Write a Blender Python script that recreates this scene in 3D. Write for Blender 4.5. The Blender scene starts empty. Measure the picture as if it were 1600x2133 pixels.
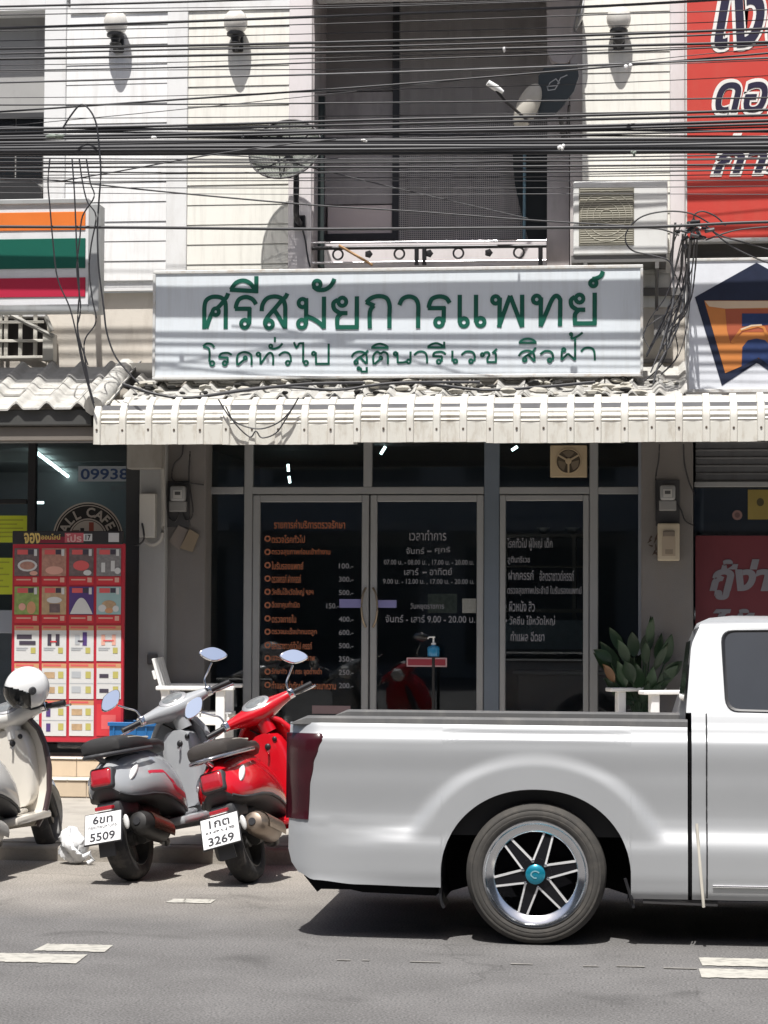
import bpy, bmesh, math, random
from mathutils import Vector, Matrix
random.seed(7)
SC = bpy.context.scene
COL = SC.collection
R = math.radians
# ------------------------------------------------------------------ camera
CAM_H, F_PX, W_PX, H_PX = 1.6, 4600.0, 1600.0, 2133.0
YAW, PITCH, ROLL = R(6.6), math.atan(188.5 / 4600.0), 0.0045
CAM_M = Matrix.Rotation(YAW, 3, 'Z') @ Matrix.Rotation(math.pi / 2 + PITCH, 3, 'X') @ Matrix.Rotation(ROLL, 3, 'Z')
cam = bpy.data.cameras.new('camera')
cam.sensor_fit = 'HORIZONTAL'; cam.sensor_width = 36.0; cam.lens = 36.0 * F_PX / W_PX
cam.clip_start = 0.1; cam.clip_end = 3000
camo = bpy.data.objects.new('camera', cam); COL.objects.link(camo)
camo.matrix_world = Matrix.Translation((0, 0, CAM_H)) @ CAM_M.to_4x4()
SC.camera = camo
# ------------------------------------------------------------------ sky, sun, exposure
SUN_EL = R(65.0)
SUN_TO = Vector((-0.10, -1.0, 0)).normalized() * math.cos(SUN_EL) + Vector((0, 0, math.sin(SUN_EL)))
world = bpy.data.worlds.new('World'); SC.world = world; world.use_nodes = True
nt = world.node_tree
sky = nt.nodes.new('ShaderNodeTexSky'); sky.sky_type = 'NISHITA'; sky.sun_disc = False
sky.sun_elevation = SUN_EL; sky.sun_rotation = math.atan2(SUN_TO.x, SUN_TO.y)
sky.air_density = 1.0; sky.dust_density = 3.5; sky.ozone_density = 1.0
nt.links.new(sky.outputs[0], nt.nodes['Background'].inputs[0])
nt.nodes['Background'].inputs[1].default_value = 0.078
sun = bpy.data.lights.new('sun', 'SUN'); sun.energy = 4.6; sun.angle = R(0.55); sun.color = (1.0, 0.975, 0.935)
suno = bpy.data.objects.new('sun', sun); COL.objects.link(suno)
suno.rotation_euler = SUN_TO.to_track_quat('Z', 'Y').to_euler()
suno.location = (0, 0, 30)
SC.view_settings.view_transform = 'Standard'; SC.view_settings.look = 'None'
SC.view_settings.exposure = 0.50; SC.view_settings.gamma = 1.0
SC.view_settings.use_curve_mapping = False
# ------------------------------------------------------------------ measuring helpers
def P(px, py, Y):
    d = CAM_M @ Vector(((px - W_PX / 2) / F_PX, -(py - H_PX / 2) / F_PX, -1.0))
    t = Y / d.y
    return Vector((d.x * t, Y, CAM_H + d.z * t))
def G(px, py, z=0.0):
    d = CAM_M @ Vector(((px - W_PX / 2) / F_PX, -(py - H_PX / 2) / F_PX, -1.0))
    t = (z - CAM_H) / d.z
    return Vector((d.x * t, d.y * t, z))
def RC(px0, py0, px1, py1, Y):
    cx, cy = (px0 + px1) / 2, (py0 + py1) / 2
    return P(px0, cy, Y).x, P(px1, cy, Y).x, P(cx, py1, Y).z, P(cx, py0, Y).z
def lin(r, g, b):
    f = lambda c: (c / 255 / 12.92) if c <= 10 else ((c / 255 + 0.055) / 1.055) ** 2.4
    return (f(r), f(g), f(b))
# ------------------------------------------------------------------ materials
MATS = {}
def mat(name, col, rough=0.6, metal=0.0, spec=0.5, var=0.12, scale=6.0, bump=0.0, bscale=60.0, dirt=None, dirt_amt=0.0, dirt_scale=(2, 2, .6), coat=0.0, emit=None, emit_s=0.0, alpha=None):
    if name in MATS: return MATS[name]
    m = bpy.data.materials.new(name); m.use_nodes = True; MATS[name] = m
    n = m.node_tree.nodes; l = m.node_tree.links
    b = n['Principled BSDF']
    b.inputs['Roughness'].default_value = rough; b.inputs['Metallic'].default_value = metal
    b.inputs['Specular IOR Level'].default_value = spec
    b.inputs['Coat Weight'].default_value = coat; b.inputs['Coat Roughness'].default_value = 0.06
    tc = n.new('ShaderNodeTexCoord')
    c = None
    if var > 0:
        geo = n.new('ShaderNodeNewGeometry')
        nz = n.new('ShaderNodeTexNoise'); nz.inputs['Scale'].default_value = scale; nz.inputs['Detail'].default_value = 6
        l.new(geo.outputs['Position'], nz.inputs['Vector'])
        mx = n.new('ShaderNodeMix'); mx.data_type = 'RGBA'
        mx.inputs[6].default_value = (*[max(0, x * (1 - var)) for x in col], 1)
        mx.inputs[7].default_value = (*[min(1, x * (1 + var)) for x in col], 1)
        l.new(nz.outputs['Fac'], mx.inputs[0]); c = mx.outputs[2]
        if dirt is not None:
            mp = n.new('ShaderNodeMapping'); mp.inputs['Scale'].default_value = dirt_scale
            l.new(geo.outputs['Position'], mp.inputs['Vector'])
            n2 = n.new('ShaderNodeTexNoise'); n2.inputs['Scale'].default_value = 3.0; n2.inputs['Detail'].default_value = 8; n2.inputs['Roughness'].default_value = .65
            l.new(mp.outputs[0], n2.inputs['Vector'])
            rp = n.new('ShaderNodeMapRange'); rp.inputs[1].default_value = .48; rp.inputs[2].default_value = .75; rp.inputs[3].default_value = 0; rp.inputs[4].default_value = dirt_amt
            l.new(n2.outputs['Fac'], rp.inputs[0])
            m2 = n.new('ShaderNodeMix'); m2.data_type = 'RGBA'; m2.inputs[7].default_value = (*dirt, 1)
            l.new(rp.outputs[0], m2.inputs[0]); l.new(c, m2.inputs[6]); c = m2.outputs[2]
        l.new(c, b.inputs['Base Color'])
    else:
        b.inputs['Base Color'].default_value = (*col, 1)
    if bump > 0:
        geo2 = n.new('ShaderNodeNewGeometry')
        nb = n.new('ShaderNodeTexNoise'); nb.inputs['Scale'].default_value = bscale; nb.inputs['Detail'].default_value = 4
        l.new(geo2.outputs['Position'], nb.inputs['Vector'])
        bp = n.new('ShaderNodeBump'); bp.inputs['Strength'].default_value = bump; bp.inputs['Distance'].default_value = 0.01
        l.new(nb.outputs['Fac'], bp.inputs['Height']); l.new(bp.outputs[0], b.inputs['Normal'])
    if emit:
        b.inputs['Emission Color'].default_value = (*emit, 1); b.inputs['Emission Strength'].default_value = emit_s
    if alpha is not None: b.inputs['Alpha'].default_value = alpha
    return m
def glass_mat(name, tint, rough=0.02, ior=1.5):
    m = bpy.data.materials.new(name); m.use_nodes = True; MATS[name] = m
    n = m.node_tree.nodes; l = m.node_tree.links
    n.remove(n['Principled BSDF'])
    out = n['Material Output']
    tr = n.new('ShaderNodeBsdfTransparent'); tr.inputs[0].default_value = (*tint, 1)
    gl = n.new('ShaderNodeBsdfGlossy'); gl.inputs['Roughness'].default_value = rough; gl.inputs[0].default_value = (1, 1, 1, 1)
    fr = n.new('ShaderNodeFresnel'); fr.inputs[0].default_value = ior
    mx = n.new('ShaderNodeMixShader')
    l.new(fr.outputs[0], mx.inputs[0]); l.new(tr.outputs[0], mx.inputs[1]); l.new(gl.outputs[0], mx.inputs[2]); l.new(mx.outputs[0], out.inputs[0])
    return m
def mesh_mat(name, col, scale, hole, use_uv=False):
    """a net: solid threads, open holes"""
    m = bpy.data.materials.new(name); m.use_nodes = True; MATS[name] = m
    n = m.node_tree.nodes; l = m.node_tree.links
    b = n['Principled BSDF']; b.inputs['Base Color'].default_value = (*col, 1); b.inputs['Roughness'].default_value = .7
    geo = n.new('ShaderNodeNewGeometry'); sp = n.new('ShaderNodeSeparateXYZ'); l.new(geo.outputs['Position'], sp.inputs[0])
    outs = []
    for k in (0, 2):
        mu = n.new('ShaderNodeMath'); mu.operation = 'MULTIPLY'; mu.inputs[1].default_value = scale; l.new(sp.outputs[k], mu.inputs[0])
        fr = n.new('ShaderNodeMath'); fr.operation = 'FRACT'; l.new(mu.outputs[0], fr.inputs[0])
        g = n.new('ShaderNodeMath'); g.operation = 'LESS_THAN'; g.inputs[1].default_value = hole; l.new(fr.outputs[0], g.inputs[0])
        outs.append(g)
    mm = n.new('ShaderNodeMath'); mm.operation = 'MULTIPLY'; l.new(outs[0].outputs[0], mm.inputs[0]); l.new(outs[1].outputs[0], mm.inputs[1])
    iv = n.new('ShaderNodeMath'); iv.operation = 'SUBTRACT'; iv.inputs[0].default_value = 1; l.new(mm.outputs[0], iv.inputs[1])
    l.new(iv.outputs[0], b.inputs['Alpha'])
    return m
# ------------------------------------------------------------------ mesh builder
ORG = {}
class MB:
    def __init__(s): s.v = []; s.f = []; s.m = []
    def add(s, vs, fs, mi=0, M=None):
        o = len(s.v)
        s.v += [tuple(M @ Vector(v)) if M is not None else tuple(v) for v in vs]
        s.f += [tuple(i + o for i in f) for f in fs]; s.m += [mi] * len(fs)
        return s
    def box(s, x0, x1, y0, y1, z0, z1, mi=0, M=None):
        vs = [(x, y, z) for x in (x0, x1) for y in (y0, y1) for z in (z0, z1)]
        return s.add(vs, [(0, 1, 3, 2), (4, 6, 7, 5), (0, 4, 5, 1), (2, 3, 7, 6), (0, 2, 6, 4), (1, 5, 7, 3)], mi, M)
    def rbox(s, x0, x1, y0, y1, z0, z1, r=.01, seg=2, mi=0, M=None):
        bm = bmesh.new(); bmesh.ops.create_cube(bm, size=1)
        for v in bm.verts:
            v.co = Vector(((x0 + x1) / 2 + v.co.x * (x1 - x0), (y0 + y1) / 2 + v.co.y * (y1 - y0), (z0 + z1) / 2 + v.co.z * (z1 - z0)))
        bmesh.ops.bevel(bm, geom=bm.edges[:], offset=r, segments=seg, profile=.5, affect='EDGES')
        bm.verts.index_update()
        s.add([v.co[:] for v in bm.verts], [[v.index for v in f.verts] for f in bm.faces], mi, M); bm.free(); return s
    def rings(s, rs, mi=0, closed=True, cap=True, M=None):
        n = len(rs[0]); vs = [p for r in rs for p in r]; fs = []
        for i in range(len(rs) - 1):
            for j in range(n if closed else n - 1):
                k = (j + 1) % n
                fs.append((i * n + j, i * n + k, (i + 1) * n + k, (i + 1) * n + j))
        if cap and closed:
            fs.append(tuple(range(n))[::-1]); fs.append(tuple((len(rs) - 1) * n + j for j in range(n)))
        return s.add(vs, fs, mi, M)
    def tube(s, pts, r, n=6, mi=0, M=None, cap=True):
        pts = [Vector(p) for p in pts]; rs = []
        up = Vector((0, 0, 1))
        N = len(pts)
        for i, p in enumerate(pts):
            t = (pts[min(i + 1, N - 1)] - pts[max(i - 1, 0)])
            if t.length < 1e-9: t = Vector((1, 0, 0))
            t.normalize()
            a = t.cross(up)
            if a.length < .05: a = t.cross(Vector((1, 0, 0)))
            a.normalize(); b = a.cross(t)
            rr = r[i] if isinstance(r, (list, tuple)) else r
            rs.append([tuple(p + (a * math.cos(q) + b * math.sin(q)) * rr) for q in [2 * math.pi * k / n for k in range(n)]])
        return s.rings(rs, mi, True, cap, M)
    def lathe(s, prof, n=24, mi=0, M=None, closed=False):
        """profile (r,h) round local z"""
        rs = [[(r * math.cos(q), r * math.sin(q), h) for q in [2 * math.pi * k / n for k in range(n)]] for r, h in prof]
        if closed: rs = rs + [rs[0]]
        return s.rings(rs, mi, True, False, M)
    def ell(s, c, rad, nu=16, nv=10, mi=0, M=None):
        rs = []
        for i in range(nv + 1):
            a = math.pi * i / nv
            rr = max(math.sin(a), 1e-3)
            rs.append([(c[0] + rad[0] * rr * math.cos(q), c[1] + rad[1] * rr * math.sin(q), c[2] - rad[2] * math.cos(a)) for q in [2 * math.pi * k / nu for k in range(nu)]])
        return s.rings(rs, mi, True, True, M)
    def prism(s, poly, y0, y1, mi=0, M=None):
        n = len(poly)
        vs = [(x, y0, z) for x, z in poly] + [(x, y1, z) for x, z in poly]
        fs = [tuple(range(n)), tuple(range(2 * n - 1, n - 1, -1))] + [(i, i + n, (i + 1) % n + n, (i + 1) % n) for i in range(n)]
        return s.add(vs, fs, mi, M)
    def flat(s, poly, y, mi=0, M=None):
        return s.add([(x, y, z) for x, z in poly], [tuple(range(len(poly)))], mi, M)
    def rect(s, x0, x1, z0, z1, y, mi=0, M=None):
        return s.flat([(x0, z0), (x1, z0), (x1, z1), (x0, z1)], y, mi, M)
    def grid(s, g, mi=0, M=None):
        return s.rings(g, mi, False, False, M)
    def stroke(s, pts, w, y, mi=0, closed=False):
        """flat ribbon in the XZ plane along a 2D polyline"""
        pts = [Vector(p) for p in pts]; n = len(pts); vs = []
        for i, p in enumerate(pts):
            a = pts[(i - 1) % n] if (closed or i > 0) else None
            b = pts[(i + 1) % n] if (closed or i < n - 1) else None
            d1 = (p - a).normalized() if a is not None else None
            d2 = (b - p).normalized() if b is not None else None
            d1 = d1 or d2; d2 = d2 or d1
            t = d1 + d2
            t = t.normalized() if t.length > 1e-6 else d1
            nn = Vector((-t.y, t.x)); k = max(.55, nn.dot(Vector((-d1.y, d1.x))))
            vs += [(p.x + nn.x * w / 2 / k, y, p.y + nn.y * w / 2 / k), (p.x - nn.x * w / 2 / k, y, p.y - nn.y * w / 2 / k)]
        fs = [(2 * i, 2 * i + 1, 2 * ((i + 1) % n) + 1, 2 * ((i + 1) % n)) for i in range(n if closed else n - 1)]
        return s.add(vs, fs, mi)
    def mesh(s, name, mats, org=(0, 0, 0), smooth=None, normals=True):
        me = bpy.data.meshes.new(name)
        o = Vector(org)
        me.from_pydata([tuple(Vector(v) - o) for v in s.v], [], s.f)
        for m in (mats if isinstance(mats, (list, tuple)) else [mats]): me.materials.append(m)
        me.polygons.foreach_set('material_index', s.m)
        if normals:
            bm = bmesh.new(); bm.from_mesh(me); bmesh.ops.recalc_face_normals(bm, faces=bm.faces[:]); bm.to_mesh(me); bm.free()
        if smooth is not None:
            me.polygons.foreach_set('use_smooth', [True] * len(me.polygons))
            me.set_sharp_from_angle(angle=R(smooth))
        me.update()
        return me
    def part(s, name, mats, parent, smooth=None, label=None, kind=None, normals=True):
        org = ORG.get(parent.name, Vector((0, 0, 0)))
        o = bpy.data.objects.new(name, s.mesh(name, mats, org, smooth, normals)); COL.objects.link(o); o.parent = parent
        ORG[o.name] = org
        if label: o['label'] = label
        if kind: o['kind'] = kind
        return o
    def one(s, name, mats, label, cat, group=None, smooth=None, kind=None, normals=True):
        xs = [v[0] for v in s.v]; ys = [v[1] for v in s.v]; zs = [v[2] for v in s.v]
        org = Vector(((min(xs) + max(xs)) / 2, (min(ys) + max(ys)) / 2, min(zs)))
        o = bpy.data.objects.new(name, s.mesh(name, mats, org, smooth, normals)); COL.objects.link(o); o.location = org
        ORG[o.name] = org
        tag(o, label, cat, group, kind); return o
def tag(o, label=None, cat=None, group=None, kind=None):
    if label: o['label'] = label
    if cat: o['category'] = cat
    if group: o['group'] = group
    if kind: o['kind'] = kind
    return o
def thing(name, label, cat, loc=(0, 0, 0), group=None):
    o = bpy.data.objects.new(name, None); COL.objects.link(o); o.location = loc; o.empty_display_size = .1
    ORG[o.name] = Vector(loc)
    return tag(o, label, cat, group)
def piece(name, me, loc, parent):
    o = bpy.data.objects.new(name, me); COL.objects.link(o); o.parent = parent
    o.location = Vector(loc) - ORG.get(parent.name, Vector((0, 0, 0)))
    ORG[o.name] = Vector(loc)
    return o
def struct(name, mb, mats, smooth=None):
    o = bpy.data.objects.new(name, mb.mesh(name, mats, (0, 0, 0), smooth)); COL.objects.link(o); o['kind'] = 'structure'
    ORG[o.name] = Vector((0, 0, 0)); return o
def smooth_pts(pts, n=5, closed=False):
    out = []; N = len(pts); pts = [Vector(p) for p in pts]
    for i in range(N if closed else N - 1):
        p0 = pts[(i - 1) % N] if (closed or i > 0) else pts[0]; p1 = pts[i]; p2 = pts[(i + 1) % N]
        p3 = pts[(i + 2) % N] if (closed or i < N - 2) else pts[-1]
        for k in range(n):
            t = k / n
            out.append(.5 * ((2 * p1) + (p2 - p0) * t + (2 * p0 - 5 * p1 + 4 * p2 - p3) * t * t + (3 * p1 - p0 - 3 * p2 + p3) * t ** 3))
    if not closed: out.append(pts[-1])
    return out
# ------------------------------------------------------------------ lettering
TXT = {}; ISL = {}
def text_geo(body, bold=0.0, shear=0.0):
    key = (body, bold, shear)
    if key in TXT: return TXT[key]
    c = bpy.data.curves.new('lettering', 'FONT'); c.body = body; c.offset = bold; c.shear = shear; c.resolution_u = 3
    o = bpy.data.objects.new('lettering', c); COL.objects.link(o)
    me = bpy.data.meshes.new_from_object(o.evaluated_get(bpy.context.evaluated_depsgraph_get()))
    vs = [(v.co.x, v.co.y) for v in me.vertices]; fs = [tuple(p.vertices) for p in me.polygons]
    bpy.data.objects.remove(o); bpy.data.curves.remove(c); bpy.data.meshes.remove(me)
    par = list(range(len(vs)))
    def find(i):
        while par[i] != i: par[i] = par[par[i]]; i = par[i]
        return i
    for f in fs:
        for i in f[1:]: par[find(i)] = find(f[0])
    ids = {}; ISL[key] = [ids.setdefault(find(i), len(ids)) for i in range(len(vs))]
    TXT[key] = (vs, fs); return vs, fs
def text(mb, body, x0, x1, z0, z1, y, mi=0, bold=0.0, shear=0.0, M=None):
    """lettering fitted into a rectangle of the plane Y=y"""
    vs, fs = text_geo(body, bold, shear)
    if not vs: return
    ax = min(v[0] for v in vs); bx = max(v[0] for v in vs); az = min(v[1] for v in vs); bz = max(v[1] for v in vs)
    isl = ISL[(body, bold, shear)]      # each stroke island a hair in front of the last, so that none lie in one plane
    mb.add([(x0 + (v[0] - ax) / (bx - ax) * (x1 - x0), y - .00012 * isl[i], z0 + (v[1] - az) / (bz - az) * (z1 - z0)) for i, v in enumerate(vs)], fs, mi, M)
# ------------------------------------------------------------------ shared materials
M_WALL = mat('white_wall_paint', (.73, .73, .725), .75, var=.05, scale=2, bump=.08, bscale=90, dirt=(.42, .38, .33), dirt_amt=.35)
M_PINK = mat('pilaster_paint', (.70, .655, .66), .7, var=.05, scale=2, dirt=(.4, .36, .33), dirt_amt=.35)
M_SIDW = mat('white_siding', (.76, .76, .755), .65, var=.05, scale=3, bump=.05, bscale=40, dirt=(.46, .44, .41), dirt_amt=.4, dirt_scale=(7, 7, .6))
M_SIDC = mat('cream_siding', (.76, .745, .685), .65, var=.05, scale=3, bump=.05, bscale=40, dirt=(.46, .44, .39), dirt_amt=.4, dirt_scale=(7, 7, .6))
M_LOWW = mat('cream_render', (.66, .61, .54), .8, var=.06, scale=2, bump=.1, bscale=70, dirt=(.33, .28, .23), dirt_amt=.5)
M_PILL = mat('grey_render', (.165, .157, .152), .85, var=.12, scale=5, bump=.25, bscale=120, dirt=(.17, .15, .13), dirt_amt=.6)
M_ALU = mat('aluminium_frame', (.30, .31, .32), .45, .25, var=.05)
M_ALUD = mat('dull_aluminium', (.30, .33, .38), .5, .3, var=.08)
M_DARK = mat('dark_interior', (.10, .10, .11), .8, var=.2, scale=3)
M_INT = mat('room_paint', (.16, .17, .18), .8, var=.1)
M_BLACK = mat('black_plastic', (.015, .015, .017), .45, var=.2, scale=20)
M_RUB = mat('rubber', (.022, .021, .021), .8, var=.25, scale=30, dirt=(.12, .105, .09), dirt_amt=.6, dirt_scale=(4, 4, 4))
M_CHR = mat('chrome', (.72, .72, .73), .12, 1.0, var=.03)
M_STEEL = mat('grey_steel', (.30, .30, .31), .5, .6, var=.15, scale=15)
M_WHT = mat('white_paint', (.78, .78, .77), .5, var=.04, dirt=(.45, .42, .38), dirt_amt=.3)
M_SIGNW = mat('white_sign_face', (.70, .745, .78), .35, var=.03, scale=3, dirt=(.45, .45, .43), dirt_amt=.3, dirt_scale=(5, 5, .5))
M_GREEN = mat('green_vinyl', (.008, .10, .065), .4, var=.08)
M_CABLE = mat('black_cable', (.032, .032, .036), .5, var=.2)
M_CABG = mat('grey_cable', (.10, .10, .105), .5, var=.2)
M_PAVE = mat('concrete_pavement', (.36, .335, .295), .9, var=.12, scale=4, bump=.25, bscale=90, dirt=(.2, .185, .165), dirt_amt=.55, dirt_scale=(1.5, 1.5, 1.5))
M_KERB = mat('concrete_kerb', (.30, .275, .24), .9, var=.15, scale=7, bump=.3, bscale=80, dirt=(.12, .11, .10), dirt_amt=.6, dirt_scale=(2, 2, 3))
M_TILEB = mat('beige_tile', (.55, .45, .33), .4, var=.12, scale=3, dirt=(.3, .24, .18), dirt_amt=.3)
M_TILEN = mat('pale_tile', (.62, .545, .46), .45, var=.1, scale=3, dirt=(.34, .29, .24), dirt_amt=.35)
M_LINE = mat('road_paint', (.43, .415, .37), .75, var=.1, scale=9, dirt=(.14, .135, .125), dirt_amt=1.0, dirt_scale=(5, 9, 5))
G_SHOP = glass_mat('shop_glass', (.80, .84, .87))
G_DARK = glass_mat('dark_glass', (.30, .33, .36))
M_TUBE = mat('fluorescent_tube', (.9, .95, .92), .4, var=0, emit=(.80, 1.0, .92), emit_s=4.5)
# asphalt: two tones, sandy towards the kerb
def asphalt():
    m = bpy.data.materials.new('asphalt'); m.use_nodes = True
    n = m.node_tree.nodes; l = m.node_tree.links; b = n['Principled BSDF']; b.inputs['Roughness'].default_value = .9; b.inputs['Specular IOR Level'].default_value = .25
    geo = n.new('ShaderNodeNewGeometry'); sp = n.new('ShaderNodeSeparateXYZ'); l.new(geo.outputs['Position'], sp.inputs[0])
    n1 = n.new('ShaderNodeTexNoise'); n1.inputs['Scale'].default_value = .9; n1.inputs['Detail'].default_value = 5
    mp = n.new('ShaderNodeMapping'); mp.inputs['Scale'].default_value = (.25, 1.3, 1); l.new(geo.outputs['Position'], mp.inputs[0]); l.new(mp.outputs[0], n1.inputs['Vector'])
    a = n.new('ShaderNodeMath'); a.operation = 'MULTIPLY_ADD'; a.inputs[1].default_value = 1.6; l.new(n1.outputs['Fac'], a.inputs[0]); l.new(sp.outputs[1], a.inputs[2])
    mr = n.new('ShaderNodeMapRange'); mr.inputs[1].default_value = 11.6; mr.inputs[2].default_value = 13.4; l.new(a.outputs[0], mr.inputs[0])
    n2 = n.new('ShaderNodeTexNoise'); n2.inputs['Scale'].default_value = 95; n2.inputs['Detail'].default_value = 5; l.new(geo.outputs['Position'], n2.inputs['Vector'])
    n3 = n.new('ShaderNodeTexNoise'); n3.inputs['Scale'].default_value = 2.2; n3.inputs['Detail'].default_value = 8; l.new(geo.outputs['Position'], n3.inputs['Vector'])
    c1 = n.new('ShaderNodeMix'); c1.data_type = 'RGBA'; c1.inputs[6].default_value = (.134, .130, .127, 1); c1.inputs[7].default_value = (.262, .241, .214, 1); l.new(mr.outputs[0], c1.inputs[0])
    r2 = n.new('ShaderNodeMapRange'); r2.inputs[1].default_value = .3; r2.inputs[2].default_value = .7; r2.inputs[3].default_value = .50; r2.inputs[4].default_value = 1.50; l.new(n2.outputs['Fac'], r2.inputs[0])
    r3 = n.new('ShaderNodeMapRange'); r3.inputs[1].default_value = .3; r3.inputs[2].default_value = .7; r3.inputs[3].default_value = .86; r3.inputs[4].default_value = 1.14; l.new(n3.outputs['Fac'], r3.inputs[0])
    mu = n.new('ShaderNodeMath'); mu.operation = 'MULTIPLY'; l.new(r2.outputs[0], mu.inputs[0]); l.new(r3.outputs[0], mu.inputs[1])
    vo = n.new('ShaderNodeTexVoronoi'); vo.feature = 'DISTANCE_TO_EDGE'; vo.inputs['Scale'].default_value = .8
    nd = n.new('ShaderNodeTexNoise'); nd.inputs['Scale'].default_value = 3.0; nd.inputs['Detail'].default_value = 6; l.new(geo.outputs['Position'], nd.inputs['Vector'])
    va = n.new('ShaderNodeVectorMath'); va.operation = 'MULTIPLY_ADD'; va.inputs[1].default_value = (.5, .5, 0); l.new(nd.outputs['Color'], va.inputs[0]); l.new(geo.outputs['Position'], va.inputs[2]); l.new(va.outputs[0], vo.inputs['Vector'])
    ck = n.new('ShaderNodeMapRange'); ck.inputs[1].default_value = .002; ck.inputs[2].default_value = .010; ck.inputs[3].default_value = .80; ck.inputs[4].default_value = 1.0; l.new(vo.outputs[0], ck.inputs[0])
    nm = n.new('ShaderNodeTexNoise'); nm.inputs['Scale'].default_value = .7; l.new(geo.outputs['Position'], nm.inputs['Vector'])
    cm = n.new('ShaderNodeMapRange'); cm.inputs[1].default_value = .50; cm.inputs[2].default_value = .60; l.new(nm.outputs['Fac'], cm.inputs[0])
    cx = n.new('ShaderNodeMix'); cx.data_type = 'FLOAT'; cx.inputs[2].default_value = 1.0; l.new(cm.outputs[0], cx.inputs[0]); l.new(ck.outputs[0], cx.inputs[3])
    ns = n.new('ShaderNodeTexNoise'); ns.inputs['Scale'].default_value = 1.7; ns.inputs['Detail'].default_value = 4; ns.inputs['Distortion'].default_value = .8; l.new(geo.outputs['Position'], ns.inputs['Vector'])
    so = n.new('ShaderNodeMapRange'); so.inputs[1].default_value = .60; so.inputs[2].default_value = .74; so.inputs[3].default_value = 1.0; so.inputs[4].default_value = .66; l.new(ns.outputs['Fac'], so.inputs[0])
    mu2 = n.new('ShaderNodeMath'); mu2.operation = 'MULTIPLY'; l.new(cx.outputs[0], mu2.inputs[0]); l.new(so.outputs[0], mu2.inputs[1])
    mu3 = n.new('ShaderNodeMath'); mu3.operation = 'MULTIPLY'; l.new(mu.outputs[0], mu3.inputs[0]); l.new(mu2.outputs[0], mu3.inputs[1]); mu = mu3
    vm = n.new('ShaderNodeVectorMath'); vm.operation = 'SCALE'; l.new(c1.outputs[2], vm.inputs[0]); l.new(mu.outputs[0], vm.inputs['Scale']); l.new(vm.outputs[0], b.inputs['Base Color'])
    bp = n.new('ShaderNodeBump'); bp.inputs['Strength'].default_value = .5; bp.inputs['Distance'].default_value = .006; l.new(n2.outputs['Fac'], bp.inputs['Height']); l.new(bp.outputs[0], b.inputs['Normal'])
    return m
M_ASPH = asphalt()
# ------------------------------------------------------------------ ground
KY = 13.35            # kerb line
ZP, ZL = .10, .38     # pavement, shop landing
YW, YG, YP = 17.4, 17.62, 17.36   # upper wall, shop glass, pillars
mb = MB(); mb.rings([[(-300, -300, 0), (300, -300, 0)], [(-300, 300, -.0), (300, 300, -.0)]], 0, False, False)
road = struct('road', mb, M_ASPH)
mb = MB(); mb.box(-60, 60, KY + .16, 30, -.2, ZP); pavement = struct('pavement', mb, M_PAVE)
# faint joints of the concrete pavement bays
kerb = tag(thing('kerb', None, None), kind='structure'); 
kb = MB(); kb.rbox(-.495, .495, -.078, .078, -.15, ZP - .004, .018, 2); km = kb.mesh('kerb_stone', M_KERB)
for i in range(14): piece('kerb_stone', km, (-6.5 + i * 1.0, KY + .08, random.uniform(-.004, .004)), kerb)
# painted centre line dashes
def dash(px0, py0, px1, py1):
    a = G(px0, py1); b = G(px1, py1); c = G(px1, py0)
    y0 = (a.y + b.y) / 2; y1 = c.y
    m_ = MB(); nx = 24
    top = []; bot = []
    x0, x1 = a.x, b.x
    for i in range(nx + 1):
        t = i / nx; x = x0 + (x1 - x0) * t
        bot.append((x + random.uniform(-.01, .01), y0 + random.uniform(-.008, .008), .004)); top.append((x + random.uniform(-.01, .01), y1 + random.uniform(-.008, .008), .004))
    m_.rings([bot, top], 0, False, False)
    return m_
for k, d in enumerate([(70, 1970, 216, 1983), (-60, 1990, 158, 2006), (1462, 2003, 1760, 2016), (1462, 2026, 1760, 2041), (345, 1875, 440, 1882)]):
    dash(*d).part('road_marking', M_LINE, road)
M_FADE = mat('worn_road_paint', (.20, .19, .175), .85, var=.3, scale=12, dirt=(.105, .1, .095), dirt_amt=1.0, dirt_scale=(7, 7, 7))
mb = MB(); rr = random.Random(3)
x = G(700, 2003).x
while x < G(1462, 2012).x:
    w = rr.uniform(.03, .16); y = G(1000, 2009).y + (x - G(1000, 2009).x) * 0.0 + rr.uniform(-.012, .012)
    mb.add([(x, y, .004), (x + w, y + rr.uniform(-.006, .006), .004), (x + w, y + .02 + rr.uniform(0, .014), .004), (x, y + .018 + rr.uniform(0, .014), .004)], [(0, 1, 2, 3)])
    x += w + rr.uniform(.02, .22) * (1.6 if x < G(1150, 2010).x else .4)
mb.part('worn_marking', M_FADE, road, kind='stuff')
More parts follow.
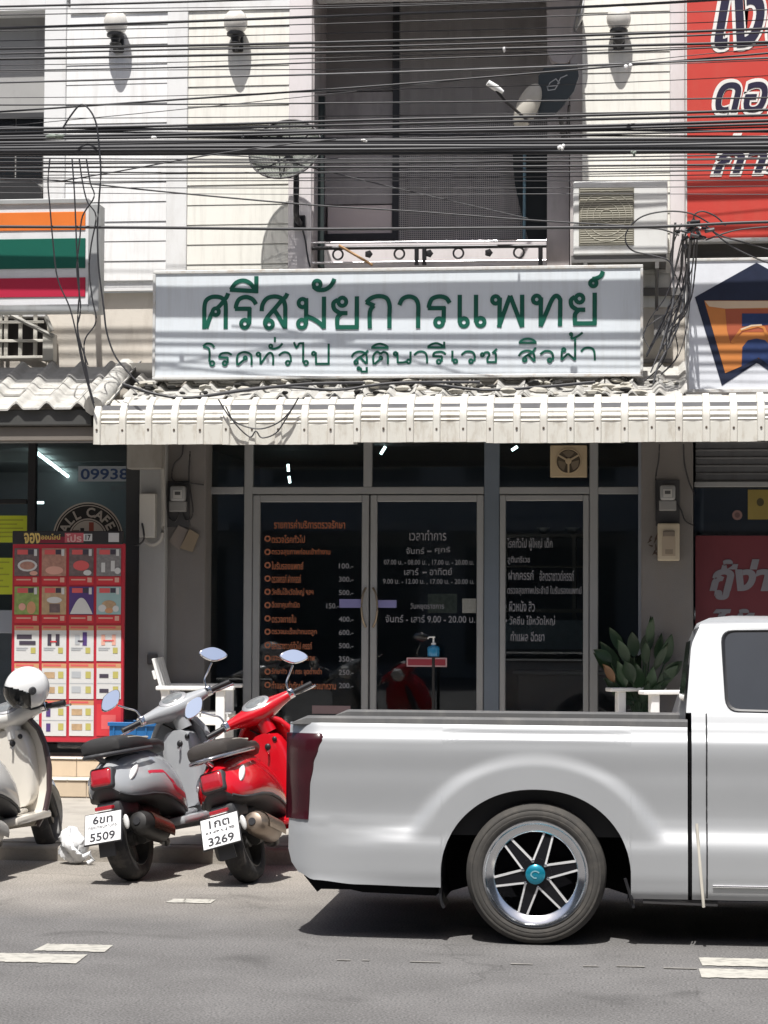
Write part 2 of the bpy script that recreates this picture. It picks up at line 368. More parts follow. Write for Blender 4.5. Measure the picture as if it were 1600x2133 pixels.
# shop landing with tiled steps
mb = MB(); mb.box(-9, 9, 16.80, 26, 0, ZL - .012); mb.box(-9, 9, 16.52, 16.81, 0, .238 - .012)
landing = struct('landing', mb, mat('mortar', (.34, .30, .26), .9))
def tile_mesh(w, d, h, m_): 
    t = MB(); t.rbox(0, w, 0, d, 0, h, .004, 1); return t.mesh('tile', m_)
xs0 = P(-150, 1600, 16.8).x
tm1 = tile_mesh(.294, .01, .126, M_TILEB); tm2 = tile_mesh(.294, .01, .118, M_TILEB); tm3 = tile_mesh(.294, .30, .012, M_TILEN); tm4 = tile_mesh(.294, .268, .012, M_TILEN)
nos = MB(); nos.rbox(0, .594, -.014, .03, 0, .014, .005, 2); nosm = nos.mesh('nosing', mat('nosing_white', (.72, .68, .60), .5, var=.06))
for i in range(22):
    x = xs0 + i * .298
    piece('tile', tm1, (x, 16.791, .24), landing); piece('tile', tm2, (x + .15, 16.511, .11), landing)
    piece('tile', tm4, (x, 16.525, .228), landing)
    for j in range(2): piece('tile', tm3, (x, 16.81 + j * .304, .370), landing)
    if i % 2 == 0:
        piece('nosing', nosm, (x, 16.795, .3745), landing); piece('nosing', nosm, (x, 16.515, .2325), landing)
# ------------------------------------------------------------------ buildings
def wx(px, Y=YW): return P(px, 1066, Y).x
def plank_panel(bld, px0, px1, py0, py1, m_, name='siding_panel', off=0.0):
    x0, x1, z0, z1 = RC(px0, py0, px1, py1, YW)
    b = MB(); b.box(x0, x1, YW + .012, YW + .05, z0, z1)
    pan = b.part(name, m_, bld)
    h = .1605; w = x1 - x0 - .004
    t = MB(); t.add([(0, -.007, 0), (w, -.007, 0), (w, -.001, h - .004), (0, -.001, h - .004), (0, .014, 0), (w, .014, 0), (w, .014, h - .004), (0, .014, h - .004)],
                    [(0, 1, 2, 3), (4, 7, 6, 5), (0, 4, 5, 1), (3, 2, 6, 7), (0, 3, 7, 4), (1, 5, 6, 2)])
    me = t.mesh('plank', m_)
    z = z1 - h - off
    while z > z0 - .02:
        piece('plank', me, (x0 + .002, YW + random.uniform(-.001, .001), z), pan); z -= h
    return pan
def wall_box(bld, px0, px1, py0, py1, m_, y0=YW, y1=YW + .3, name='wall'):
    x0, x1, z0, z1 = RC(px0, py0, px1, py1, y0)
    b = MB(); b.box(x0, x1, y0, y1, z0, z1); return b.part(name, m_, bld)
ZT = 8.6
# --- clinic building
clinic = thing('clinic_building', 'white two storey clinic shophouse with lap siding panels and glass doors', 'building', (P(860, 1066, YW).x, YW + 2, ZP))
X92, X348, X391, X602, X648, X1140, X1215, X1395, X1425 = [wx(p) for p in (92, 348, 391, 602, 650, 1140, 1213, 1396, 1427)]
plank_panel(clinic, 137, 348, 12, 606, M_SIDW)
plank_panel(clinic, 391, 602, 10, 600, M_SIDC, off=.018)
plank_panel(clinic, 1213, 1396, -30, 640, M_SIDC, off=.05)
for a, b_ in ((92, 137), (348, 391), (602, 650), (1396, 1427)):
    x0, x1, z0, z1 = RC(a, 5, b_, 610, YW); bb = MB(); bb.rbox(x0, x1, YW - .022, YW + .2, z0, ZT - .9, .006, 1); bb.part('pilaster', M_PINK if a > 500 else M_WALL, clinic)
# lintel band above the siding, storey band, wall below
x0 = X92; x1 = X648
_, _, zA, zB = RC(92, -40, 650, 12, YW)
bb = MB(); bb.box(wx(137), wx(602), YW - .016, YW + .2, zA - .05, ZT); bb.box(wx(602), X1425 - .004, YW - .010, YW + .22, P(900, -14, YW).z, ZT - .002); bb.part('wall', M_WALL, clinic)
z610 = P(250, 608, YW).z
bb = MB(); bb.box(X92, X1425, YW + .03, YW + .3, 3.025, z610); bb.part('wall', M_LOWW, clinic)
bb = MB(); bb.rbox(wx(105), wx(330), YW - .035, YW + .02, z610, z610 + .025, .004, 1); bb.part('ledge', M_WALL, clinic)
for (pa, pb, pc, pd) in ((1340, 1400, 748, 756), (1340, 1425, 600, 616)):
    x0, x1, z0, z1 = RC(pa, pc, pb, pd, YW); bb = MB(); bb.box(x0, x1, YW - .03, YW + .03, z0, z1); bb.part('ledge', M_PILL, clinic)
# balcony recess
zr0 = P(890, 556, YW).z; zr1 = P(890, -45, YW).z + .25
bb = MB()
YB = YW + .75
bb.box(X648 - .02, X648 + .0, YW + .0, YB, zr0, zr1); bb.box(X1215 - .02, X1215, YW + .2, YB, zr0, zr1)
bb.box(X648, X1215, YB, YB + .1, zr0, zr1); bb.box(X648, X1215, YW + .2, YB, zr0 - .1, zr0); bb.box(X648, X1215, YW + .2, YB, zr1 - .1, zr1)
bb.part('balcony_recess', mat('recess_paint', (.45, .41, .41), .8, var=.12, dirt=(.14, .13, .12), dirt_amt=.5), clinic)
def rp(name, px0, py0, px1, py1, Y, m_, d=.04, r=0):
    x0, x1, z0, z1 = RC(px0, py0, px1, py1, Y); b = MB()
    b.rbox(x0, x1, Y, Y + d, z0, z1, r, 1) if r else b.box(x0, x1, Y, Y + d, z0, z1)
    return b.part(name, m_, clinic)
M_JAMB = mat('jamb_paint', (.46, .425, .42), .8, var=.08, dirt=(.2, .18, .17), dirt_amt=.5)
M_BOARD = mat('grey_shutter_board', (.42, .39, .39), .75, var=.1, scale=4, dirt=(.11, .10, .10), dirt_amt=.6)
M_BOARDL = mat('pale_board', (.72, .63, .62), .75, var=.06)
rp('shutter_board', 676, -60, 818, 190, YB - .09, mat('brown_shutter_board', (.27, .25, .25), .75, var=.1, scale=4))
rp('shutter_board', 676, 192, 818, 425, YB - .1, M_BOARD)
rp('shutter_board', 683, 428, 816, 486, YB - .12, M_BOARDL)
rp('window_frame', 818, -60, 832, 505, YB - .14, mat('window_frame_dark', (.05, .05, .055), .5, .4), .07)
rp('window_frame', 672, 486, 824, 500, YB - .15, MATS['window_frame_dark'], .05)
rp('parapet', 676, 503, 1138, 556, YW + .06, M_PINK, .06)
rp('corner_post', 652, 200, 675, 556, YW + .22, mat('dark_green_post', (.022, .032, .032), .5), .05)
# insect screen with folded strips
M_SCR = mesh_mat('insect_screen', (.40, .375, .365), 62.0, .55)
x0, x1, z0, z1 = RC(832, -60, 1140, 500, YB - .16)
g = []
for i in range(70):
    t = i / 69; x = x0 + (x1 - x0) * t
    y = YB - .18 + .012 * math.sin(t * 60) * (1 if t < .5 else .5) + .01 * math.sin(t * 23 + 1)
    g.append([(x, y, z0), (x, y + .02, (z0 + z1) / 2), (x, y, z1)])
bb = MB(); bb.grid(g); bb.part('insect_screen', M_SCR, clinic, smooth=80, normals=False)
rp('window_pane', 832, 250, 1140, 500, YB - .05, mat('dusty_pane', (.05, .06, .075), .25, var=.3, scale=5), .03)
rp('window_pane', 832, -60, 1140, 246, YB - .06, mat('curtained_pane', (.36, .34, .335), .4, var=.2, scale=5), .03)
c0 = [P(a, b_, YB - .22) for a, b_ in ((1068, 318), (1140, 318), (1140, 505), (1102, 505), (1085, 440), (1072, 380))]
bb = MB(); bb.prism([(p.x, p.z) for p in c0], YB - .24, YB - .22); bb.part('torn_black_sheet', mat('black_sheet', (.008, .012, .014), .6), clinic)
pp = P(1093, 300, YB - .3); pq = P(1092, 505, YB - .3); bb = MB(); bb.tube([pp, pq], .013, 8); bb.part('drain_pipe', mat('blue_pipe', (.16, .27, .33), .5), clinic, smooth=60)
rp('jamb', 1140, -60, 1186, 560, YW + .25, M_JAMB, .3)
rp('jamb', 1188, -60, 1213, 560, YW + .06, M_JAMB, .3)
c0 = [P(a, b_, YW + .12) for a, b_ in ((1138, -60), (1200, -60), (1200, 95), (1196, 118), (1184, 134), (1166, 137), (1150, 130), (1141, 112))]
bb = MB(); bb.prism([(p.x, p.z) for p in c0], YW + .05, YW + .24); bb.part('bracket_corbel', mat('corbel_paint', (.50, .45, .44), .8, dirt=(.2, .18, .17), dirt_amt=.5), clinic)
ze_ = P(900, -14, YW).z
bb = MB(); bb.rbox(X648 - .02, wx(1206), YW - .78, YW - .018, ze_ + .06, ze_ + .16, .01, 1); bb.part('eave', M_WALL, clinic)
# balcony railing (its own thing)
YR = YW - .02
rail = thing('balcony_railing', 'dark metal balcony railing with rings and stars above the clinic sign', 'railing', P(890, 552, YR))
def railbar(p, q, r): 
    b = MB(); b.tube([P(*p, YR), P(*q, YR)], r, 8); return b
M_RAIL = mat('dark_rail_steel', (.05, .048, .05), .35, .6, var=.2)
M_RAILP = mat('polished_rail', (.62, .6, .62), .2, .9, var=.05)
for y_, m_, r_ in ((505, M_RAILP, .009), (516, M_RAIL, .016), (547, M_RAILP, .010)): railbar((650, y_ + 1), (1138, y_ - 4 if y_ < 530 else y_ - 5), r_).part('rail', m_, rail, smooth=60)
for px in (868, 884, 1126): railbar((px, 514), (px, 552), .018).part('post', M_RAIL, rail, smooth=60)
for k, px in enumerate((704, 768, 832, 894, 955, 1018, 1081)):
    c = P(px, 530 - k * .7, YR); b = MB()
    Mx = Matrix.Translation(c) @ Matrix.Rotation(R(90), 4, 'X')
    if k % 2 == 0: 
        b.lathe([(.040 + .008 * math.cos(q), .008 * math.sin(q)) for q in [2 * math.pi * i / 8 for i in range(8)]], 20, 0, Mx, True)
        b.part('ring', M_RAIL, rail, smooth=60)
    else:
        b.lathe([(.001, -.012), (.022, -.010), (.034, 0), (.022, .010), (.001, .012)], 5, 0, Mx); b.lathe([(.001, -.016), (.010, -.014), (.013, -.006)], 10, 1, Mx)
        b.part('star', [M_RAIL, M_RAILP], rail)
bb = MB(); bb.tube([P(706, 511, YR - .05), P(776, 552, YR - .05)], .012, 6); bb.one('wooden_stick', mat('raw_wood', (.45, .26, .12), .7), 'short light brown wooden stick leaning on the balcony railing', 'stick')
# --- clinic ground floor: pillars, shop front frames
def pill(px0, px1, Y, m_, name='pillar', d=.3, ztop=3.0):
    x0, x1 = wx(px0, Y), wx(px1, Y); b = MB(); b.rbox(x0, x1, Y, Y + d, ZL - .02, ztop, .008, 1); return b.part(name, m_, clinic)
pill(345, 428, YP, M_PILL); pill(1336, 1444, YP, M_PILL)
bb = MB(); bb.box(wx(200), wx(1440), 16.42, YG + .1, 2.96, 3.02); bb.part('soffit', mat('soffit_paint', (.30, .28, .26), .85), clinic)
def fr(px0, py0, px1, py1, name='mullion', m_=None, d=.07, Y=YG - .03, par=None):
    x0, x1, z0, z1 = RC(px0, py0, px1, py1, Y); b = MB(); b.rbox(x0, x1, Y, Y + d, z0, z1, .005, 1)
    return b.part(name, m_ or M_ALU, par or clinic)
PB = 1572
fr(424, 915, 434, PB, m_=M_ALUD); fr(507, 915, 525, PB); fr(757, 915, 775, 1014); fr(1228, 915, 1246, PB); fr(1330, 915, 1338, PB, m_=M_ALUD)
fr(1008, 915, 1040, PB, m_=mat('blue_grey_post', (.13, .16, .20), .5, .2)); 
for a, b_ in ((434, 507), (525, 1008), (1040, 1228), (1246, 1330)): fr(a, 1014, b_, 1029, 'transom')
def pane(px0, py0, px1, py1, Y=YG, par=None, m_=None):
    x0, x1, z0, z1 = RC(px0, py0, px1, py1, Y); b = MB(); b.box(x0 - .004, x1 + .004, Y, Y + .006, z0 - .004, z1 + .004)
    return b.part('pane', m_ or G_SHOP, par or clinic)
for a, b_ in ((434, 507), (525, 757), (775, 1008), (1040, 1228), (1246, 1330)): pane(a, 915, b_, 1014)
pane(434, 1029, 507, PB); pane(1246, 1029, 1330, PB)
def door(px0, px1, pt, fw, lab):
    x0, x1, z0, z1 = RC(px0, pt, px1, PB, YG - .02); w = fw * .00385
    b = MB()
    for (a0, a1, c0, c1) in ((x0, x0 + w, z0, z1), (x1 - w, x1, z0, z1), (x0 + w, x1 - w, z1 - w, z1), (x0 + w, x1 - w, z0, z0 + w * 1.6)): b.rbox(a0, a1, YG - .035, YG + .03, c0, c1, .006, 1)
    d = b.part('door', M_ALU, clinic, label=lab)
    b = MB(); b.box(x0 + w - .004, x1 - w + .004, YG - .004, YG + .003, z0 + w, z1 - w + .004); b.part('pane', G_SHOP, d)
    return d
dl = door(526, 768, 1031, 15, 'left glass door leaf with orange price list'); dr = door(771, 1007, 1031, 14, 'right glass door leaf with white opening hours'); d3 = door(1041, 1227, 1031, 12, 'single glass leaf with white service list')
for d, px, sg in ((dl, 762, -1), (dr, 777, 1)):
    b = MB(); pts = [P(px, 1225, YG - .04), P(px + sg * 6, 1238, YG - .075), P(px + sg * 9, 1265, YG - .085), P(px + sg * 6, 1292, YG - .075), P(px, 1306, YG - .04)]
    b.tube(smooth_pts(pts, 4), .009, 8); b.part('handle', mat('worn_brass', (.30, .25, .19), .4, .7), d, smooth=60)
# lettering on the doors (flat vinyl on the outside of the glass)
M_VORG = mat('orange_vinyl', (.36, .13, .065), .5, var=.05); M_VWHT = mat('white_vinyl', (.22, .23, .26), .5, var=.05); M_VPUR = mat('violet_vinyl', (.20, .20, .42), .5)
YV = YG - .0065
def vline(par, body, px0, py0, px1, py1, m_=0, bold=.012, mats=None, Y=YV):
    x0, x1, z0, z1 = RC(px0, py0, px1, py1, Y); b = MB(); text(b, body, x0, x1, z0, z1, Y, 0, bold); return b.part('lettering', mats or M_VWHT, par, normals=False)
vline(dl, 'รายการค่าบริการตรวจรักษา', 571, 1082, 719, 1101, mats=M_VORG, bold=.016)
lst = [('ตรวจโรคทั่วไป', 635), ('ตรวจสุขภาพก่อนเข้าทำงาน', 688), ('ใบรับรองแพทย์', 632), ('ตรวจครรภ์ ฝากครรภ์', 627), ('วัคซีนไข้หวัดใหญ่ ฯลฯ', 653), ('ฉีดยาคุมกำเนิด', 624), ('ตรวจภายใน', 617), ('ตรวจมะเร็งปากมดลูก', 660), ('อัลตราซาวด์ทั่วไป ครรภ์', 650), ('เจาะเลือดตรวจสุขภาพ', 656), ('รักษาสิว ฝ้า กระ จุดด่างดำ', 670), ('ทำแผล ผ่าตัดเล็ก ตรวจเบาหวาน', 700)]
pr = [None, None, '100.-', '300.-', '500.-', '150.-', '400.-', '600.-', '500.-', '350.-', '250.-', '200.-']
for i, (s_, xe) in enumerate(lst):
    yc = 1122 + i * 27.7
    vline(dl, s_, 566, yc - 8, xe, yc + 9, mats=M_VORG, bold=.016)
    x0, x1, z0, z1 = RC(551, yc - 7, 564, yc + 7, YV); b = MB()
    b.stroke([((x0 + x1) / 2 + .02 * math.cos(q), (z0 + z1) / 2 + .02 * math.sin(q)) for q in [2 * math.pi * k / 14 for k in range(14)]], .012, YV, 0, True); b.part('bullet', M_VORG, dl, normals=False)
    if pr[i]: vline(dl, pr[i], 706 if i != 5 else 680, yc - 4, 736 if i != 5 else 706, yc + 7, bold=.012)
x0, x1, z0, z1 = RC(707, 1248, 752, 1266, YV); b = MB(); b.rect(x0, x1, z0, z1, YV); b.part('sticker', M_VPUR, dl, normals=False)
x0, x1, z0, z1 = RC(785, 1250, 826, 1266, YV); b = MB(); b.rect(x0, x1, z0, z1, YV); b.part('sticker', M_VPUR, dr, normals=False)
x0, x1, z0, z1 = RC(650, 1470, 730, 1487, YV); b = MB(); b.rect(x0, x1, z0, z1, YV); b.part('sticker', mat('mauve_sticker', (.24, .17, .18), .6), dl, normals=False)
for s_, a, b_, c, d in (('เวลาทำการ', 853, 1104, 930, 1126), ('จันทร์', 846, 1140, 884, 1154), ('-', 890, 1147, 899, 1150), ('ศุกร์', 906, 1139, 938, 1154), ('07.00 น. - 08.00 น. , 17.00 น. - 20.00 น.', 800, 1166, 987, 1178),
                    ('เสาร์', 842, 1184, 872, 1198), ('-', 880, 1191, 889, 1194), ('อาทิตย์', 895, 1183, 942, 1198), ('9.00 น. - 12.00 น. , 17.00 น. - 20.00 น.', 798, 1206, 988, 1218),
                    ('วันหยุดราชการ', 855, 1256, 925, 1272), ('จันทร์ - เสาร์ 9.00 - 20.00 น.', 803, 1281, 990, 1297)):
    vline(dr, s_, a, b_, c, d, bold=.01)
x0, x1, z0, z1 = RC(847, 1370, 931, 1389, YV); b = MB(); b.rect(x0, x1, z0, z1, YV); x0, x1, z0, z1 = RC(850, 1373, 928, 1386, YV); b.rect(x0, x1, z0, z1, YV - .001, 1); b.part('sticker', [mat('sticker_edge', (.45, .30, .32), .5), mat('sticker_red', (.28, .03, .05), .5)], dr, normals=False)
x0, x1, z0, z1 = RC(891, 1237, 952, 1277, YV); b = MB(); b.rect(x0, x1, z0, z1, YV + .004); b.part('sticker', mat('photo_sticker', (.09, .11, .08), .5, var=.7, scale=40), dr, normals=False)
x0, x1, z0, z1 = RC(963, 1247, 992, 1277, YV); b = MB(); b.rect(x0, x1, z0, z1, YV); b.part('sticker', mat('grey_sticker', (.22, .23, .22), .5, var=.3, scale=60), dr, normals=False)
for s_, a, b_, c, d in (('• โรคทั่วไป ผู้ใหญ่ เด็ก', 1050, 1120, 1151, 1147), ('• สูตินารีเวช', 1050, 1158, 1104, 1176), ('• ฝากครรภ์', 1050, 1188, 1112, 1208), ('อัลตราซาวด์ครรภ์', 1124, 1188, 1196, 1210), ('• ตรวจสุขภาพประจำปี ใบรับรองแพทย์', 1050, 1220, 1212, 1242), ('• ผิวหนัง สิว', 1052, 1251, 1114, 1274), ('• วัคซีน ไข้หวัดใหญ่', 1053, 1282, 1156, 1305), ('ทำแผล ฉีดยา', 1064, 1315, 1134, 1336)):
    vline(d3, s_, a, b_, c, d, bold=.01)
# extractor fan in the fanlight
fan = thing('extractor_fan', 'beige square extractor fan set in the pane above the right door', 'fan', P(1184, 992, YG - .05))
x0, x1, z0, z1 = RC(1146, 927, 1223, 994, YG - .05); M_BEI = mat('aged_beige_plastic', (.40, .32, .21), .5, var=.08, dirt=(.2, .15, .09), dirt_amt=.5)
b = MB(); b.rbox(x0, x1, YG - .05, YG + .04, z0, z1, .008, 2); b.part('housing', M_BEI, fan)
c = Vector(((x0 + x1) / 2, YG - .052, (z0 + z1) / 2)); Mx = Matrix.Translation(c) @ Matrix.Rotation(R(90), 4, 'X')
b = MB(); b.lathe([(.001, .0), (.098, .0), (.1, -.002)], 28, 0, Mx); b.part('opening', mat('fan_dark', (.06, .045, .03), .7), fan)
for k in range(3):
    q = R(90 + 120 * k); b = MB()
    vs = [(r_ * math.cos(q + a_), r_ * math.sin(q + a_), .003 + .006 * a_) for r_, a_ in ((.03, -.3), (.085, -.62), (.088, 0), (.085, .62), (.03, .3))]
    b.add(vs, [(0, 1, 2, 3, 4)], 0, Mx); b.part('blade', mat('fan_blade', (.14, .11, .075), .6), fan)
    b = MB(); qq = q + R(60); b.add([(.02 * math.cos(qq - .4), .02 * math.sin(qq - .4), .008), (.1 * math.cos(qq - .07), .1 * math.sin(qq - .07), .008), (.1 * math.cos(qq + .07), .1 * math.sin(qq + .07), .008), (.02 * math.cos(qq + .4), .02 * math.sin(qq + .4), .008)], [(0, 1, 2, 3)], 0, Mx); b.part('guard_arm', M_BEI, fan)
b = MB(); b.lathe([(.001, .014), (.022, .012), (.026, .004)], 16, 0, Mx); b.part('hub', M_BEI, fan, smooth=50)
b = MB(); b.lathe([(.098 + .005 * math.cos(q), .004 + .005 * math.sin(q)) for q in [2 * math.pi * k / 6 for k in range(6)]], 28, 0, Mx, True); b.part('rim', M_BEI, fan, smooth=60)
# room behind the clinic glass
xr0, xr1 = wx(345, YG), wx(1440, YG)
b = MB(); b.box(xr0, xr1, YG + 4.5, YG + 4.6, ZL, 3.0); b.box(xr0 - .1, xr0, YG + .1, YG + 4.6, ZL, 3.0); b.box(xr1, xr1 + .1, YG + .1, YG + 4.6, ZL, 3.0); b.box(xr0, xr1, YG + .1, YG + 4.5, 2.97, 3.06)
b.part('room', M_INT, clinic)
for (px, py, qx, qy, Y_) in ((600, 967, 601, 982, 19.6), (602, 992, 604, 1006, 20.4), (803, 930, 793, 946, 19.0), (1078, 930, 1066, 938, 18.6)):
    b = MB(); b.tube([P(px, py, Y_), P(qx, qy, Y_)], .012, 8); b.one('fluorescent_tube', M_TUBE, {600: 'upper of two lit tube lamps seen behind the left fanlight', 602: 'lower of two lit tube lamps seen behind the left fanlight', 803: 'lit tube lamp seen behind the middle fanlight', 1078: 'lit tube lamp behind the fanlight beside the extractor fan'}[px], 'lamp')

# the row of houses across the street, behind the camera: shades the street and shows in the panes
b = MB(); b.box(-60, 60, -22, -12, 0, 15.5)
for k in range(-12, 13):
    for z_ in (.3, 4.2, 7.6, 11.2): b.box(k * 4.2 + .5, k * 4.2 + 3.7, -11.99, -11.95, z_, z_ + 2.5, 1)
    b.box(k * 4.2 + .2, k * 4.2 + 4.0, -12, -10.6, 3.1, 3.3)
row = struct('opposite_row', b, [mat('opposite_paint', (.36, .36, .36), .8, var=.2, scale=.5), mat('opposite_dark', (.04, .045, .05), .4)])
# ------------------------------------------------------------------ things inside the clinic
def rect_thing(name, px0, py0, px1, py1, Y, d, m_, label, cat, r=.006):
    x0, x1, z0, z1 = RC(px0, py0, px1, py1, Y); b = MB(); b.rbox(x0, x1, Y, Y + d, z0, z1, r, 2); return b.one(name, m_, label, cat)
# reception counter
YC = 19.3
cn = thing('reception_counter', 'dark reception counter behind the right glass leaf', 'counter', (P(1150, 1500, YC).x, YC, ZL))
x0, x1 = P(1078, 1400, YC).x, P(1300, 1400, YC).x; zt = P(1150, 1398, YC).z
b = MB(); b.rbox(x0, x1, YC, YC + .5, ZL, zt - .03, .01, 1); b.part('body', mat('counter_laminate', (.13, .115, .12), .5), cn)
b = MB(); b.rbox(x0 - .04, x1 + .04, YC - .04, YC + .54, zt - .03, zt, .008, 2); b.part('top', mat('counter_top', (.30, .28, .28), .25), cn)
# shelf with bowls and figures
YS2 = 19.9
sh = thing('wall_shelf', 'shallow shelf rack with two bowls behind the right glass leaf', 'shelf', (P(1140, 1115, YS2).x, YS2, P(1140, 1290, YS2).z))
for (a, b0, c, d_) in ((1048, 1112, 1222, 1118), (1048, 1178, 1222, 1182), (1048, 1268, 1222, 1276)):
    x0, x1, z0, z1 = RC(a, b0, c, d_, YS2); b = MB(); b.box(x0, x1, YS2, YS2 + .3, z0, z1); b.part('board', mat('shelf_board', (.22, .20, .17), .6), sh)
for a in (1048, 1192):
    x0, x1, z0, z1 = RC(a, 1112, a + 8, 1290, YS2); b = MB(); b.box(x0, x1, YS2 + .01, YS2 + .29, z0, z1); b.part('upright', MATS['shelf_board'], sh)
for k, px in enumerate((1132, 1193)):
    c = P(px, 1112, YS2 + .15); Mx = Matrix.Translation(c); b = MB(); b.lathe([(.001, .0), (.025, .002), (.05, .03), (.062, .055), (.056, .055), (.045, .03), (.001, .012)], 18, 0, Mx)
    b.one('bowl', mat('cream_ceramic', (.55, .53, .42), .3), ('left' if k == 0 else 'right') + ' one of two cream bowls on the rack behind the right glass leaf', 'bowl', smooth=50)
x0, x1, z0, z1 = RC(1048, 1292, 1214, 1352, 19.7); b = MB(); b.box(x0, x1, 19.7, 19.72, z0, z1)
bb_ = b.one('notice_board', mat('pale_blue_board', (.22, .27, .29), .6, var=.25, scale=25), 'pale grey blue notice board low behind the right glass leaf', 'board')
# hand gel bottle on its stand, right in front of the pane
gb = thing('gel_bottle', 'blue hand gel pump bottle with white pump before the right door leaf', 'bottle', P(903, 1368, YG - .22))
c = P(903, 1368, YG - .22); Mx = Matrix.Translation(c)
b = MB(); b.lathe([(.001, 0), (.044, 0), (.048, .006), (.048, .068), (.040, .082), (.018, .088), (.016, .095)], 20, 0, Mx); b.part('bottle', mat('blue_gel', (.03, .22, .42), .2, spec=.6), gb, smooth=50)
b = MB(); b.lathe([(.019, .094), (.019, .108), (.008, .112), (.007, .148), (.013, .150), (.013, .160), (.001, .162)], 14, 0, Mx); b.tube([c + Vector((0, 0, .156)), c + Vector((-.035, -.01, .154)), c + Vector((-.045, -.012, .142))], .006, 8); b.part('pump', mat('white_plastic', (.75, .76, .76), .35), gb, smooth=50)
b = MB(); b.tube([c + Vector((0, 0, -.001)), Vector((c.x, c.y, ZL + .02))], .012, 8); b.lathe([(.001, .0), (.13, 0), (.13, .012), (.001, .016)], 20, 0, Matrix.Translation((c.x, c.y, ZL))); b.lathe([(.001, -.008), (.055, -.008), (.055, -.001), (.001, -.001)], 16, 0, Mx)
b.one('gel_stand', M_BLACK, 'thin dark stand carrying the blue hand gel bottle', 'stand', smooth=50)
# ------------------------------------------------------------------ left shop (convenience store)
store = thing('store_building', 'white convenience store shophouse at the left edge with dark recessed upper window', 'building', (P(40, 1066, YW).x - 2, YW + 2, ZP))
XL = P(92, 1066, YW).x - .006; XL0 = XL - 4.2
zt0 = P(40, 22, YW).z; zt1 = P(40, 425, YW).z
b = MB(); b.box(XL0, XL, YW - .01, YW + .3, zt0, ZT); b.box(XL0, XL, YW - .012, YW + .3, P(40, 660, YW).z, zt1); b.part('wall', M_WALL, store)
b = MB(); b.box(XL0, XL, YW + .02, YW + .3, 3.11, P(40, 744, YW).z); b.part('wall', M_LOWW, store)
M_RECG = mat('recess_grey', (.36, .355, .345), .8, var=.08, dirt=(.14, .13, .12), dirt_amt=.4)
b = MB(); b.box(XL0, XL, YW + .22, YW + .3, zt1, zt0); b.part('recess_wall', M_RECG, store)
for k in range(4):
    x0, x1, z0, z1 = RC(-120 + k * 58 - 20, 246, -120 + k * 58 + 34, 372, YW + .2); b = MB(); b.box(x0, x1, YW + .2, YW + .23, z0, z1); b.part('window_pane', mat('louvre_glass', (.012, .014, .016), .2), store)
x0, x1, z0, z1 = RC(-140, 236, 96, 246, YW + .16); b = MB(); b.box(x0, x1, YW + .16, YW + .24, z0, z1); b.part('window_frame', mat('dark_frame', (.05, .05, .052), .5), store)
# grille of the mezzanine window
x0, x1, z0, z1 = RC(-160, 655, 106, 748, YW + .1)
b = MB(); b.box(x0, x1, YW + .1, YW + .2, z0, z1); b.part('window_pane', mat('brown_dark_pane', (.035, .03, .028), .35), store)
b = MB(); b.box(XL, XL + .002, YW, YW + .1, z0, z1)
for py in (672, 711, 745):
    x0, x1, z0, z1 = RC(-160, py - 3, 92, py + 3, YW - .03); b = MB(); b.rbox(x0, x1, YW - .05, YW - .03, z0, z1, .003, 1); b.part('grille_bar', mat('grille_paint', (.62, .60, .54), .5, dirt=(.3, .25, .2), dirt_amt=.5), store)
for px in (-80, -40, 0, 12, 42, 73):
    x0, x1, z0, z1 = RC(px - 4, 655, px + 4, 746, YW - .03); b = MB(); b.rbox(x0, x1, YW - .03, YW - .012, z0, z1, .003, 1); b.part('grille_bar', MATS['grille_paint'], store)
b = MB(); x0, x1, z0, z1 = RC(90, 694, 112, 752, YW - .1); b.rbox(x0, x1, YW - .12, YW, z0, z1, .004, 1); b.part('bracket_post', MATS['grille_paint'], store)
b = MB(); b.tube([P(22, 656, YW - .12), P(112, 701, YW - .12)], .02, 6); b.tube([P(96, 660, YW - .14), P(108, 690, YW - .14)], .02, 6); b.part('sign_brace', mat('grey_brace', (.34, .33, .30), .6), store)
# store frontage
YF = 17.45
xs0_ = XL0; xs1_ = wx(288, YF)
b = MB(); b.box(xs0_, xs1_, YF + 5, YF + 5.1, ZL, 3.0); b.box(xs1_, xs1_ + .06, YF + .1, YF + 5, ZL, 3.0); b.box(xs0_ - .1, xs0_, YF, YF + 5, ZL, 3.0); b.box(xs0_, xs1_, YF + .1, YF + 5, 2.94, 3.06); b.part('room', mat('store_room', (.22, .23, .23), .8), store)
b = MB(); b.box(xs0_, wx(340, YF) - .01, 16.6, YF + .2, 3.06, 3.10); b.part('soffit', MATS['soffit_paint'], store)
def sfr(px0, py0, px1, py1, m_=None, Y=YF):
    x0, x1, z0, z1 = RC(px0, py0, px1, py1, Y); b = MB(); b.rbox(x0, x1, Y - .03, Y + .04, z0, z1, .004, 1); return b.part('mullion', m_ or M_BLACK, store)
sfr(57, 915, 73, 1572); sfr(262, 915, 290, 1572, mat('dark_grey_post', (.05, .052, .055), .5)); sfr(-60, 1040, 57, 1050); sfr(-300, 1270, 57, 1318, M_ALUD)
for a, b_ in ((-300, 57), (73, 262)):
    x0, x1, z0, z1 = RC(a, 915, b_, 1572, YF); b = MB(); b.box(x0, x1, YF, YF + .006, z0, z1); b.part('pane', G_SHOP, store)
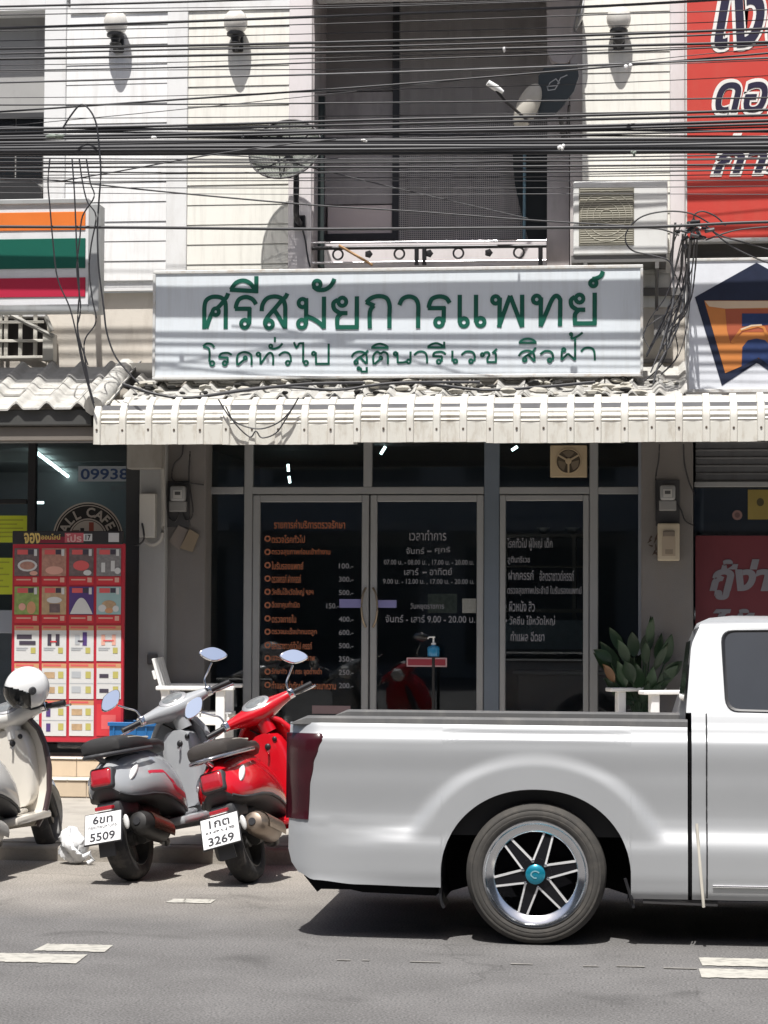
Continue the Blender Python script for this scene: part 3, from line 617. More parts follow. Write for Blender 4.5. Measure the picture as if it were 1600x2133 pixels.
# number strip and stickers on the glass
x0, x1, z0, z1 = RC(163, 971, 270, 1003, YF - .004); b = MB(); b.rect(x0, x1, z0, z1, YF - .004)
ns = b.part('number_strip', mat('pale_blue_strip', (.30, .34, .38), .5), store, normals=False)
x0, x1, z0, z1 = RC(168, 976, 268, 999, YF - .006); b = MB(); text(b, '09938', x0, x1, z0, z1, YF - .006, 0, .02); b.part('lettering', mat('navy_vinyl', (.02, .05, .14), .5), ns, normals=False)
x0, x1, z0, z1 = RC(230, 1008, 271, 1024, YF - .004); b = MB(); text(b, 'ลูกค้า', x0, x1, z0, z1, YF - .004, 0, .03); b.part('lettering', mat('dim_vinyl', (.10, .12, .14), .5), store, normals=False)
for (a, b0, c, d_) in ((-60, 1074, 56, 1130), (-60, 1162, 27, 1238)):
    x0, x1, z0, z1 = RC(a, b0, c, d_, YF - .005); b = MB(); b.box(x0, x1, YF - .007, YF - .003, z0, z1)
    for k in range(5): 
        zz = z1 - .03 - k * (z1 - z0 - .05) / 5; b.rect(x0 + .05, x1 - .03 - .05 * (k % 2), zz - .012, zz, YF - .0085, 1)
    b.part('yellow_notice', [mat('yellow_green_paper', (.52, .60, .03), .6), mat('olive_print', (.34, .38, .03), .6)], store, normals=False)
# round cafe sticker
cc = P(183, 1121, YF - .008); RCf = .285
b = MB()
ring = lambda r_: [(cc.x + r_ * math.cos(q), cc.z + r_ * math.sin(q)) for q in [2 * math.pi * k / 48 for k in range(48)]]
b.flat(ring(RCf * 1.02), YF - .008, 0); b.stroke(ring(RCf), .012, YF - .0095, 1, True); b.stroke(ring(RCf * .93), .008, YF - .0095, 1, True); b.stroke(ring(RCf * .54), .012, YF - .0095, 1, True); b.flat(ring(RCf * .50), YF - .0095, 1)
for ch, ang in zip('ALL CAFE', (157, 136, 116, 100, 84, 63, 45, 28)):
    if ch == ' ': continue
    q = R(ang); vs, fs = text_geo(ch, .03, 0)
    ax = (min(v[0] for v in vs) + max(v[0] for v in vs)) / 2; k = .105
    pts = []
    for v in vs:
        lx, lz = (v[0] - ax) * k, (v[1] - .35) * k
        t_ = q - math.pi / 2; rr_ = RCf * .735 + lz
        pts.append((cc.x + rr_ * math.cos(q) + lx * math.cos(t_), YF - .0098, cc.z + rr_ * math.sin(q) + lx * math.sin(t_)))
    b.add(pts, fs, 1)
for (a, b0, c, d_, mi) in ((168, 1100, 176, 1112, 0), (186, 1088, 196, 1110, 2), (150, 1104, 166, 1112, 3)):
    x0, x1, z0, z1 = RC(a, b0, c, d_, YF); b.rect(x0, x1, z0, z1, YF - .0105, mi)
b.part('cafe_logo', [mat('logo_black', (.016, .014, .013), .5), mat('logo_white', (.46, .42, .37), .5), mat('logo_red', (.28, .07, .045), .5), mat('logo_brown', (.16, .10, .07), .5)], store, normals=False)
# lit tubes inside the store, one row going back
a0 = Vector((P(75, 942, 18.2).x, 18.2, 2.86)); 
pA = P(75, 942, 17.9); zc = pA.z
ORDN = 'first second third fourth fifth sixth seventh eighth'.split()
for k in range(8):
    f0, f1 = k / 8 + .01, (k + .86) / 8
    def pt(f): 
        px, py = 75 + 140 * f, 942 + 106 * f
        d = CAM_M @ Vector(((px - 800) / F_PX, -(py - H_PX / 2) / F_PX, -1.0)); t = (2.90 - CAM_H) / d.z
        return Vector((d.x * t, d.y * t, 2.90))
    b = MB(); b.tube([pt(f0), pt(f1)], .016, 8); b.one('fluorescent_tube', M_TUBE, ORDN[k] + ' lit tube lamp from the left in the diagonal row behind the store glass', 'lamp', 'diagonal row of lit tube lamps in the store')
for (a, c) in ((-60, 50), (72, 91)):
    b = MB(); b.tube([P(a, 1047, 20.5), P(c, 1047, 20.5)], .012, 8); b.one('fluorescent_tube', M_TUBE, 'short level lit tube lamp right of the black mullion in the store' if a > 0 else 'long level lit tube lamp left of the black mullion in the store', 'lamp')
b = MB(); x0, x1, z0, z1 = RC(-200, 1300, 260, 1572, 18.6); b.rbox(x0, x1, 18.6, 19.1, ZL, z1, .02, 2); b.one('store_counter', mat('counter_grey', (.28, .29, .30), .5), 'grey counter inside the store behind the promotion board', 'counter')
# white corner post with conduit
col = thing('corner_column', 'pale grey corner column with conduit between the store and the clinic', 'column', (wx(318, 17.3), 17.4, ZL))
x0, x1 = wx(290, 17.26), wx(344, 17.26)
b = MB(); b.rbox(x0, x1, 17.26, 17.56, ZL, 3.0, .008, 1); b.part('shaft', mat('column_paint', (.33, .335, .335), .7, var=.05, dirt=(.26, .25, .23), dirt_amt=.35), col)
b = MB(); x0, x1, z0, z1 = RC(270, 918, 342, 978, 17.2); b.rbox(x0, x1, 17.1, 17.25, z0, z1, .01, 2); b.part('capital_box', mat('grey_box', (.27, .26, .24), .7, dirt=(.15, .13, .11), dirt_amt=.5), col)
b = MB(); x0, x1, z0, z1 = RC(291, 1028, 324, 1120, 17.2); b.rbox(x0, x1, 17.18, 17.26, z0, z1, .008, 2); b.part('cover_box', mat('box_paint', (.52, .51, .48), .6, var=.05), col)
b = MB(); b.tube(smooth_pts([P(338, 950, 17.2), P(340, 1040, 17.2), P(338, 1110, 17.2), P(328, 1130, 17.2), P(312, 1133, 17.2), P(300, 1122, 17.2), P(295, 1095, 17.2)], 4), .018, 8); b.part('conduit', mat('conduit_grey', (.34, .33, .31), .6), col, smooth=60)
b = MB(); b.tube(smooth_pts([P(296, 1090, 17.17), P(300, 1122, 17.16), P(288, 1135, 17.16), P(280, 1135, 17.2)], 4), .008, 6); b.part('wire', M_CABLE, col, smooth=60)
b = MB(); x0, x1, z0, z1 = RC(308, 1362, 328, 1384, 17.25); b.rbox(x0, x1, 17.22, 17.262, z0, z1, .008, 2); b.part('socket', mat('socket_grey', (.08, .08, .085), .5), col)
# ------------------------------------------------------------------ promotion board
YB2 = 16.93
pb = thing('promotion_board', 'tall red board of small product cards by the store entrance', 'board', (P(140, 1545, YB2).x, YB2, ZL))
M_RED = mat('promo_red', (.42, .018, .035), .5, var=.06); M_REDD = mat('promo_maroon', (.20, .012, .03), .5)
x0, x1, z0, z1 = RC(24, 1132, 258, 1546, YB2); b = MB(); b.rbox(x0, x1, YB2, YB2 + .04, z0, z1, .006, 1); b.part('panel', M_RED, pb)
b = MB(); 
for xx in (x0 + .06, x1 - .10): b.box(xx, xx + .04, YB2 + .01, YB2 + .30, ZL, z0 + .1)
b.part('foot', M_BLACK, pb)
hx0, hx1, hz0, hz1 = RC(26, 1106, 256, 1134, YB2); b = MB(); b.rbox(hx0, hx1, YB2 - .004, YB2 + .03, hz0, hz1, .004, 1, 0)
def prect(b, pxa, pya, pxb, pyb, y, mi): 
    a_ = RC(pxa, pya, pxb, pyb, y); b.rect(a_[0], a_[1], a_[2], a_[3], y, mi)
prect(b, 80, 1118, 140, 1131, YB2 - .006, 1); prect(b, 135, 1110, 174, 1130, YB2 - .0065, 2); prect(b, 174, 1112, 192, 1127, YB2 - .007, 3); prect(b, 226, 1110, 248, 1129, YB2 - .007, 3)
a_ = RC(50, 1110, 84, 1132, YB2 - .008); text(b, 'จอง', a_[0], a_[1], a_[2], a_[3], YB2 - .008, 4, .03); a_ = RC(86, 1112, 126, 1124, YB2 - .009); text(b, 'ออนไลน์', a_[0], a_[1], a_[2], a_[3], YB2 - .009, 4, .02)
a_ = RC(138, 1112, 170, 1129, YB2 - .008); text(b, 'โปร', a_[0], a_[1], a_[2], a_[3], YB2 - .0085, 5, .03); a_ = RC(178, 1114, 189, 1125, YB2 - .009); text(b, '17', a_[0], a_[1], a_[2], a_[3], YB2 - .009, 0, .03)
b.part('header', [mat('header_black', (.02, .018, .02), .5), M_REDD, mat('header_pink', (.45, .09, .11), .5), mat('header_white', (.5, .5, .5), .5), mat('header_yellow', (.62, .45, .14), .5), mat('header_pale', (.60, .35, .33), .5)], pb, normals=False)
CM = [mat('card_white', (.56, .56, .55), .5, var=.03), mat('card_orange', (.52, .27, .14), .5), mat('card_tag', (.42, .38, .11), .5, var=.1), mat('card_dark', (.05, .04, .06), .5), mat('card_red', (.52, .03, .04), .5), mat('card_photo_a', (.14, .10, .10), .5, var=.6, scale=30), mat('card_photo_b', (.38, .20, .15), .5, var=.5, scale=35), mat('card_photo_c', (.20, .19, .19), .5, var=.6, scale=40),
      mat('card_green', (.22, .30, .09), .5, var=.5, scale=30), mat('card_tan', (.42, .29, .17), .5, var=.4, scale=30), mat('card_violet', (.075, .04, .17), .5), mat('card_aqua', (.28, .42, .42), .5), mat('card_grey', (.38, .40, .42), .5), mat('card_salmon', (.62, .33, .26), .5), mat('card_pinkred', (.60, .10, .10), .5)]
def disc(b, px, py, rx, rz, y, mi):
    c = P(px, py, y); b.flat([(c.x + rx * .0036 * math.cos(q), c.z + rz * .0036 * math.sin(q)) for q in [2 * math.pi * k / 16 for k in range(16)]], y, mi)
rows = [(1142, 1218), (1222, 1297), (1303, 1376), (1382, 1457), (1459, 1535)]
for r_, (ya, yb) in enumerate(rows):
    for c_ in range(4):
        xa = 30 + c_ * 57; xb = xa + 51
        b = MB(); y = YB2 - .004
        def q_(a, b0, c, d_, mi, k=1): prect(b, xa + a, ya + b0, xa + c, ya + d_, y - .0012 * k, mi)
        if r_ < 2:
            ph = [[5, 6, 5, 7], [8, 9, 10, 11]][r_][c_]
            q_(0, 0, 51, 58, ph, 1); q_(0, 59, 51, 76, 4, 1); q_(6, 3, 28, 13, 14, 2); q_(29, 3, 40, 13, 3, 2); q_(41, 2, 47, 16, 0, 3); q_(4, 64, 34, 67, 13, 2); q_(38, 61, 47, 71, 13, 3)
            if r_ == 0 and c_ == 0: disc(b, xa + 27, ya + 36, 22, 13, y - .003, 0); disc(b, xa + 27, ya + 36, 17, 9, y - .004, 6); disc(b, xa + 40, ya + 52, 9, 5, y - .0045, 13)
            elif r_ == 0 and c_ == 2: disc(b, xa + 25, ya + 36, 18, 11, y - .003, 14); disc(b, xa + 38, ya + 51, 9, 6, y - .004, 0)
            elif r_ == 0 and c_ == 1: disc(b, xa + 26, ya + 46, 20, 9, y - .003, 13)
            elif r_ == 0: q_(10, 30, 18, 50, 0, 3); q_(30, 26, 38, 48, 0, 3); disc(b, xa + 44, ya + 47, 7, 7, y - .005, 0)
            elif c_ == 0: disc(b, xa + 35, ya + 44, 10, 14, y - .003, 1); disc(b, xa + 16, ya + 42, 8, 8, y - .004, 13)
            elif c_ == 1: disc(b, xa + 26, ya + 28, 17, 7, y - .003, 0); q_(16, 36, 38, 54, 5, 3)
            elif c_ == 2: b.flat([(P(xa + 2 + 47 * k / 12, ya + 57 - 34 * math.sin(math.pi * k / 12), y).x, P(xa + 2 + 47 * k / 12, ya + 57 - 34 * math.sin(math.pi * k / 12), y).z) for k in range(13)], y - .003, 0)
            else: disc(b, xa + 26, ya + 38, 16, 10, y - .003, 9); disc(b, xa + 12, ya + 45, 9, 8, y - .0042, 0); disc(b, xa + 40, ya + 46, 7, 7, y - .005, 0); disc(b, xa + 26, ya + 50, 9, 6, y - .0054, 1)
        elif r_ == 4 and c_ == 3:
            q_(0, 8, 51, 74, 4, 1); q_(10, 30, 40, 60, 14, 2)
        else:
            q_(0, 0, 51, 10, 1, 1); q_(3, 2, 40, 6, 14, 2); q_(0, 10, 51, 74, 0, 1)
            if r_ == 2:
                pc = [3, 10, 12, 13][c_]
                if c_ == 0: q_(5, 19, 36, 28, pc, 3); q_(10, 32, 44, 40, 3, 4)
                elif c_ == 1: q_(12, 18, 20, 42, 3, 3); q_(29, 18, 37, 42, 3, 3); q_(18, 32, 31, 35, 4, 4)
                elif c_ == 2: q_(28, 14, 37, 42, 10, 3); q_(12, 20, 22, 40, 12, 3); q_(18, 31, 31, 34, 3, 4)
                else: q_(10, 19, 18, 41, 13, 3); q_(32, 19, 40, 41, 13, 3); q_(14, 30, 36, 33, 14, 4)
                q_(4, 46, 28, 48, 12, 3); q_(4, 50, 24, 52, 12, 3); q_(34, 46, 44, 58, 2, 3)
            else:
                q_(1, 41, 50, 42.5, 12, 2)
                for h_ in (0, 1):
                    q_(34, 17 + 31 * h_, 45, 31 + 31 * h_, 2, 3); k_ = (r_ * 7 + c_ * 3 + h_ * 5) % 5
                    if k_ == 0: q_(6, 22 + 31 * h_, 25, 30 + 31 * h_, 3, 3)
                    elif k_ == 1: q_(9, 17 + 31 * h_, 18, 34 + 31 * h_, 10, 3); 
                    elif k_ == 2: q_(5, 17 + 31 * h_, 24, 30 + 31 * h_, 12, 3)
                    elif k_ == 3: q_(11, 16 + 31 * h_, 17, 34 + 31 * h_, 4, 3)
                    else: q_(5, 18 + 31 * h_, 27, 31 + 31 * h_, 9, 3)
        b.part('card', CM, pb, normals=False)
# ------------------------------------------------------------------ right shop (loan office)
loan = thing('loan_shop_building', 'loan shop shophouse at the right edge with roller shutter and red window banner', 'building', (wx(1427) + 2, YW + 2, ZP))
XR = wx(1427) + .004; XR1 = XR + 4.2
b = MB(); b.box(XR, XR1, YW - .006, YW + .3, 3.035, ZT); b.part('wall', M_WALL, loan)
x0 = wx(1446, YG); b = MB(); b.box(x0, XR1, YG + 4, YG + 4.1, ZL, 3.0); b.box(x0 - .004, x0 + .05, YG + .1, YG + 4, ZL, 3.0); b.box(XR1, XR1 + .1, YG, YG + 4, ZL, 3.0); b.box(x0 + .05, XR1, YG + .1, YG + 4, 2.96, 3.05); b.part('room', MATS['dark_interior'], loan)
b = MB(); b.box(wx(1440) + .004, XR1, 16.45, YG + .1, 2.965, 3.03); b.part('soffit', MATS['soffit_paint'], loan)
sl = MB(); sl.add([(0, 0, 0), (3, 0, 0), (3, .012, .012), (0, .012, .012), (0, .012, .05), (3, .012, .05), (3, 0, .062), (0, 0, .062)], [(0, 1, 2, 3), (3, 2, 5, 4), (4, 5, 6, 7)]); slm = sl.mesh('shutter_slat', mat('shutter_grey', (.12, .125, .135), .5, .3, dirt=(.05, .05, .05), dirt_amt=.6))
zz = P(1520, 1002, YG - .12).z
for k in range(6): piece('shutter_slat', slm, (x0 + .01, YG - .12, zz + .062 * k), loan)
x0_, x1_, z0, z1 = RC(1446, 1003, 1760, 1014, YG - .13); b = MB(); b.rbox(x0_, x1_, YG - .14, YG - .08, z0, z1, .004, 1); b.part('shutter_bar', M_ALU, loan)
x0_, x1_, z0, z1 = RC(1446, 1014, 1760, 1572, YG); b = MB(); b.box(x0_, x1_, YG, YG + .006, z0, z1); b.part('pane', G_SHOP, loan)
x0_, x1_, z0, z1 = RC(1449, 1116, 1760, 1330, YG - .006); b = MB(); b.rect(x0_, x1_, z0, z1, YG - .006)
bn = b.part('window_banner', mat('banner_maroon', (.14, .024, .034), .5, var=.08), loan, normals=False)
M_BG = mat('banner_grey', (.20, .20, .23), .5)
b = MB(); a_ = RC(1478, 1165, 1660, 1250, YG - .009); text(b, 'กู้ง่าย', a_[0], a_[1], a_[2], a_[3], YG - .0085, 0, .045, .22); text(b, 'กู้ง่าย', a_[0] + .02, a_[1] - .02, a_[2] + .02, a_[3] - .02, YG - .011, 1, .005, .22)
a_ = RC(1485, 1268, 1680, 1325, YG - .009); text(b, 'ได้เร็ว', a_[0], a_[1], a_[2], a_[3], YG - .0085, 0, .035, .22)
b.part('lettering', [M_BG, MATS['banner_maroon']], bn, normals=False)
x0_, x1_, z0, z1 = RC(1558, 1020, 1650, 1082, YG - .006); b = MB(); b.rect(x0_, x1_, z0, z1, YG - .006); disc(b, 1584, 1046, 8, 9, YG - .008, 1); b.part('gold_notice', [mat('gold_paper', (.26, .20, .05), .5, var=.15), mat('gold_print', (.06, .05, .02), .5)], loan, normals=False)
b = MB(); disc(b, 1536, 1073, 11, 11, YG - .006, 0); disc(b, 1536, 1073, 6, 6, YG - .008, 1); b.part('round_sticker', [mat('sticker_pinkish', (.22, .13, .12), .5), mat('sticker_dim', (.12, .07, .07), .5)], loan, normals=False)
# ------------------------------------------------------------------ meters and boxes on the pillars
def meter(px, py, name, label, k=1.0):
    t = thing(name, label, 'meter', P(px, py + 30, YP - .1)); Y = YP
    x0, x1, z0, z1 = RC(px - 25, py - 34, px + 25, py + 62, Y - .015); b = MB(); b.box(x0, x1, Y - .015, Y - .002, z0, z1); b.part('backboard', mat('meter_board', (.05, .05, .055), .6), t)
    x0, x1, z0, z1 = RC(px - 16, py - 24, px + 16, py + 8, Y - .08); b = MB(); b.rbox(x0, x1, Y - .10, Y - .015, z0, z1, .02, 3); b.part('cover', mat('meter_cover', (.27, .275, .28), .25), t, smooth=40)
    x0, x1, z0, z1 = RC(px - 9, py - 15, px + 9, py + 2, Y - .102); b = MB(); b.rect(x0, x1, z0, z1, Y - .103, 0); x0, x1, z0, z1 = RC(px - 6, py - 12, px + 6, py - 5, Y - .102); b.rect(x0, x1, z0, z1, Y - .105, 1); b.part('dial', [mat('dial_pale', (.42, .42, .41), .4), mat('dial_dark', (.06, .06, .06), .4)], t, normals=False)
    x0, x1, z0, z1 = RC(px - 18, py + 8, px + 18, py + 30, Y - .06); b = MB(); b.rbox(x0, x1, Y - .075, Y - .015, z0, z1, .01, 2); b.part('terminal_block', mat('meter_grey', (.22, .22, .22), .5), t)
    return t
meter(370, 1036, 'electricity_meter', 'grey electricity meter on the rough pillar left of the clinic glass')
meter(1391, 1034, 'electricity_meter', 'grey electricity meter above the beige letter box right of the clinic')
for pts, lab in (([(352, 1062), (352, 1078), (364, 1086), (372, 1074), (370, 1064)], 'looped black wire under the left electricity meter'), ([(380, 1064), (386, 1082), (398, 1080), (402, 1060), (394, 1000), (396, 940)], 'black wire rising from the left electricity meter'),
                 ([(425, 1010), (395, 1006), (360, 1000), (362, 968), (378, 950), (382, 925)], 'thin black wire curling beside the left electricity meter'), ([(1374, 925), (1372, 960), (1366, 1000), (1367, 1085)], 'straight black wire down to the right electricity meter'), ([(1424, 925), (1426, 965), (1436, 1005), (1448, 1030)], 'black wire curving past the pillar corner to the loan shop'), ([(1412, 1050), (1420, 1065), (1428, 1085), (1446, 1095)], 'thin wire leaving the right electricity meter')):
    b = MB(); b.tube(smooth_pts([P(a, c, YP - .03) for a, c in pts], 5), .0065, 6); b.one('wire', M_CABLE, lab, 'wire', smooth=60)
lbx = thing('letter_box', 'beige letter box on the pillar right of the clinic', 'letter box', P(1392, 1168, YP - .06))
x0, x1, z0, z1 = RC(1370, 1090, 1416, 1168, YP - .09); b = MB(); b.rbox(x0, x1, YP - .09, YP - .002, z0, z1, .01, 2); b.part('box', mat('letterbox_beige', (.46, .40, .30), .5, var=.06, dirt=(.26, .21, .15), dirt_amt=.4), lbx)
c = P(1393, 1134, YP - .093); sx = .00375
b = MB(); pl = [(-14, -24), (14, -24)] + [(14 * math.cos(q), 12 + 14 * math.sin(q)) for q in [math.pi * k / 10 for k in range(11)]]
b.prism([(c.x + a * sx, c.z + d_ * sx) for a, d_ in pl], YP - .094, YP - .088); b.part('door', mat('letterbox_tan', (.34, .28, .21), .5), lbx)
x0, x1, z0, z1 = RC(1381, 1106, 1406, 1118, YP - .1); b = MB(); b.rbox(x0, x1, YP - .108, YP - .092, z0, z1, .005, 2); b.part('flap', mat('letterbox_dark', (.17, .14, .11), .5), lbx)
x0, x1, z0, z1 = RC(1386, 1144, 1402, 1154, YP - .1); b = MB(); b.rect(x0, x1, z0, z1, YP - .096); b.part('label_plate', mat('letterbox_plate', (.22, .18, .13), .5), lbx, normals=False)
b = MB(); rr = random.Random(5)
for k in range(9):
    q = rr.uniform(0, 6.28); c = P(1362 + rr.uniform(-6, 6), 1135 + rr.uniform(-18, 20), YP - .05)
    b.tube([c, c + Vector((math.cos(q) * .03, -.02, math.sin(q) * .05))], [.008, .002], 5)
b.one('dried_garland', mat('dried_brown', (.06, .04, .03), .8), 'dried dark garland hanging left of the beige letter box', 'garland')
for k, (pts, m_, lab) in enumerate((([(352, 1128), (372, 1094), (392, 1104), (374, 1146)], mat('greyish_card', (.20, .175, .16), .7), 'tilted grey card stuck on the pillar below the left meter'), ([(376, 1142), (396, 1102), (416, 1114), (402, 1150)], mat('brown_card', (.23, .185, .13), .7), 'tilted brown card on the pillar beside the grey one'))):
    b = MB(); b.prism([(P(a, c, YP - .01).x, P(a, c, YP - .01).z) for a, c in pts], YP - .02 - .012 * k, YP - .012 - .012 * k); b.one('card_sheet', m_, lab, 'card')
# ------------------------------------------------------------------ clinic sign
YS = 16.70
sgn = thing('clinic_sign', 'long white clinic sign board with green lettering above the awning', 'sign', P(830, 787, YS))
q0, q1 = P(318, 563, YS), P(1340, 552, YS); q2, q3 = P(318, 788, YS), P(1340, 787, YS)
SX0, SX1 = (q0.x + q2.x) / 2, (q1.x + q3.x) / 2; SZ0, SZ1 = (q2.z + q3.z) / 2, (q0.z + q1.z) / 2
b = MB(); b.box(SX0 + .02, SX1 - .02, YS + .006, YS + .14, SZ0 + .02, SZ1 - .02); b.part('panel', M_SIGNW, sgn)
M_FRM = mat('sign_frame', (.66, .66, .64), .5, .2, var=.06, dirt=(.36, .22, .10), dirt_amt=.5, dirt_scale=(6, 6, 6))
for nm, (a, c, d, e) in enumerate(((SX0, SX1, SZ1 - .025, SZ1), (SX0, SX1, SZ0, SZ0 + .025), (SX0, SX0 + .022, SZ0 + .026, SZ1 - .026), (SX1 - .022, SX1, SZ0 + .026, SZ1 - .026))):
    b = MB(); b.rbox(a, c, YS - .006, YS + .15, d, e, .004, 1); b.part('frame', M_FRM, sgn)
for xx in (SX0 + .5, (SX0 + SX1) / 2, SX1 - .5):
    b = MB(); b.tube([(xx, YS + .15, SZ1 - .1), (xx, YW + .0, SZ1 + .02)], .015, 6); b.tube([(xx, YS + .15, SZ0 + .1), (xx, YW + .05, SZ0 + .1)], .015, 6); b.part('bracket', M_STEEL, sgn)
LZ = [0.0]
def sgn_pt(px, py):
    t = (px - 318) / 1022.0
    top = 563 + (552 - 563) * t; bot = 788 - t
    return (SX0 + (SX1 - SX0) * t, SZ1 + (SZ0 - SZ1) * (py - top) / (bot - top))
def glyphs(specs, ox, w, name):
    b = MB(); K = 3.478
    for s in specs:
        LZ[0] += .00012; y = YS + .003 - (LZ[0] % .004)
        if s[0] == 'o':
            _, cx, cy, r_ = s; pts = [sgn_pt(ox + (cx + r_ * .86 * math.cos(q)) / K, 550 + (cy + r_ * .9 * math.sin(q)) / K) for q in [2 * math.pi * k / 16 for k in range(16)]]
            b.stroke(pts, w * .92, y, 0, True)
        else:
            pts = [(ox + s[i] / K, 550 + s[i + 1] / K) for i in range(0, len(s), 2)]
            if len(pts) > 2: pts = smooth_pts([(a, c, 0) for a, c in pts], 4); pts = [(p[0], p[1]) for p in pts]
            b.stroke([sgn_pt(*p) for p in pts], w, y)
    return b.part('lettering', M_GREEN, sgn, normals=False)
A1 = [(97, 465, 97, 380, 97, 310, 108, 262, 140, 238, 180, 232, 222, 240, 248, 266, 255, 305, 255, 380, 255, 465), (272, 207, 262, 232, 245, 255, 222, 285, 195, 312), ('o', 181, 340, 27), (156, 345, 135, 390, 112, 460),
      (478, 288, 452, 252, 405, 235, 355, 250, 333, 290, 330, 318), (322, 320, 440, 320), (430, 312, 430, 380, 428, 430), ('o', 396, 428, 32), (292, 182, 330, 132, 385, 116, 435, 138, 466, 180), (284, 182, 490, 194), (479, 84, 479, 208),
      (520, 338, 526, 290, 560, 245, 618, 232, 668, 248, 690, 290, 693, 360, 693, 466), (708, 210, 695, 235, 668, 258, 620, 315, 575, 365, 548, 405, 545, 435), ('o', 575, 432, 32), (612, 330, 645, 378, 690, 455),
      ('o', 819, 280, 33), (846, 245, 846, 340, 846, 432), ('o', 815, 430, 33), (846, 372, 900, 396, 945, 425, 980, 460), (976, 234, 976, 466), ('o', 925, 145, 30), (897, 160, 930, 184, 985, 182, 1028, 152, 1052, 105),
      ('o', 1110, 272, 33), (1078, 258, 1046, 280, 1052, 325, 1090, 352), (1078, 354, 1148, 354), (1105, 356, 1074, 390, 1076, 466), (1062, 456, 1230, 456), (1216, 233, 1216, 460),
      (1311, 466, 1311, 345, 1340, 300), (1345, 302, 1282, 275), (1284, 278, 1320, 246, 1375, 232, 1430, 246, 1453, 295, 1453, 380, 1453, 466)]
A2 = [(64, 298, 85, 255, 130, 236, 178, 250, 200, 295, 200, 380, 200, 465), (428, 284, 402, 248, 352, 236, 302, 252, 282, 290, 278, 318), (270, 320, 398, 320), (386, 312, 384, 420), ('o', 351, 424, 33), (500, 224, 500, 425), ('o', 530, 424, 33), (617, 224, 617, 425), ('o', 650, 422, 33),
      ('o', 758, 262, 30), (788, 245, 786, 350, 786, 462), (780, 460, 862, 232), (862, 232, 948, 460), (948, 225, 948, 460), ('o', 1052, 260, 31), (1083, 245, 1081, 350, 1081, 457), (1078, 455, 1120, 360, 1160, 265, 1190, 234, 1217, 255, 1220, 300, 1218, 455),
      ('o', 1357, 255, 32), (1325, 242, 1297, 265, 1302, 308, 1338, 335), (1326, 336, 1398, 336), (1352, 338, 1325, 372, 1326, 446), (1312, 436, 1478, 436), (1465, 212, 1465, 440), ('o', 1455, 142, 26), (1448, 112, 1480, 106, 1510, 88, 1524, 56)]
B1 = [(172, 598, 152, 574, 115, 570, 90, 590), (90, 592, 125, 600, 138, 625, 137, 700), ('o', 158, 712, 18), (302, 652, 272, 637, 225, 642, 208, 668), (204, 669, 274, 671), (272, 668, 272, 710), ('o', 251, 712, 17), (343, 727, 341, 672, 360, 642, 400, 632, 440, 648, 448, 680, 448, 727), ('o', 402, 675, 13), (394, 686, 347, 725),
      ('o', 497, 648, 14), (511, 640, 514, 722), (514, 720, 565, 648, 592, 640, 606, 668, 606, 727), ('o', 588, 590, 13), (576, 600, 610, 609, 650, 596, 674, 570), (618, 524, 618, 562), (648, 658, 680, 635, 716, 640, 734, 668, 736, 705), ('o', 714, 712, 17),
      (758, 562, 776, 600, 800, 568), (798, 570, 832, 570), (826, 566, 826, 708), ('o', 847, 712, 17), ('o', 903, 645, 14), (918, 636, 921, 724), (914, 720, 1020, 720), (1012, 574, 1012, 724),
      (1180, 672, 1200, 644, 1240, 632, 1280, 646, 1290, 675, 1290, 724), (1300, 624, 1272, 652, 1225, 682, 1200, 705), ('o', 1212, 710, 15), (1240, 672, 1288, 722), ('o', 1232, 755, 11), (1246, 750, 1252, 777), (1248, 778, 1296, 778), (1290, 744, 1290, 782),
      (1340, 727, 1336, 672, 1352, 642, 1372, 636, 1390, 652), (1390, 652, 1410, 636, 1436, 646, 1443, 675, 1443, 727), ('o', 1392, 680, 12), (1384, 690, 1345, 725), (1328, 602, 1352, 584, 1385, 577, 1420, 586, 1442, 602), (1322, 606, 1448, 606)]
B2 = [('o', 37, 650, 14), (51, 640, 54, 718), (54, 714, 100, 712, 125, 702), ('o', 133, 706, 15), (146, 634, 146, 712), (172, 660, 200, 637, 240, 637, 262, 662, 266, 722), (400, 655, 372, 637, 322, 642, 308, 667), (304, 668, 374, 670), (372, 668, 372, 708), ('o', 350, 708, 16), (272, 600, 300, 581, 340, 575, 386, 600), (268, 604, 398, 606), (389, 564, 389, 612),
      (448, 629, 448, 705), ('o', 470, 706, 15), (513, 662, 545, 637, 590, 640, 608, 665, 606, 705), ('o', 582, 707, 15), ('o', 664, 660, 13), (676, 646, 702, 642, 714, 660, 700, 690, 702, 716), (698, 714, 766, 714), (760, 716, 760, 655, 738, 646), (735, 650, 768, 618),
      (924, 672, 945, 644, 985, 632, 1022, 644, 1036, 670, 1037, 712), (1046, 610, 1020, 645, 975, 672, 955, 692), ('o', 967, 698, 15), (990, 660, 1036, 710), (930, 570, 955, 552, 990, 545, 1025, 554, 1046, 572), (924, 575, 1052, 576),
      (1078, 660, 1110, 637, 1150, 640, 1168, 665, 1168, 702), ('o', 1145, 703, 15), ('o', 1245, 628, 13), (1232, 636, 1229, 704), (1229, 702, 1275, 655), (1275, 655, 1326, 702), (1326, 546, 1326, 704), ('o', 1297, 514, 9), (1306, 516, 1302, 545, 1340, 532, 1380, 502), (1368, 642, 1395, 616, 1440, 616, 1462, 642, 1467, 706)]
glyphs(A1, 400, .0335, 'a'); glyphs(A2, 820, .0335, 'a'); glyphs(B1, 400, .0165, 'b'); glyphs(B2, 820, .0165, 'b')
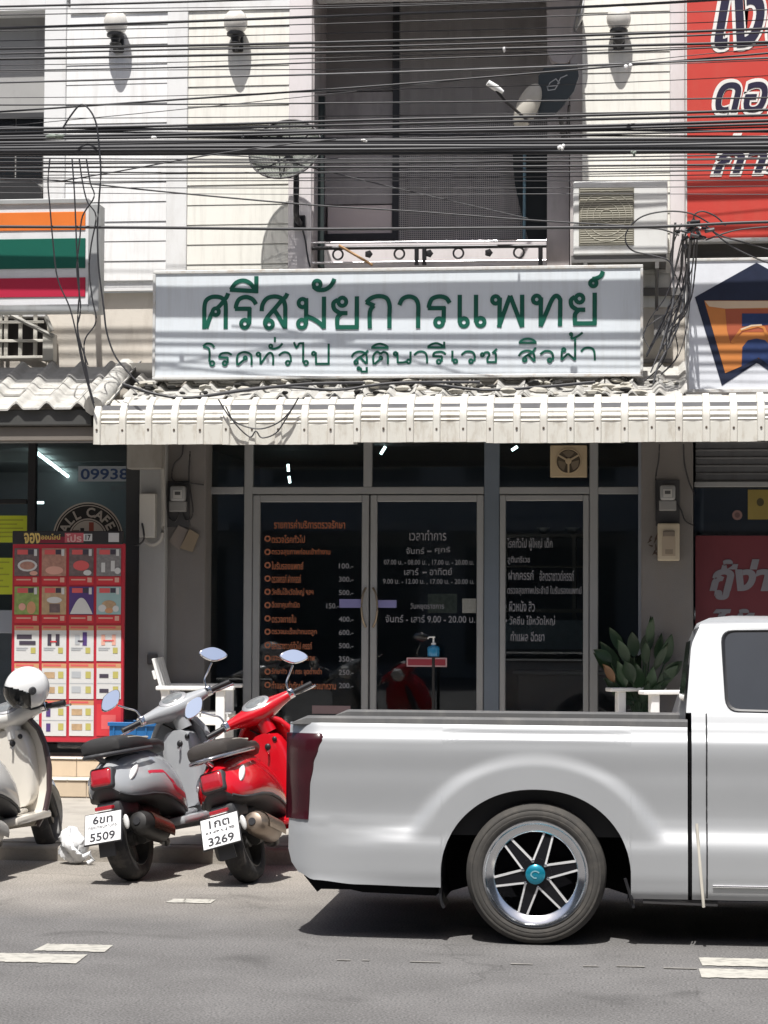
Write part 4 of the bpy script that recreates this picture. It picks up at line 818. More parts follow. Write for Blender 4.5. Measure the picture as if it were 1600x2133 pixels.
# ------------------------------------------------------------------ striped store sign
YST = 16.62
st = thing('striped_sign', 'light box sign with orange green and red stripes on the store', 'sign', P(0, 650, YST))
x0, x1, z0, z1 = RC(-520, 428, 184, 640, YST); b = MB(); b.box(x0, x1, YST, YST + .12, z0, z1); b.part('panel', mat('lightbox_white', (.72, .72, .73), .35, var=.03, dirt=(.45, .44, .42), dirt_amt=.3), st)
for (ya, yb, m_) in ((446, 484, mat('stripe_orange', (.74, .19, .035), .4)), (501, 563, mat('stripe_green', (.006, .105, .072), .4, var=.1)), (582, 622, mat('stripe_red', (.44, .02, .055), .4, var=.08))):
    a_ = RC(-520, ya, 178, yb, YST - .003); b = MB(); b.rbox(a_[0], a_[1], YST - .008, YST, a_[2], a_[3], .003, 1); b.part('stripe', m_, st)
M_FRG = mat('sign_frame_grey', (.42, .43, .43), .5, .4, var=.1, dirt=(.2, .18, .16), dirt_amt=.5)
for (pa, pb_, pc, pd) in ((184, 424, 206, 650), (-520, 418, 184, 429), (-520, 637, 184, 652)):
    a_ = RC(pa, pb_, pc, pd, YST - .02); b = MB(); b.rbox(a_[0], a_[1], YST - .02, YST + .16, a_[2], a_[3], .006, 1); b.part('frame', M_FRG, st)
for xx in (x1 - .15, x1 - 1.2):
    b = MB(); b.tube([(xx, YST + .1, z0 + .5), (xx, YW, z0 + .5)], .02, 6); b.tube([(xx, YST + .1, z1 - .1), (xx, YW, z1 - .1)], .02, 6); b.part('bracket', M_STEEL, st)
# ------------------------------------------------------------------ loan shop house sign
YR2 = 16.72
hs = thing('house_sign', 'white loan shop sign with a navy and orange house picture', 'sign', P(1500, 815, YR2))
hx0, hx1, hz0, hz1 = RC(1430, 536, 1800, 817, YR2)
b = MB(); b.box(hx0 + .02, hx1, YR2 + .005, YR2 + .1, hz0 + .02, hz1 - .02); b.part('panel', mat('house_sign_white', (.74, .76, .80), .35, var=.03, dirt=(.4, .4, .4), dirt_amt=.3), hs)
for (a, c, d, e) in ((hx0, hx1, hz1 - .02, hz1), (hx0, hx1, hz0, hz0 + .028), (hx0, hx0 + .02, hz0 + .029, hz1 - .021)): 
    b = MB(); b.rbox(a, c, YR2 - .006, YR2 + .12, d, e, .003, 1); b.part('frame', M_FRM, hs)
b = MB(); b.tube([(hx0 + .3, YR2 + .1, hz1 - .2), (hx0 + .3, YW, hz1 - .2)], .02, 6); b.tube([(hx0 + .3, YR2 + .1, hz0 + .2), (hx0 + .3, YW, hz0 + .2)], .02, 6); b.part('bracket', M_STEEL, hs)
def hp(cx, cy): p = P(1420 + cx / 6.883, 520 + cy / 6.883, YR2); return (p.x, p.z)
M_NAVY = mat('house_navy', (.018, .024, .05), .4, var=.35, scale=14); M_HOR = mat('house_orange', (.60, .22, .06), .4, var=.12, scale=8); M_HRED = mat('house_rust', (.40, .10, .05), .4, var=.12, scale=8); M_HBLU = mat('house_blue', (.025, .045, .13), .4, var=.4, scale=16); M_HPAL = mat('house_pale', (.68, .52, .36), .4)
mirror = lambda pts: pts
b = MB(); L = [(190, 680), (1075, 185), (1960, 680), (1570, 1950), (1110, 1640), (1075, 1625), (578, 1950)]
b.flat([hp(*p) for p in L], YR2 + .002, 0)
b.flat([hp(*p) for p in [(325, 730), (1830, 730), (1540, 1730), (1110, 1560), (840, 1680), (625, 1770)]], YR2 + .000, 1)
b.flat([hp(*p) for p in [(330, 735), (1830, 735), (1810, 790), (1500, 830), (620, 845), (395, 815)]], YR2 - .0015, 4)
b.flat([hp(*p) for p in [(625, 850), (1500, 850), (1490, 1180), (880, 1180), (700, 1340), (650, 1150)]], YR2 - .0015, 2)
b.flat([hp(*p) for p in [(865, 915), (1300, 915), (1300, 1075), (865, 1100)]], YR2 - .003, 3)
b.flat([hp(*p) for p in [(860, 1690), (870, 1400), (950, 1300), (1075, 1275), (1200, 1300), (1290, 1400), (1300, 1690), (1100, 1545)]], YR2 - .003, 3)
b.stroke([hp(*p) for p in [(720, 1330), (850, 1150), (1100, 1090), (1180, 1120), (1260, 1320)]], .02, YR2 - .0045, 1)
b.stroke([hp(*p) for p in [(850, 1145), (1000, 1090), (1150, 1080)]], .012, YR2 - .0055, 4)
b.stroke([hp(*p) for p in [(840, 1710), (1105, 1570)]], .024, YR2 - .0045, 0)
b.part('house_picture', [M_NAVY, M_HOR, M_HRED, M_HBLU, M_HPAL], hs, normals=False)
# ------------------------------------------------------------------ tall red sign
YRD = 17.1
rd = thing('red_sign', 'tall red loan sign with white outlined navy lettering at the upper right', 'sign', P(1500, 498, YRD))
rx0, rx1, rz0, rz1 = RC(1428, -120, 1900, 496, YRD)
b = MB(); b.box(rx0 + .012, rx1, YRD, YRD + .1, rz0 + .01, rz1); b.part('panel', mat('red_sign_face', (.55, .060, .045), .4, var=.06, scale=4, dirt=(.5, .13, .09), dirt_amt=.3), rd)
b = MB(); b.rbox(rx0, rx0 + .012, YRD - .006, YRD + .15, rz0, rz1, .002, 1); b.part('frame', M_FRM, rd)
b = MB(); b.rbox(rx0 + .013, rx1, YRD - .006, YRD + .15, rz0 - .02, rz0 + .009, .003, 1); b.part('frame', M_FRM, rd)
M_NLET = mat('navy_letter', (.022, .018, .045), .4); M_WLET = mat('white_letter_edge', (.78, .76, .72), .4)
for k, (s_, bx) in enumerate((('เงิน', (1486, -4, 1640, 100)), ('ดอก', (1488, 168, 1660, 236)), ('ที่ดิน', (1484, 282, 1640, 312)), ('การ', (1484, 312, 1660, 362)))):
    a_ = RC(*bx, YRD - .004); b = MB()
    if s_ == 'เงิน': a_ = RC(1486, -44, 1680, 102, YRD - .004)
    text(b, s_, a_[0] - .02, a_[1] + .02, a_[2] - .02, a_[3] + .02, YRD - .004, 1, .060, .25); text(b, s_, a_[0] + .008, a_[1] - .008, a_[2] + .008, a_[3] - .008, YRD - .007, 0, .02, .25)
    b.part('lettering', [M_NLET, M_WLET], rd, normals=False)
# dark gap board between the red sign and the house sign
b = MB(); a_ = RC(1428, 499, 1900, 533, 17.2); b.box(a_[0], a_[1], 17.2, 17.39, a_[2], a_[3]); b.one('dark_ledge', mat('ledge_dark', (.07, .065, .06), .7), 'dark ledge between the red sign and the house sign', 'ledge')
# ------------------------------------------------------------------ awning: curved crimped sheets with ribs
YA = 16.10
aw = thing('metal_awning', 'cream curved metal awning with ribs over the clinic front', 'awning', P(900, 922, YA))
za0 = P(900, 922, YA).z; za1 = P(900, 826, YA + .12).z; H = za1 - za0
ax0 = P(203, 870, YA).x; bay = .1958
def aprof(t):          # t 0 bottom .. 1 top : vertical drop that curls back at the top
    if t < .5: return (YA - .004 * (t / .5), za0 + H * t)
    u = (t - .5) / .5; a = u * 1.15
    return (YA - .004 + .30 * (1 - math.cos(a)), za0 + H * (.5 + .5 * math.sin(a) / math.sin(1.15)))
M_AWN = mat('cream_sheet_metal', (.62, .605, .55), .5, .0, var=.05, scale=4, dirt=(.30, .24, .17), dirt_amt=.6, dirt_scale=(6, 6, 2.0))
M_AWNR = mat('cream_rib_metal', (.65, .635, .58), .5, .0, var=.05, scale=4, dirt=(.38, .30, .22), dirt_amt=.4, dirt_scale=(7, 7, 1.2))
NB = 30
pans = []
for var_ in range(3):
    b = MB(); g = []
    for i in range(61):
        t = i / 60; y, z = aprof(t)
        cr = 0.0
        if .46 < t < .98: cr = .006 * math.cos((t - .46) / .52 * 2 * math.pi * 5.5) 
        g.append([(x, y - cr + (.004 if x in (0.0, bay) else 0) - (.003 * math.sin(x / bay * math.pi * 3) if t < .42 else 0), z - (.002 * random.random() if t < .01 else 0)) for x in [bay * k / 8 for k in range(9)]])
    b.grid(g); pans.append(b.mesh('sheet_panel', M_AWN, smooth=50))
rb = MB(); rr_ = []
for i in range(25):
    t = i / 24; y, z = aprof(t); t2 = min(1, t + .02); y2, z2 = aprof(t2); 
    n_ = Vector((0, -(z2 - z), (y2 - y))); n_ = n_.normalized() if n_.length > 1e-6 else n_prev
    n_prev = n_; o_ = .018
    rr_.append([(-.030, y, z), (-.022, y + n_.y * o_, z + n_.z * o_), (.022, y + n_.y * o_, z + n_.z * o_), (.030, y, z)])
rb.grid(rr_); rbm = rb.mesh('rib', M_AWNR, smooth=40)
sb = MB(); sb.lathe([(.001, .008), (.008, .007), (.009, 0)], 8, 0, Matrix.Rotation(R(90), 4, 'X')); sbm = sb.mesh('screw', mat('screw_rust', (.12, .09, .07), .5, .4))
for k in range(NB):
    dz = random.uniform(-.004, .004); dy = random.uniform(-.003, .003)
    sheet = k // 5; dz0 = (-.012 if sheet == 1 else .006 * ((sheet % 3) - 1))
    piece('sheet_panel', pans[k % 3], (ax0 + k * bay, dy, dz0 * .8), aw)
    piece('rib', rbm, (ax0 + k * bay, dy - .002, dz0 * .8), aw)
    piece('screw', sbm, (ax0 + k * bay + .0, YA - .022, za0 + H * .29 + dz), aw)
b = MB(); b.box(ax0, ax0 + NB * bay, YA + .03, YA + .33, za1 - .10, za1 - .06); b.box(ax0, ax0 + NB * bay, YA + .012, YA + .05, za0 + .02, za0 + .06); b.part('batten', M_STEEL, aw)
b = MB(); b.grid([[(ax0 - .03, *aprof(i / 20)) for i in range(21)], [(ax0 - .03, YA + .3, za0 + .01 + H * i / 20) for i in range(21)]]); b.part('end_flashing', mat('flashing_dark', (.12, .115, .11), .6), aw)
# ------------------------------------------------------------------ corrugated tile roofs
M_TIL = mat('fibre_cement_tile', (.44, .43, .40), .85, var=.15, scale=6, bump=.2, bscale=60, dirt=(.16, .15, .135), dirt_amt=.75, dirt_scale=(3, 3, 3))
M_TILG = mat('grey_cement_tile', (.27, .265, .255), .85, var=.12, scale=6, dirt=(.12, .115, .11), dirt_amt=.5, dirt_scale=(3, 3, 3))
def roof_tile(w, d, rise, amp, m_, th=.012):
    b = MB(); top = []; bot = []
    for j in range(2):
        y = d * j; z = rise * j
        top.append([(w * i / 16, y, z + amp * max(0, math.cos(2 * math.pi * i / 16)) ** 1.4) for i in range(17)])
        bot.append([(w * i / 16, y, z - th + amp * max(0, math.cos(2 * math.pi * i / 16)) ** 1.4) for i in range(17)])
    b.grid(top); b.grid(bot[::-1]); b.grid([bot[0], top[0]]); b.grid([top[1], bot[1]])
    b.grid([[top[0][0], top[1][0]], [bot[0][0], bot[1][0]]]); b.grid([[top[0][-1], top[1][-1]], [bot[0][-1], bot[1][-1]]])
    return b.mesh('roof_tile', m_, smooth=40)
rf = thing('clinic_tile_roof', 'narrow old corrugated tile roof between the clinic sign and awning', 'roof', (P(860, 800, 16.6).x, 16.7, za1))
tw = .206; tmA = roof_tile(tw, .52, .17, .045, M_TIL); tmB = roof_tile(tw, .55, .18, .045, M_TIL)
xx = P(258, 810, 16.4).x; k = 0
while xx < P(1425, 810, 16.4).x:
    o = piece('roof_tile', tmA, (xx, 16.36 + random.uniform(-.02, .02), za1 - .005 + random.uniform(-.008, .01)), rf); o.rotation_euler = (random.uniform(-.03, .03), random.uniform(-.03, .03), random.uniform(-.02, .02))
    o = piece('roof_tile', tmB, (xx, 16.80, za1 + .16 + random.uniform(-.008, .008)), rf)
    xx += tw - .004; k += 1
# ragged mortar and debris on the tile edge
b = MB(); rr = random.Random(11)
for k in range(85):
    t = rr.random(); c = Vector((P(262 + 1150 * t, 812, 16.4).x, rr.uniform(16.36, 16.75), 0)); c.z = za1 + .02 + (c.y - 16.36) * .33 + rr.uniform(0, .03)
    s_ = rr.uniform(.012, .045); M_ = Matrix.Translation(c) @ Matrix.Rotation(rr.uniform(0, 6), 4, 'Z') @ Matrix.Rotation(rr.uniform(-.5, .5), 4, 'X')
    b.ell((0, 0, 0), (s_ * 1.9, s_, s_ * .55), 6, 4, 0 if rr.random() < .6 else 1, M_)
b.part('mortar_debris', [mat('mortar_crumbs', (.40, .38, .33), .9, var=.3, scale=20), mat('black_debris', (.025, .024, .022), .9)], rf, kind='stuff')
for k, pts in enumerate(([(255, 800), (330, 822), (400, 828), (520, 812), (640, 800), (760, 797)], [(420, 826), (560, 806), (700, 812), (820, 798), (1000, 796)], [(880, 798), (1010, 812), (1130, 806), (1240, 796)])):
    b = MB(); b.tube(smooth_pts([P(a, c, 16.30 + .05 * k) for a, c in pts], 5), .012, 6); b.one('fallen_cable', M_CABLE, ['black cable lying on the left half of the clinic tile roof', 'black cable lying across the middle of the clinic tile roof', 'short black cable lying on the right half of the clinic tile roof'][k], 'cable', smooth=60)
# store roof, lower left
r2 = thing('store_tile_roof', 'pale corrugated tile roof over the store front at the left edge', 'roof', (P(60, 850, 16.2).x, 16.5, P(60, 880, 16.2).z))
YE = 16.15; ze = P(60, 850, YE).z
wv = .245; tmC = roof_tile(wv, .36, .135, .05, M_TIL, .015); tmD = roof_tile(wv, .40, .15, .05, M_TILG, .015)
xx = P(-420, 850, YE).x
while xx < P(196, 850, YE).x - .02:
    piece('roof_tile', tmC, (xx, YE, ze + random.uniform(-.004, .004)), r2); piece('roof_tile', tmC, (xx, YE + .32, ze + .135 + random.uniform(-.004, .004)), r2); piece('roof_tile', tmD, (xx, YE + .64, ze + .27), r2)
    xx += wv - .003
b = MB(); rp_ = [P(196, 852, YE), P(200, 800, YE + .35), P(236, 765, YE + .8), P(252, 760, YE + .95)]
b.tube([Vector((rp_[0].x, YE - .02, ze + .01)), Vector((rp_[0].x + .01, YE + .35, ze + .16)), Vector((rp_[0].x + .02, YE + .95, ze + .40))], [.075, .08, .08], 10); b.part('verge_cap', M_TIL, r2, smooth=50)
b = MB(); a_ = RC(-420, 850, 192, 888, YE + .05); b.rbox(a_[0], a_[1], YE + .04, YE + .16, a_[2], a_[3] - .015, .01, 2); b.part('gutter', mat('dark_gutter', (.055, .055, .052), .6, var=.2), r2)
b = MB(); a_ = RC(-420, 889, 198, 919, YE + .08); b.rbox(a_[0], a_[1], YE + .08, YE + .12, a_[2], a_[3], .006, 1); b.part('fascia', mat('brown_fascia', (.17, .15, .13), .7, var=.1), r2)
b = MB(); b.box(a_[0], a_[1] + .02, YE + .13, YE + .25, a_[2] - .005, a_[3] - .02); b.part('beam', M_STEEL, r2)
b = MB(); c_ = [P(200, 812, 16.3), P(262, 756, 16.9), P(318, 756, 16.9), P(318, 792, 16.9), P(262, 800, 16.6)]
b.box(wx(262), SX0 - .01, 17.0, 17.42, P(290, 800, 17).z, P(290, 756, 17).z); b.part('parapet', mat('parapet_grey', (.22, .21, .19), .85, dirt=(.1, .09, .08), dirt_amt=.6), r2)
b = MB(); b.add([P(203, 850, 16.25), P(212, 812, 16.4), P(268, 762, 16.98), P(272, 800, 16.98), P(240, 815, 16.5)], [(0, 1, 2, 3, 4)]); b.part('verge_board', mat('verge_grey', (.30, .29, .27), .8, var=.15), r2)
# ------------------------------------------------------------------ air conditioner outdoor unit
YAC = 16.95
ac = thing('air_conditioner', 'white air conditioner outdoor unit with square grille above the sign end', 'air conditioner', P(1290, 530, YAC))
x0, x1, z0, z1 = RC(1194, 376, 1391, 530, YAC); M_ACW = mat('ac_white', (.68, .68, .66), .5, var=.04, dirt=(.4, .36, .3), dirt_amt=.4)
b = MB(); b.rbox(x0, x1, YAC, YAC + .28, z0, z1, .012, 2); b.part('casing', M_ACW, ac)
g0 = RC(1206, 390, 1321, 511, YAC - .004); b = MB(); b.rbox(g0[0], g0[1], YAC - .006, YAC + .004, g0[2], g0[3], .002, 1); b.part('grille_back', mat('ac_grille_back', (.20, .19, .15), .6), ac)
nsl = 26; h_ = (g0[3] - g0[2]) / nsl; sm = MB(); sm.box(0, g0[1] - g0[0] - .02, -.012, -.005, 0, h_ * .5); smm = sm.mesh('fin', mat('ac_fin', (.40, .38, .31), .6, var=.1))
for k in range(nsl): piece('fin', smm, (g0[0] + .01, YAC, g0[2] + h_ * (k + .25)), ac)
gc = Vector(((g0[0] + g0[1]) / 2, YAC - .013, (g0[2] + g0[3]) / 2))
for rr_2 in (.05, .10, .15, .195):
    b = MB(); b.lathe([(rr_2 + .003 * math.cos(q), .003 * math.sin(q)) for q in [2 * math.pi * k / 5 for k in range(5)]], 28, 0, Matrix.Translation(gc) @ Matrix.Rotation(R(90), 4, 'X'), True); b.part('guard_ring', MATS['ac_fin'], ac)
b = MB(); a_ = RC(1190, 530, 1388, 546, YAC + .02); b.box(a_[0], a_[1], YAC + .02, YW - .02, a_[2], a_[3] - .004); b.part('shelf_bracket', mat('bracket_dark', (.14, .135, .13), .6), ac)
for px in (1215, 1365):
    b = MB(); b.box(wx(px, YAC), wx(px, YAC) + .03, YAC + .02, YW - .02, a_[2] - .05, a_[2] - .001); b.tube([(wx(px, YAC) + .015, YAC + .08, a_[2] - .03), (wx(px, YAC) + .015, YW - .03, a_[2] - .32)], .014, 6); b.part('bracket_arm', MATS['bracket_dark'], ac)
# ------------------------------------------------------------------ wall lamps
def wall_lamp(px, py, lab):
    t = thing('wall_lamp', lab, 'lamp', P(px, py + 60, YW - .1), 'globe wall lamps on the upper wall')
    c = P(px, py, YW - .125); b = MB()
    Mx = Matrix.Translation(c)
    b.lathe([(.001, .098), (.05, .086), (.082, .055), (.096, .01), (.094, -.03), (.080, -.065), (.058, -.088)], 24, 0, Mx); b.part('globe', mat('opal_globe', (.62, .60, .56), .25, var=.06, dirt=(.35, .3, .25), dirt_amt=.4), t, smooth=60)
    b = MB(); b.lathe([(.060, -.084), (.072, -.094), (.070, -.112), (.042, -.125), (.034, -.16), (.05, -.175), (.028, -.20), (.001, -.235)], 18, 0, Mx); b.part('holder', M_BLACK, t, smooth=40)
    b = MB(); b.tube(smooth_pts([c + Vector((0, 0, -.18)), c + Vector((0, .05, -.22)), c + Vector((0, .09, -.19)), c + Vector((0, .11, -.14))], 4), .014, 8); b.rbox(c.x - .045, c.x + .045, YW - .035, YW - .008, c.z - .22, c.z - .06, .01, 2); b.part('bracket', M_BLACK, t, smooth=50)
wall_lamp(241, 47, 'globe wall lamp on the left white siding panel'); wall_lamp(491, 45, 'globe wall lamp on the cream siding panel left of the balcony'); wall_lamp(1289, 38, 'globe wall lamp right of the balcony beside the red sign')
# ------------------------------------------------------------------ satellite dishes
def dish(name, lab, c, axis, rad, depth, m_bowl, rim_m, nseg=36):
    t = thing(name, lab, 'satellite dish', c); z = Vector(axis).normalized()
    Mx = Matrix.Translation(c) @ z.to_track_quat('Z', 'Y').to_matrix().to_4x4()
    b = MB(); b.lathe([(max(rad * i / 10, .002), depth * (i / 10) ** 2 - depth) for i in range(11)], nseg, 0, Mx); b.part('reflector', m_bowl, t, smooth=60, normals=False)
    b = MB(); b.lathe([(rad + .008 * math.cos(q), .008 * math.sin(q)) for q in [2 * math.pi * k / 6 for k in range(6)]], nseg, 0, Mx, True); b.part('rim', rim_m, t, smooth=60)
    return t, Mx
M_NET = mesh_mat('dish_net', (.10, .115, .095), 85.0, .42)
c = P(594, 310, YW - .42); t, Mx = dish('mesh_dish', 'dark round mesh satellite dish in front of the cream siding', c, (-.10, -.88, .46), .29, .085, M_NET, M_RAIL)
for k in range(8):
    q = 2 * math.pi * k / 8; b = MB(); b.tube([Mx @ Vector((.285 * i / 6 * math.cos(q), .285 * i / 6 * math.sin(q), .085 * (i / 6) ** 2 - .082)) for i in range(7)], .005, 5); b.part('rib', M_RAIL, t)
fp = Mx @ Vector((0, 0, .20))
for k in range(3):
    q = 2 * math.pi * k / 3 + .5; b = MB(); b.tube([Mx @ Vector((.26 * math.cos(q), .26 * math.sin(q), 0)), fp], .005, 5); b.part('feed_strut', M_RAIL, t)
b = MB(); b.lathe([(.001, -.03), (.03, -.03), (.03, .03), (.001, .035)], 12, 0, Mx @ Matrix.Translation((0, 0, .2))); b.part('feed_horn', M_RAIL, t)
b = MB(); b.tube(smooth_pts([c + Vector((.02, .02, -.06)), P(616, 345, YW - .25), P(617, 440, YW - .22), P(622, 462, YW - .12), P(628, 466, YW - .03)], 5), .024, 8); b.part('mast', M_RAIL, t, smooth=60)
b = MB(); a_ = RC(612, 448, 636, 476, YW - .05); b.rbox(a_[0], a_[1], YW - .06, YW - .02, a_[2], a_[3], .006, 1); b.part('foot_plate', M_RAIL, t)
b = MB(); b.tube(smooth_pts([P(628, 470, YW - .06), P(636, 500, YW - .04), P(640, 530, YW - .05), P(646, 556, YW - .06)], 4), .007, 6); b.one('dish_lead', M_CABLE, 'thin black lead hanging below the mesh dish mast', 'wire', smooth=60)
M_DGR = mat('dish_grey', (.045, .055, .06), .4, var=.1); M_DCR = mat('dish_cream', (.50, .47, .41), .5)
c = P(1142, 196, YW - .25); t = thing('offset_dish', 'dark grey offset dish with a white mark beside the balcony window', 'satellite dish', c)
Mx = Matrix.Translation(P(1099, 222, YW - .24)) @ Matrix.Rotation(R(24), 4, 'Y'); b = MB(); b.ell((0, 0, 0), (.088, .07, .195), 22, 14, 0, Mx); b.part('reflector', M_DCR, t, smooth=60)
b = MB(); b.tube([P(1104, 255, YW - .3), P(1052, 210, YW - .5), P(1034, 188, YW - .55)], .011, 6); b.part('feed_arm', M_RAIL, t)
b = MB(); pA, pB = P(1016, 172, YW - .57), P(1048, 192, YW - .53); b.tube([pA, pA * .4 + pB * .6, pB], [.024, .026, .014], 10); b.part('feed_head', M_WHT, t, smooth=60)
b = MB(); a_ = RC(1122, 130, 1204, 242, YW - .3)
b.prism([(P(*q, YW - .2).x, P(*q, YW - .2).z) for q in ((1122, 160), (1134, 142), (1160, 134), (1203, 134), (1206, 160), (1196, 190), (1170, 225), (1150, 243), (1122, 243))], YW - .22, YW - .19); b.part('back_panel', M_DGR, t)
b = MB(); b.stroke([(P(*q, YW - .225).x, P(*q, YW - .225).z) for q in ((1140, 184), (1146, 172), (1158, 164), (1165, 172), (1156, 186), (1142, 188), (1140, 180), (1160, 178), (1168, 162), (1182, 156))], .008, YW - .2235, 0); b.part('white_mark', mat('mark_white', (.45, .46, .46), .5), t, normals=False)
b = MB(); b.tube([P(1168, 240, YW - .18), P(1172, 275, YW - .1), P(1176, 300, YW + .05)], .02, 8); b.tube([P(1186, 220, YW - .16), P(1180, 300, YW + .05)], .012, 6); b.part('mast', M_RAIL, t)
c = P(1206, 30, YW - .12); t, Mx = dish('small_dish', 'small grey dish at the top right of the balcony opening', c, (-.9, -.2, .2), .13, .035, mat('dish_pale', (.40, .39, .37), .5), M_STEEL); b = MB(); b.tube([c, Vector((c.x + .02, YW + .06, c.z - .02))], .012, 6); b.part('mast', M_STEEL, t)
# dark hood in the store recess
b = MB(); pts = [P(a, c_, YW + .02) for a, c_ in ((-6, 420), (-6, 392), (8, 380), (34, 374), (64, 376), (82, 386), (91, 398), (91, 420))]; b.prism([(p.x, p.z) for p in pts], YW - .06, YW + .2); b.one('black_hood', mat('hood_black', (.02, .02, .021), .5, var=.3, scale=10), 'dark rounded hood in the window recess above the striped sign', 'hood')
# ------------------------------------------------------------------ overhead cables
rr = random.Random(21)
CB = [(14, -40, 5), (22, -12, 2), (30, -15, 2.5), (58, -5, 6), (66, 20, 2.5), (100, 60, 6), (112, 68, 4), (122, 88, 6), (136, 92, 2), (148, 95, 3.5), (172, 120, 4.5), (232, 112, 4.5), (262, 95, 1.8), (220, 203, 3.5), (205, 160, 1.8), (246, 228, 2), (150, 128, 2), (86, 40, 2),
      (268, 225, 6), (274, 238, 6), (281, 250, 7), (288, 256, 6), (294, 285, 9), (299, 291, 9), (305, 297, 10), (311, 303, 9), (316, 308, 8), (320, 313, 6), (300, 268, 4), (284, 262, 4), (272, 282, 4), (290, 300, 5), (263, 270, 5), (308, 312, 6), (277, 296, 6),
      (328, 321, 3), (334, 330, 2.5), (340, 326, 4), (347, 338, 4.5), (355, 352, 3.5), (363, 344, 2), (376, 372, 2), (388, 386, 1.8), (368, 362, 2.2), (399, 402, 1.5)]
def cable(pts, w, Y, lab, grp, m_=None, sag=0):
    P3 = smooth_pts([P(a, c, Y) for a, c in pts], 6)
    b = MB(); b.tube(P3, w * .00178, 7); return b.one('overhead_cable', m_ or M_CABLE, lab, 'cable', grp, smooth=60)
ymid = {}; made = []
for i, (yl, yr, w) in enumerate(CB):
    Y = rr.uniform(16.42, 16.60) if yl <= 262 else (rr.uniform(16.165, 16.185) if yl < 325 else rr.uniform(16.10, 16.19))
    n = 7; pts = []
    for k in range(n):
        t = -.35 + 1.7 * k / (n - 1); px = 1600 * t
        y = yl + (yr - yl) * t + 5 * (t - .5) ** 2 * -4 * (1 if yl < 260 else .3) + 4 + rr.uniform(-2.2, 2.2)
        pts.append((px, y))
    ymid[i] = sum(p[1] for p in pts[2:5]) / 3
    if i in (10, 16, 26, 41, 44): m_ = M_CABG
    else: m_ = M_CABLE
    if w > 5 and 262 < yl < 325: lab, grp = 'thick black cable in the dense bundle across the middle of the upper wall', 'thick cables of the dense bundle'
    elif 262 < yl < 325: lab, grp = 'thin black cable running along the dense cable bundle', 'thin cables along the dense bundle'
    elif yl <= 262: lab, grp = 'black overhead cable crossing the upper wall above the dense bundle', 'cables above the dense bundle'
    else: lab, grp = 'thin overhead cable crossing just below the dense bundle', 'cables below the dense bundle'
    made.append((i, grp, cable(pts, w, Y, lab, grp, m_)))
ORDS = 'first second third fourth fifth sixth seventh eighth ninth tenth eleventh twelfth thirteenth fourteenth fifteenth sixteenth seventeenth eighteenth nineteenth twentieth'.split()
for gname, wd in (('cables above the dense bundle', 'above'), ('cables below the dense bundle', 'below')):
    for k, (i, g_, o_) in enumerate(sorted([m for m in made if m[1] == gname], key=lambda m: ymid[m[0]])): o_['label'] = ('black overhead cable %s the dense bundle, %s from the top at the balcony window' if wd == 'above' else 'thin overhead cable %s the dense bundle, %s down at the balcony window') % (wd, ORDS[k])
cable([(-400, 470), (0, 472), (320, 474), (645, 477), (1000, 475), (1300, 473), (1420, 470), (1600, 462), (2100, 452)], 6.5, 16.08, 'lone black cable crossing just above the clinic sign and air conditioner', None)
cable([(-300, 362), (0, 372), (120, 376), (330, 398), (640, 426), (860, 440), (1100, 458), (1300, 470)], 3.5, 16.12, 'thin black cable sagging down to the right over the balcony', None)
cable([(120, 378), (250, 356), (440, 322), (600, 300), (700, 290)], 3, 16.05, 'short thin cable rising to the right into the dense bundle', None)
cable([(440, 322), (560, 330), (660, 352), (860, 400), (1100, 455)], 2.5, 16.14, 'thin cable falling from the dense bundle across the mesh dish', None)
# cable splices and clamps
for k, (px, py, w, h, mi, lab) in enumerate(((320, 286, 12, 9, 1, 'small grey cable clamp on the dense bundle left of the balcony'), (118, 283, 40, 12, 2, 'greenish knot of taped wires on the bundle at the left'), (758, 292, 12, 6, 1, 'small bright clamp on the bundle in front of the balcony'), (1170, 305, 14, 14, 1, 'small white clamp on the bundle right of the balcony'), (1308, 138, 16, 14, 1, 'pale wire clamp below the right globe lamp'), (1320, 320, 10, 12, 2, 'small grey clip under the bundle above the air conditioner'), (1050, 104, 6, 14, 1, 'bright clip on an upper cable in front of the balcony'), (508, 284, 10, 10, 0, 'dark clamp on the bundle near the mesh dish'))):
    b = MB(); c = P(px, py, 15.98); rq = random.Random(k)
    for j in range(5): b.ell((c.x + rq.uniform(-.4, .4) * w * .0035, 15.98 + rq.uniform(-.01, .01), c.z + rq.uniform(-.3, .3) * h * .0035), (w * .0009, .012, h * .0011), 8, 6)
    b.one('cable_clamp', [M_BLACK, M_WHT, mat('green_grey_tape', (.17, .20, .17), .6)][mi], lab, 'clamp', smooth=60)
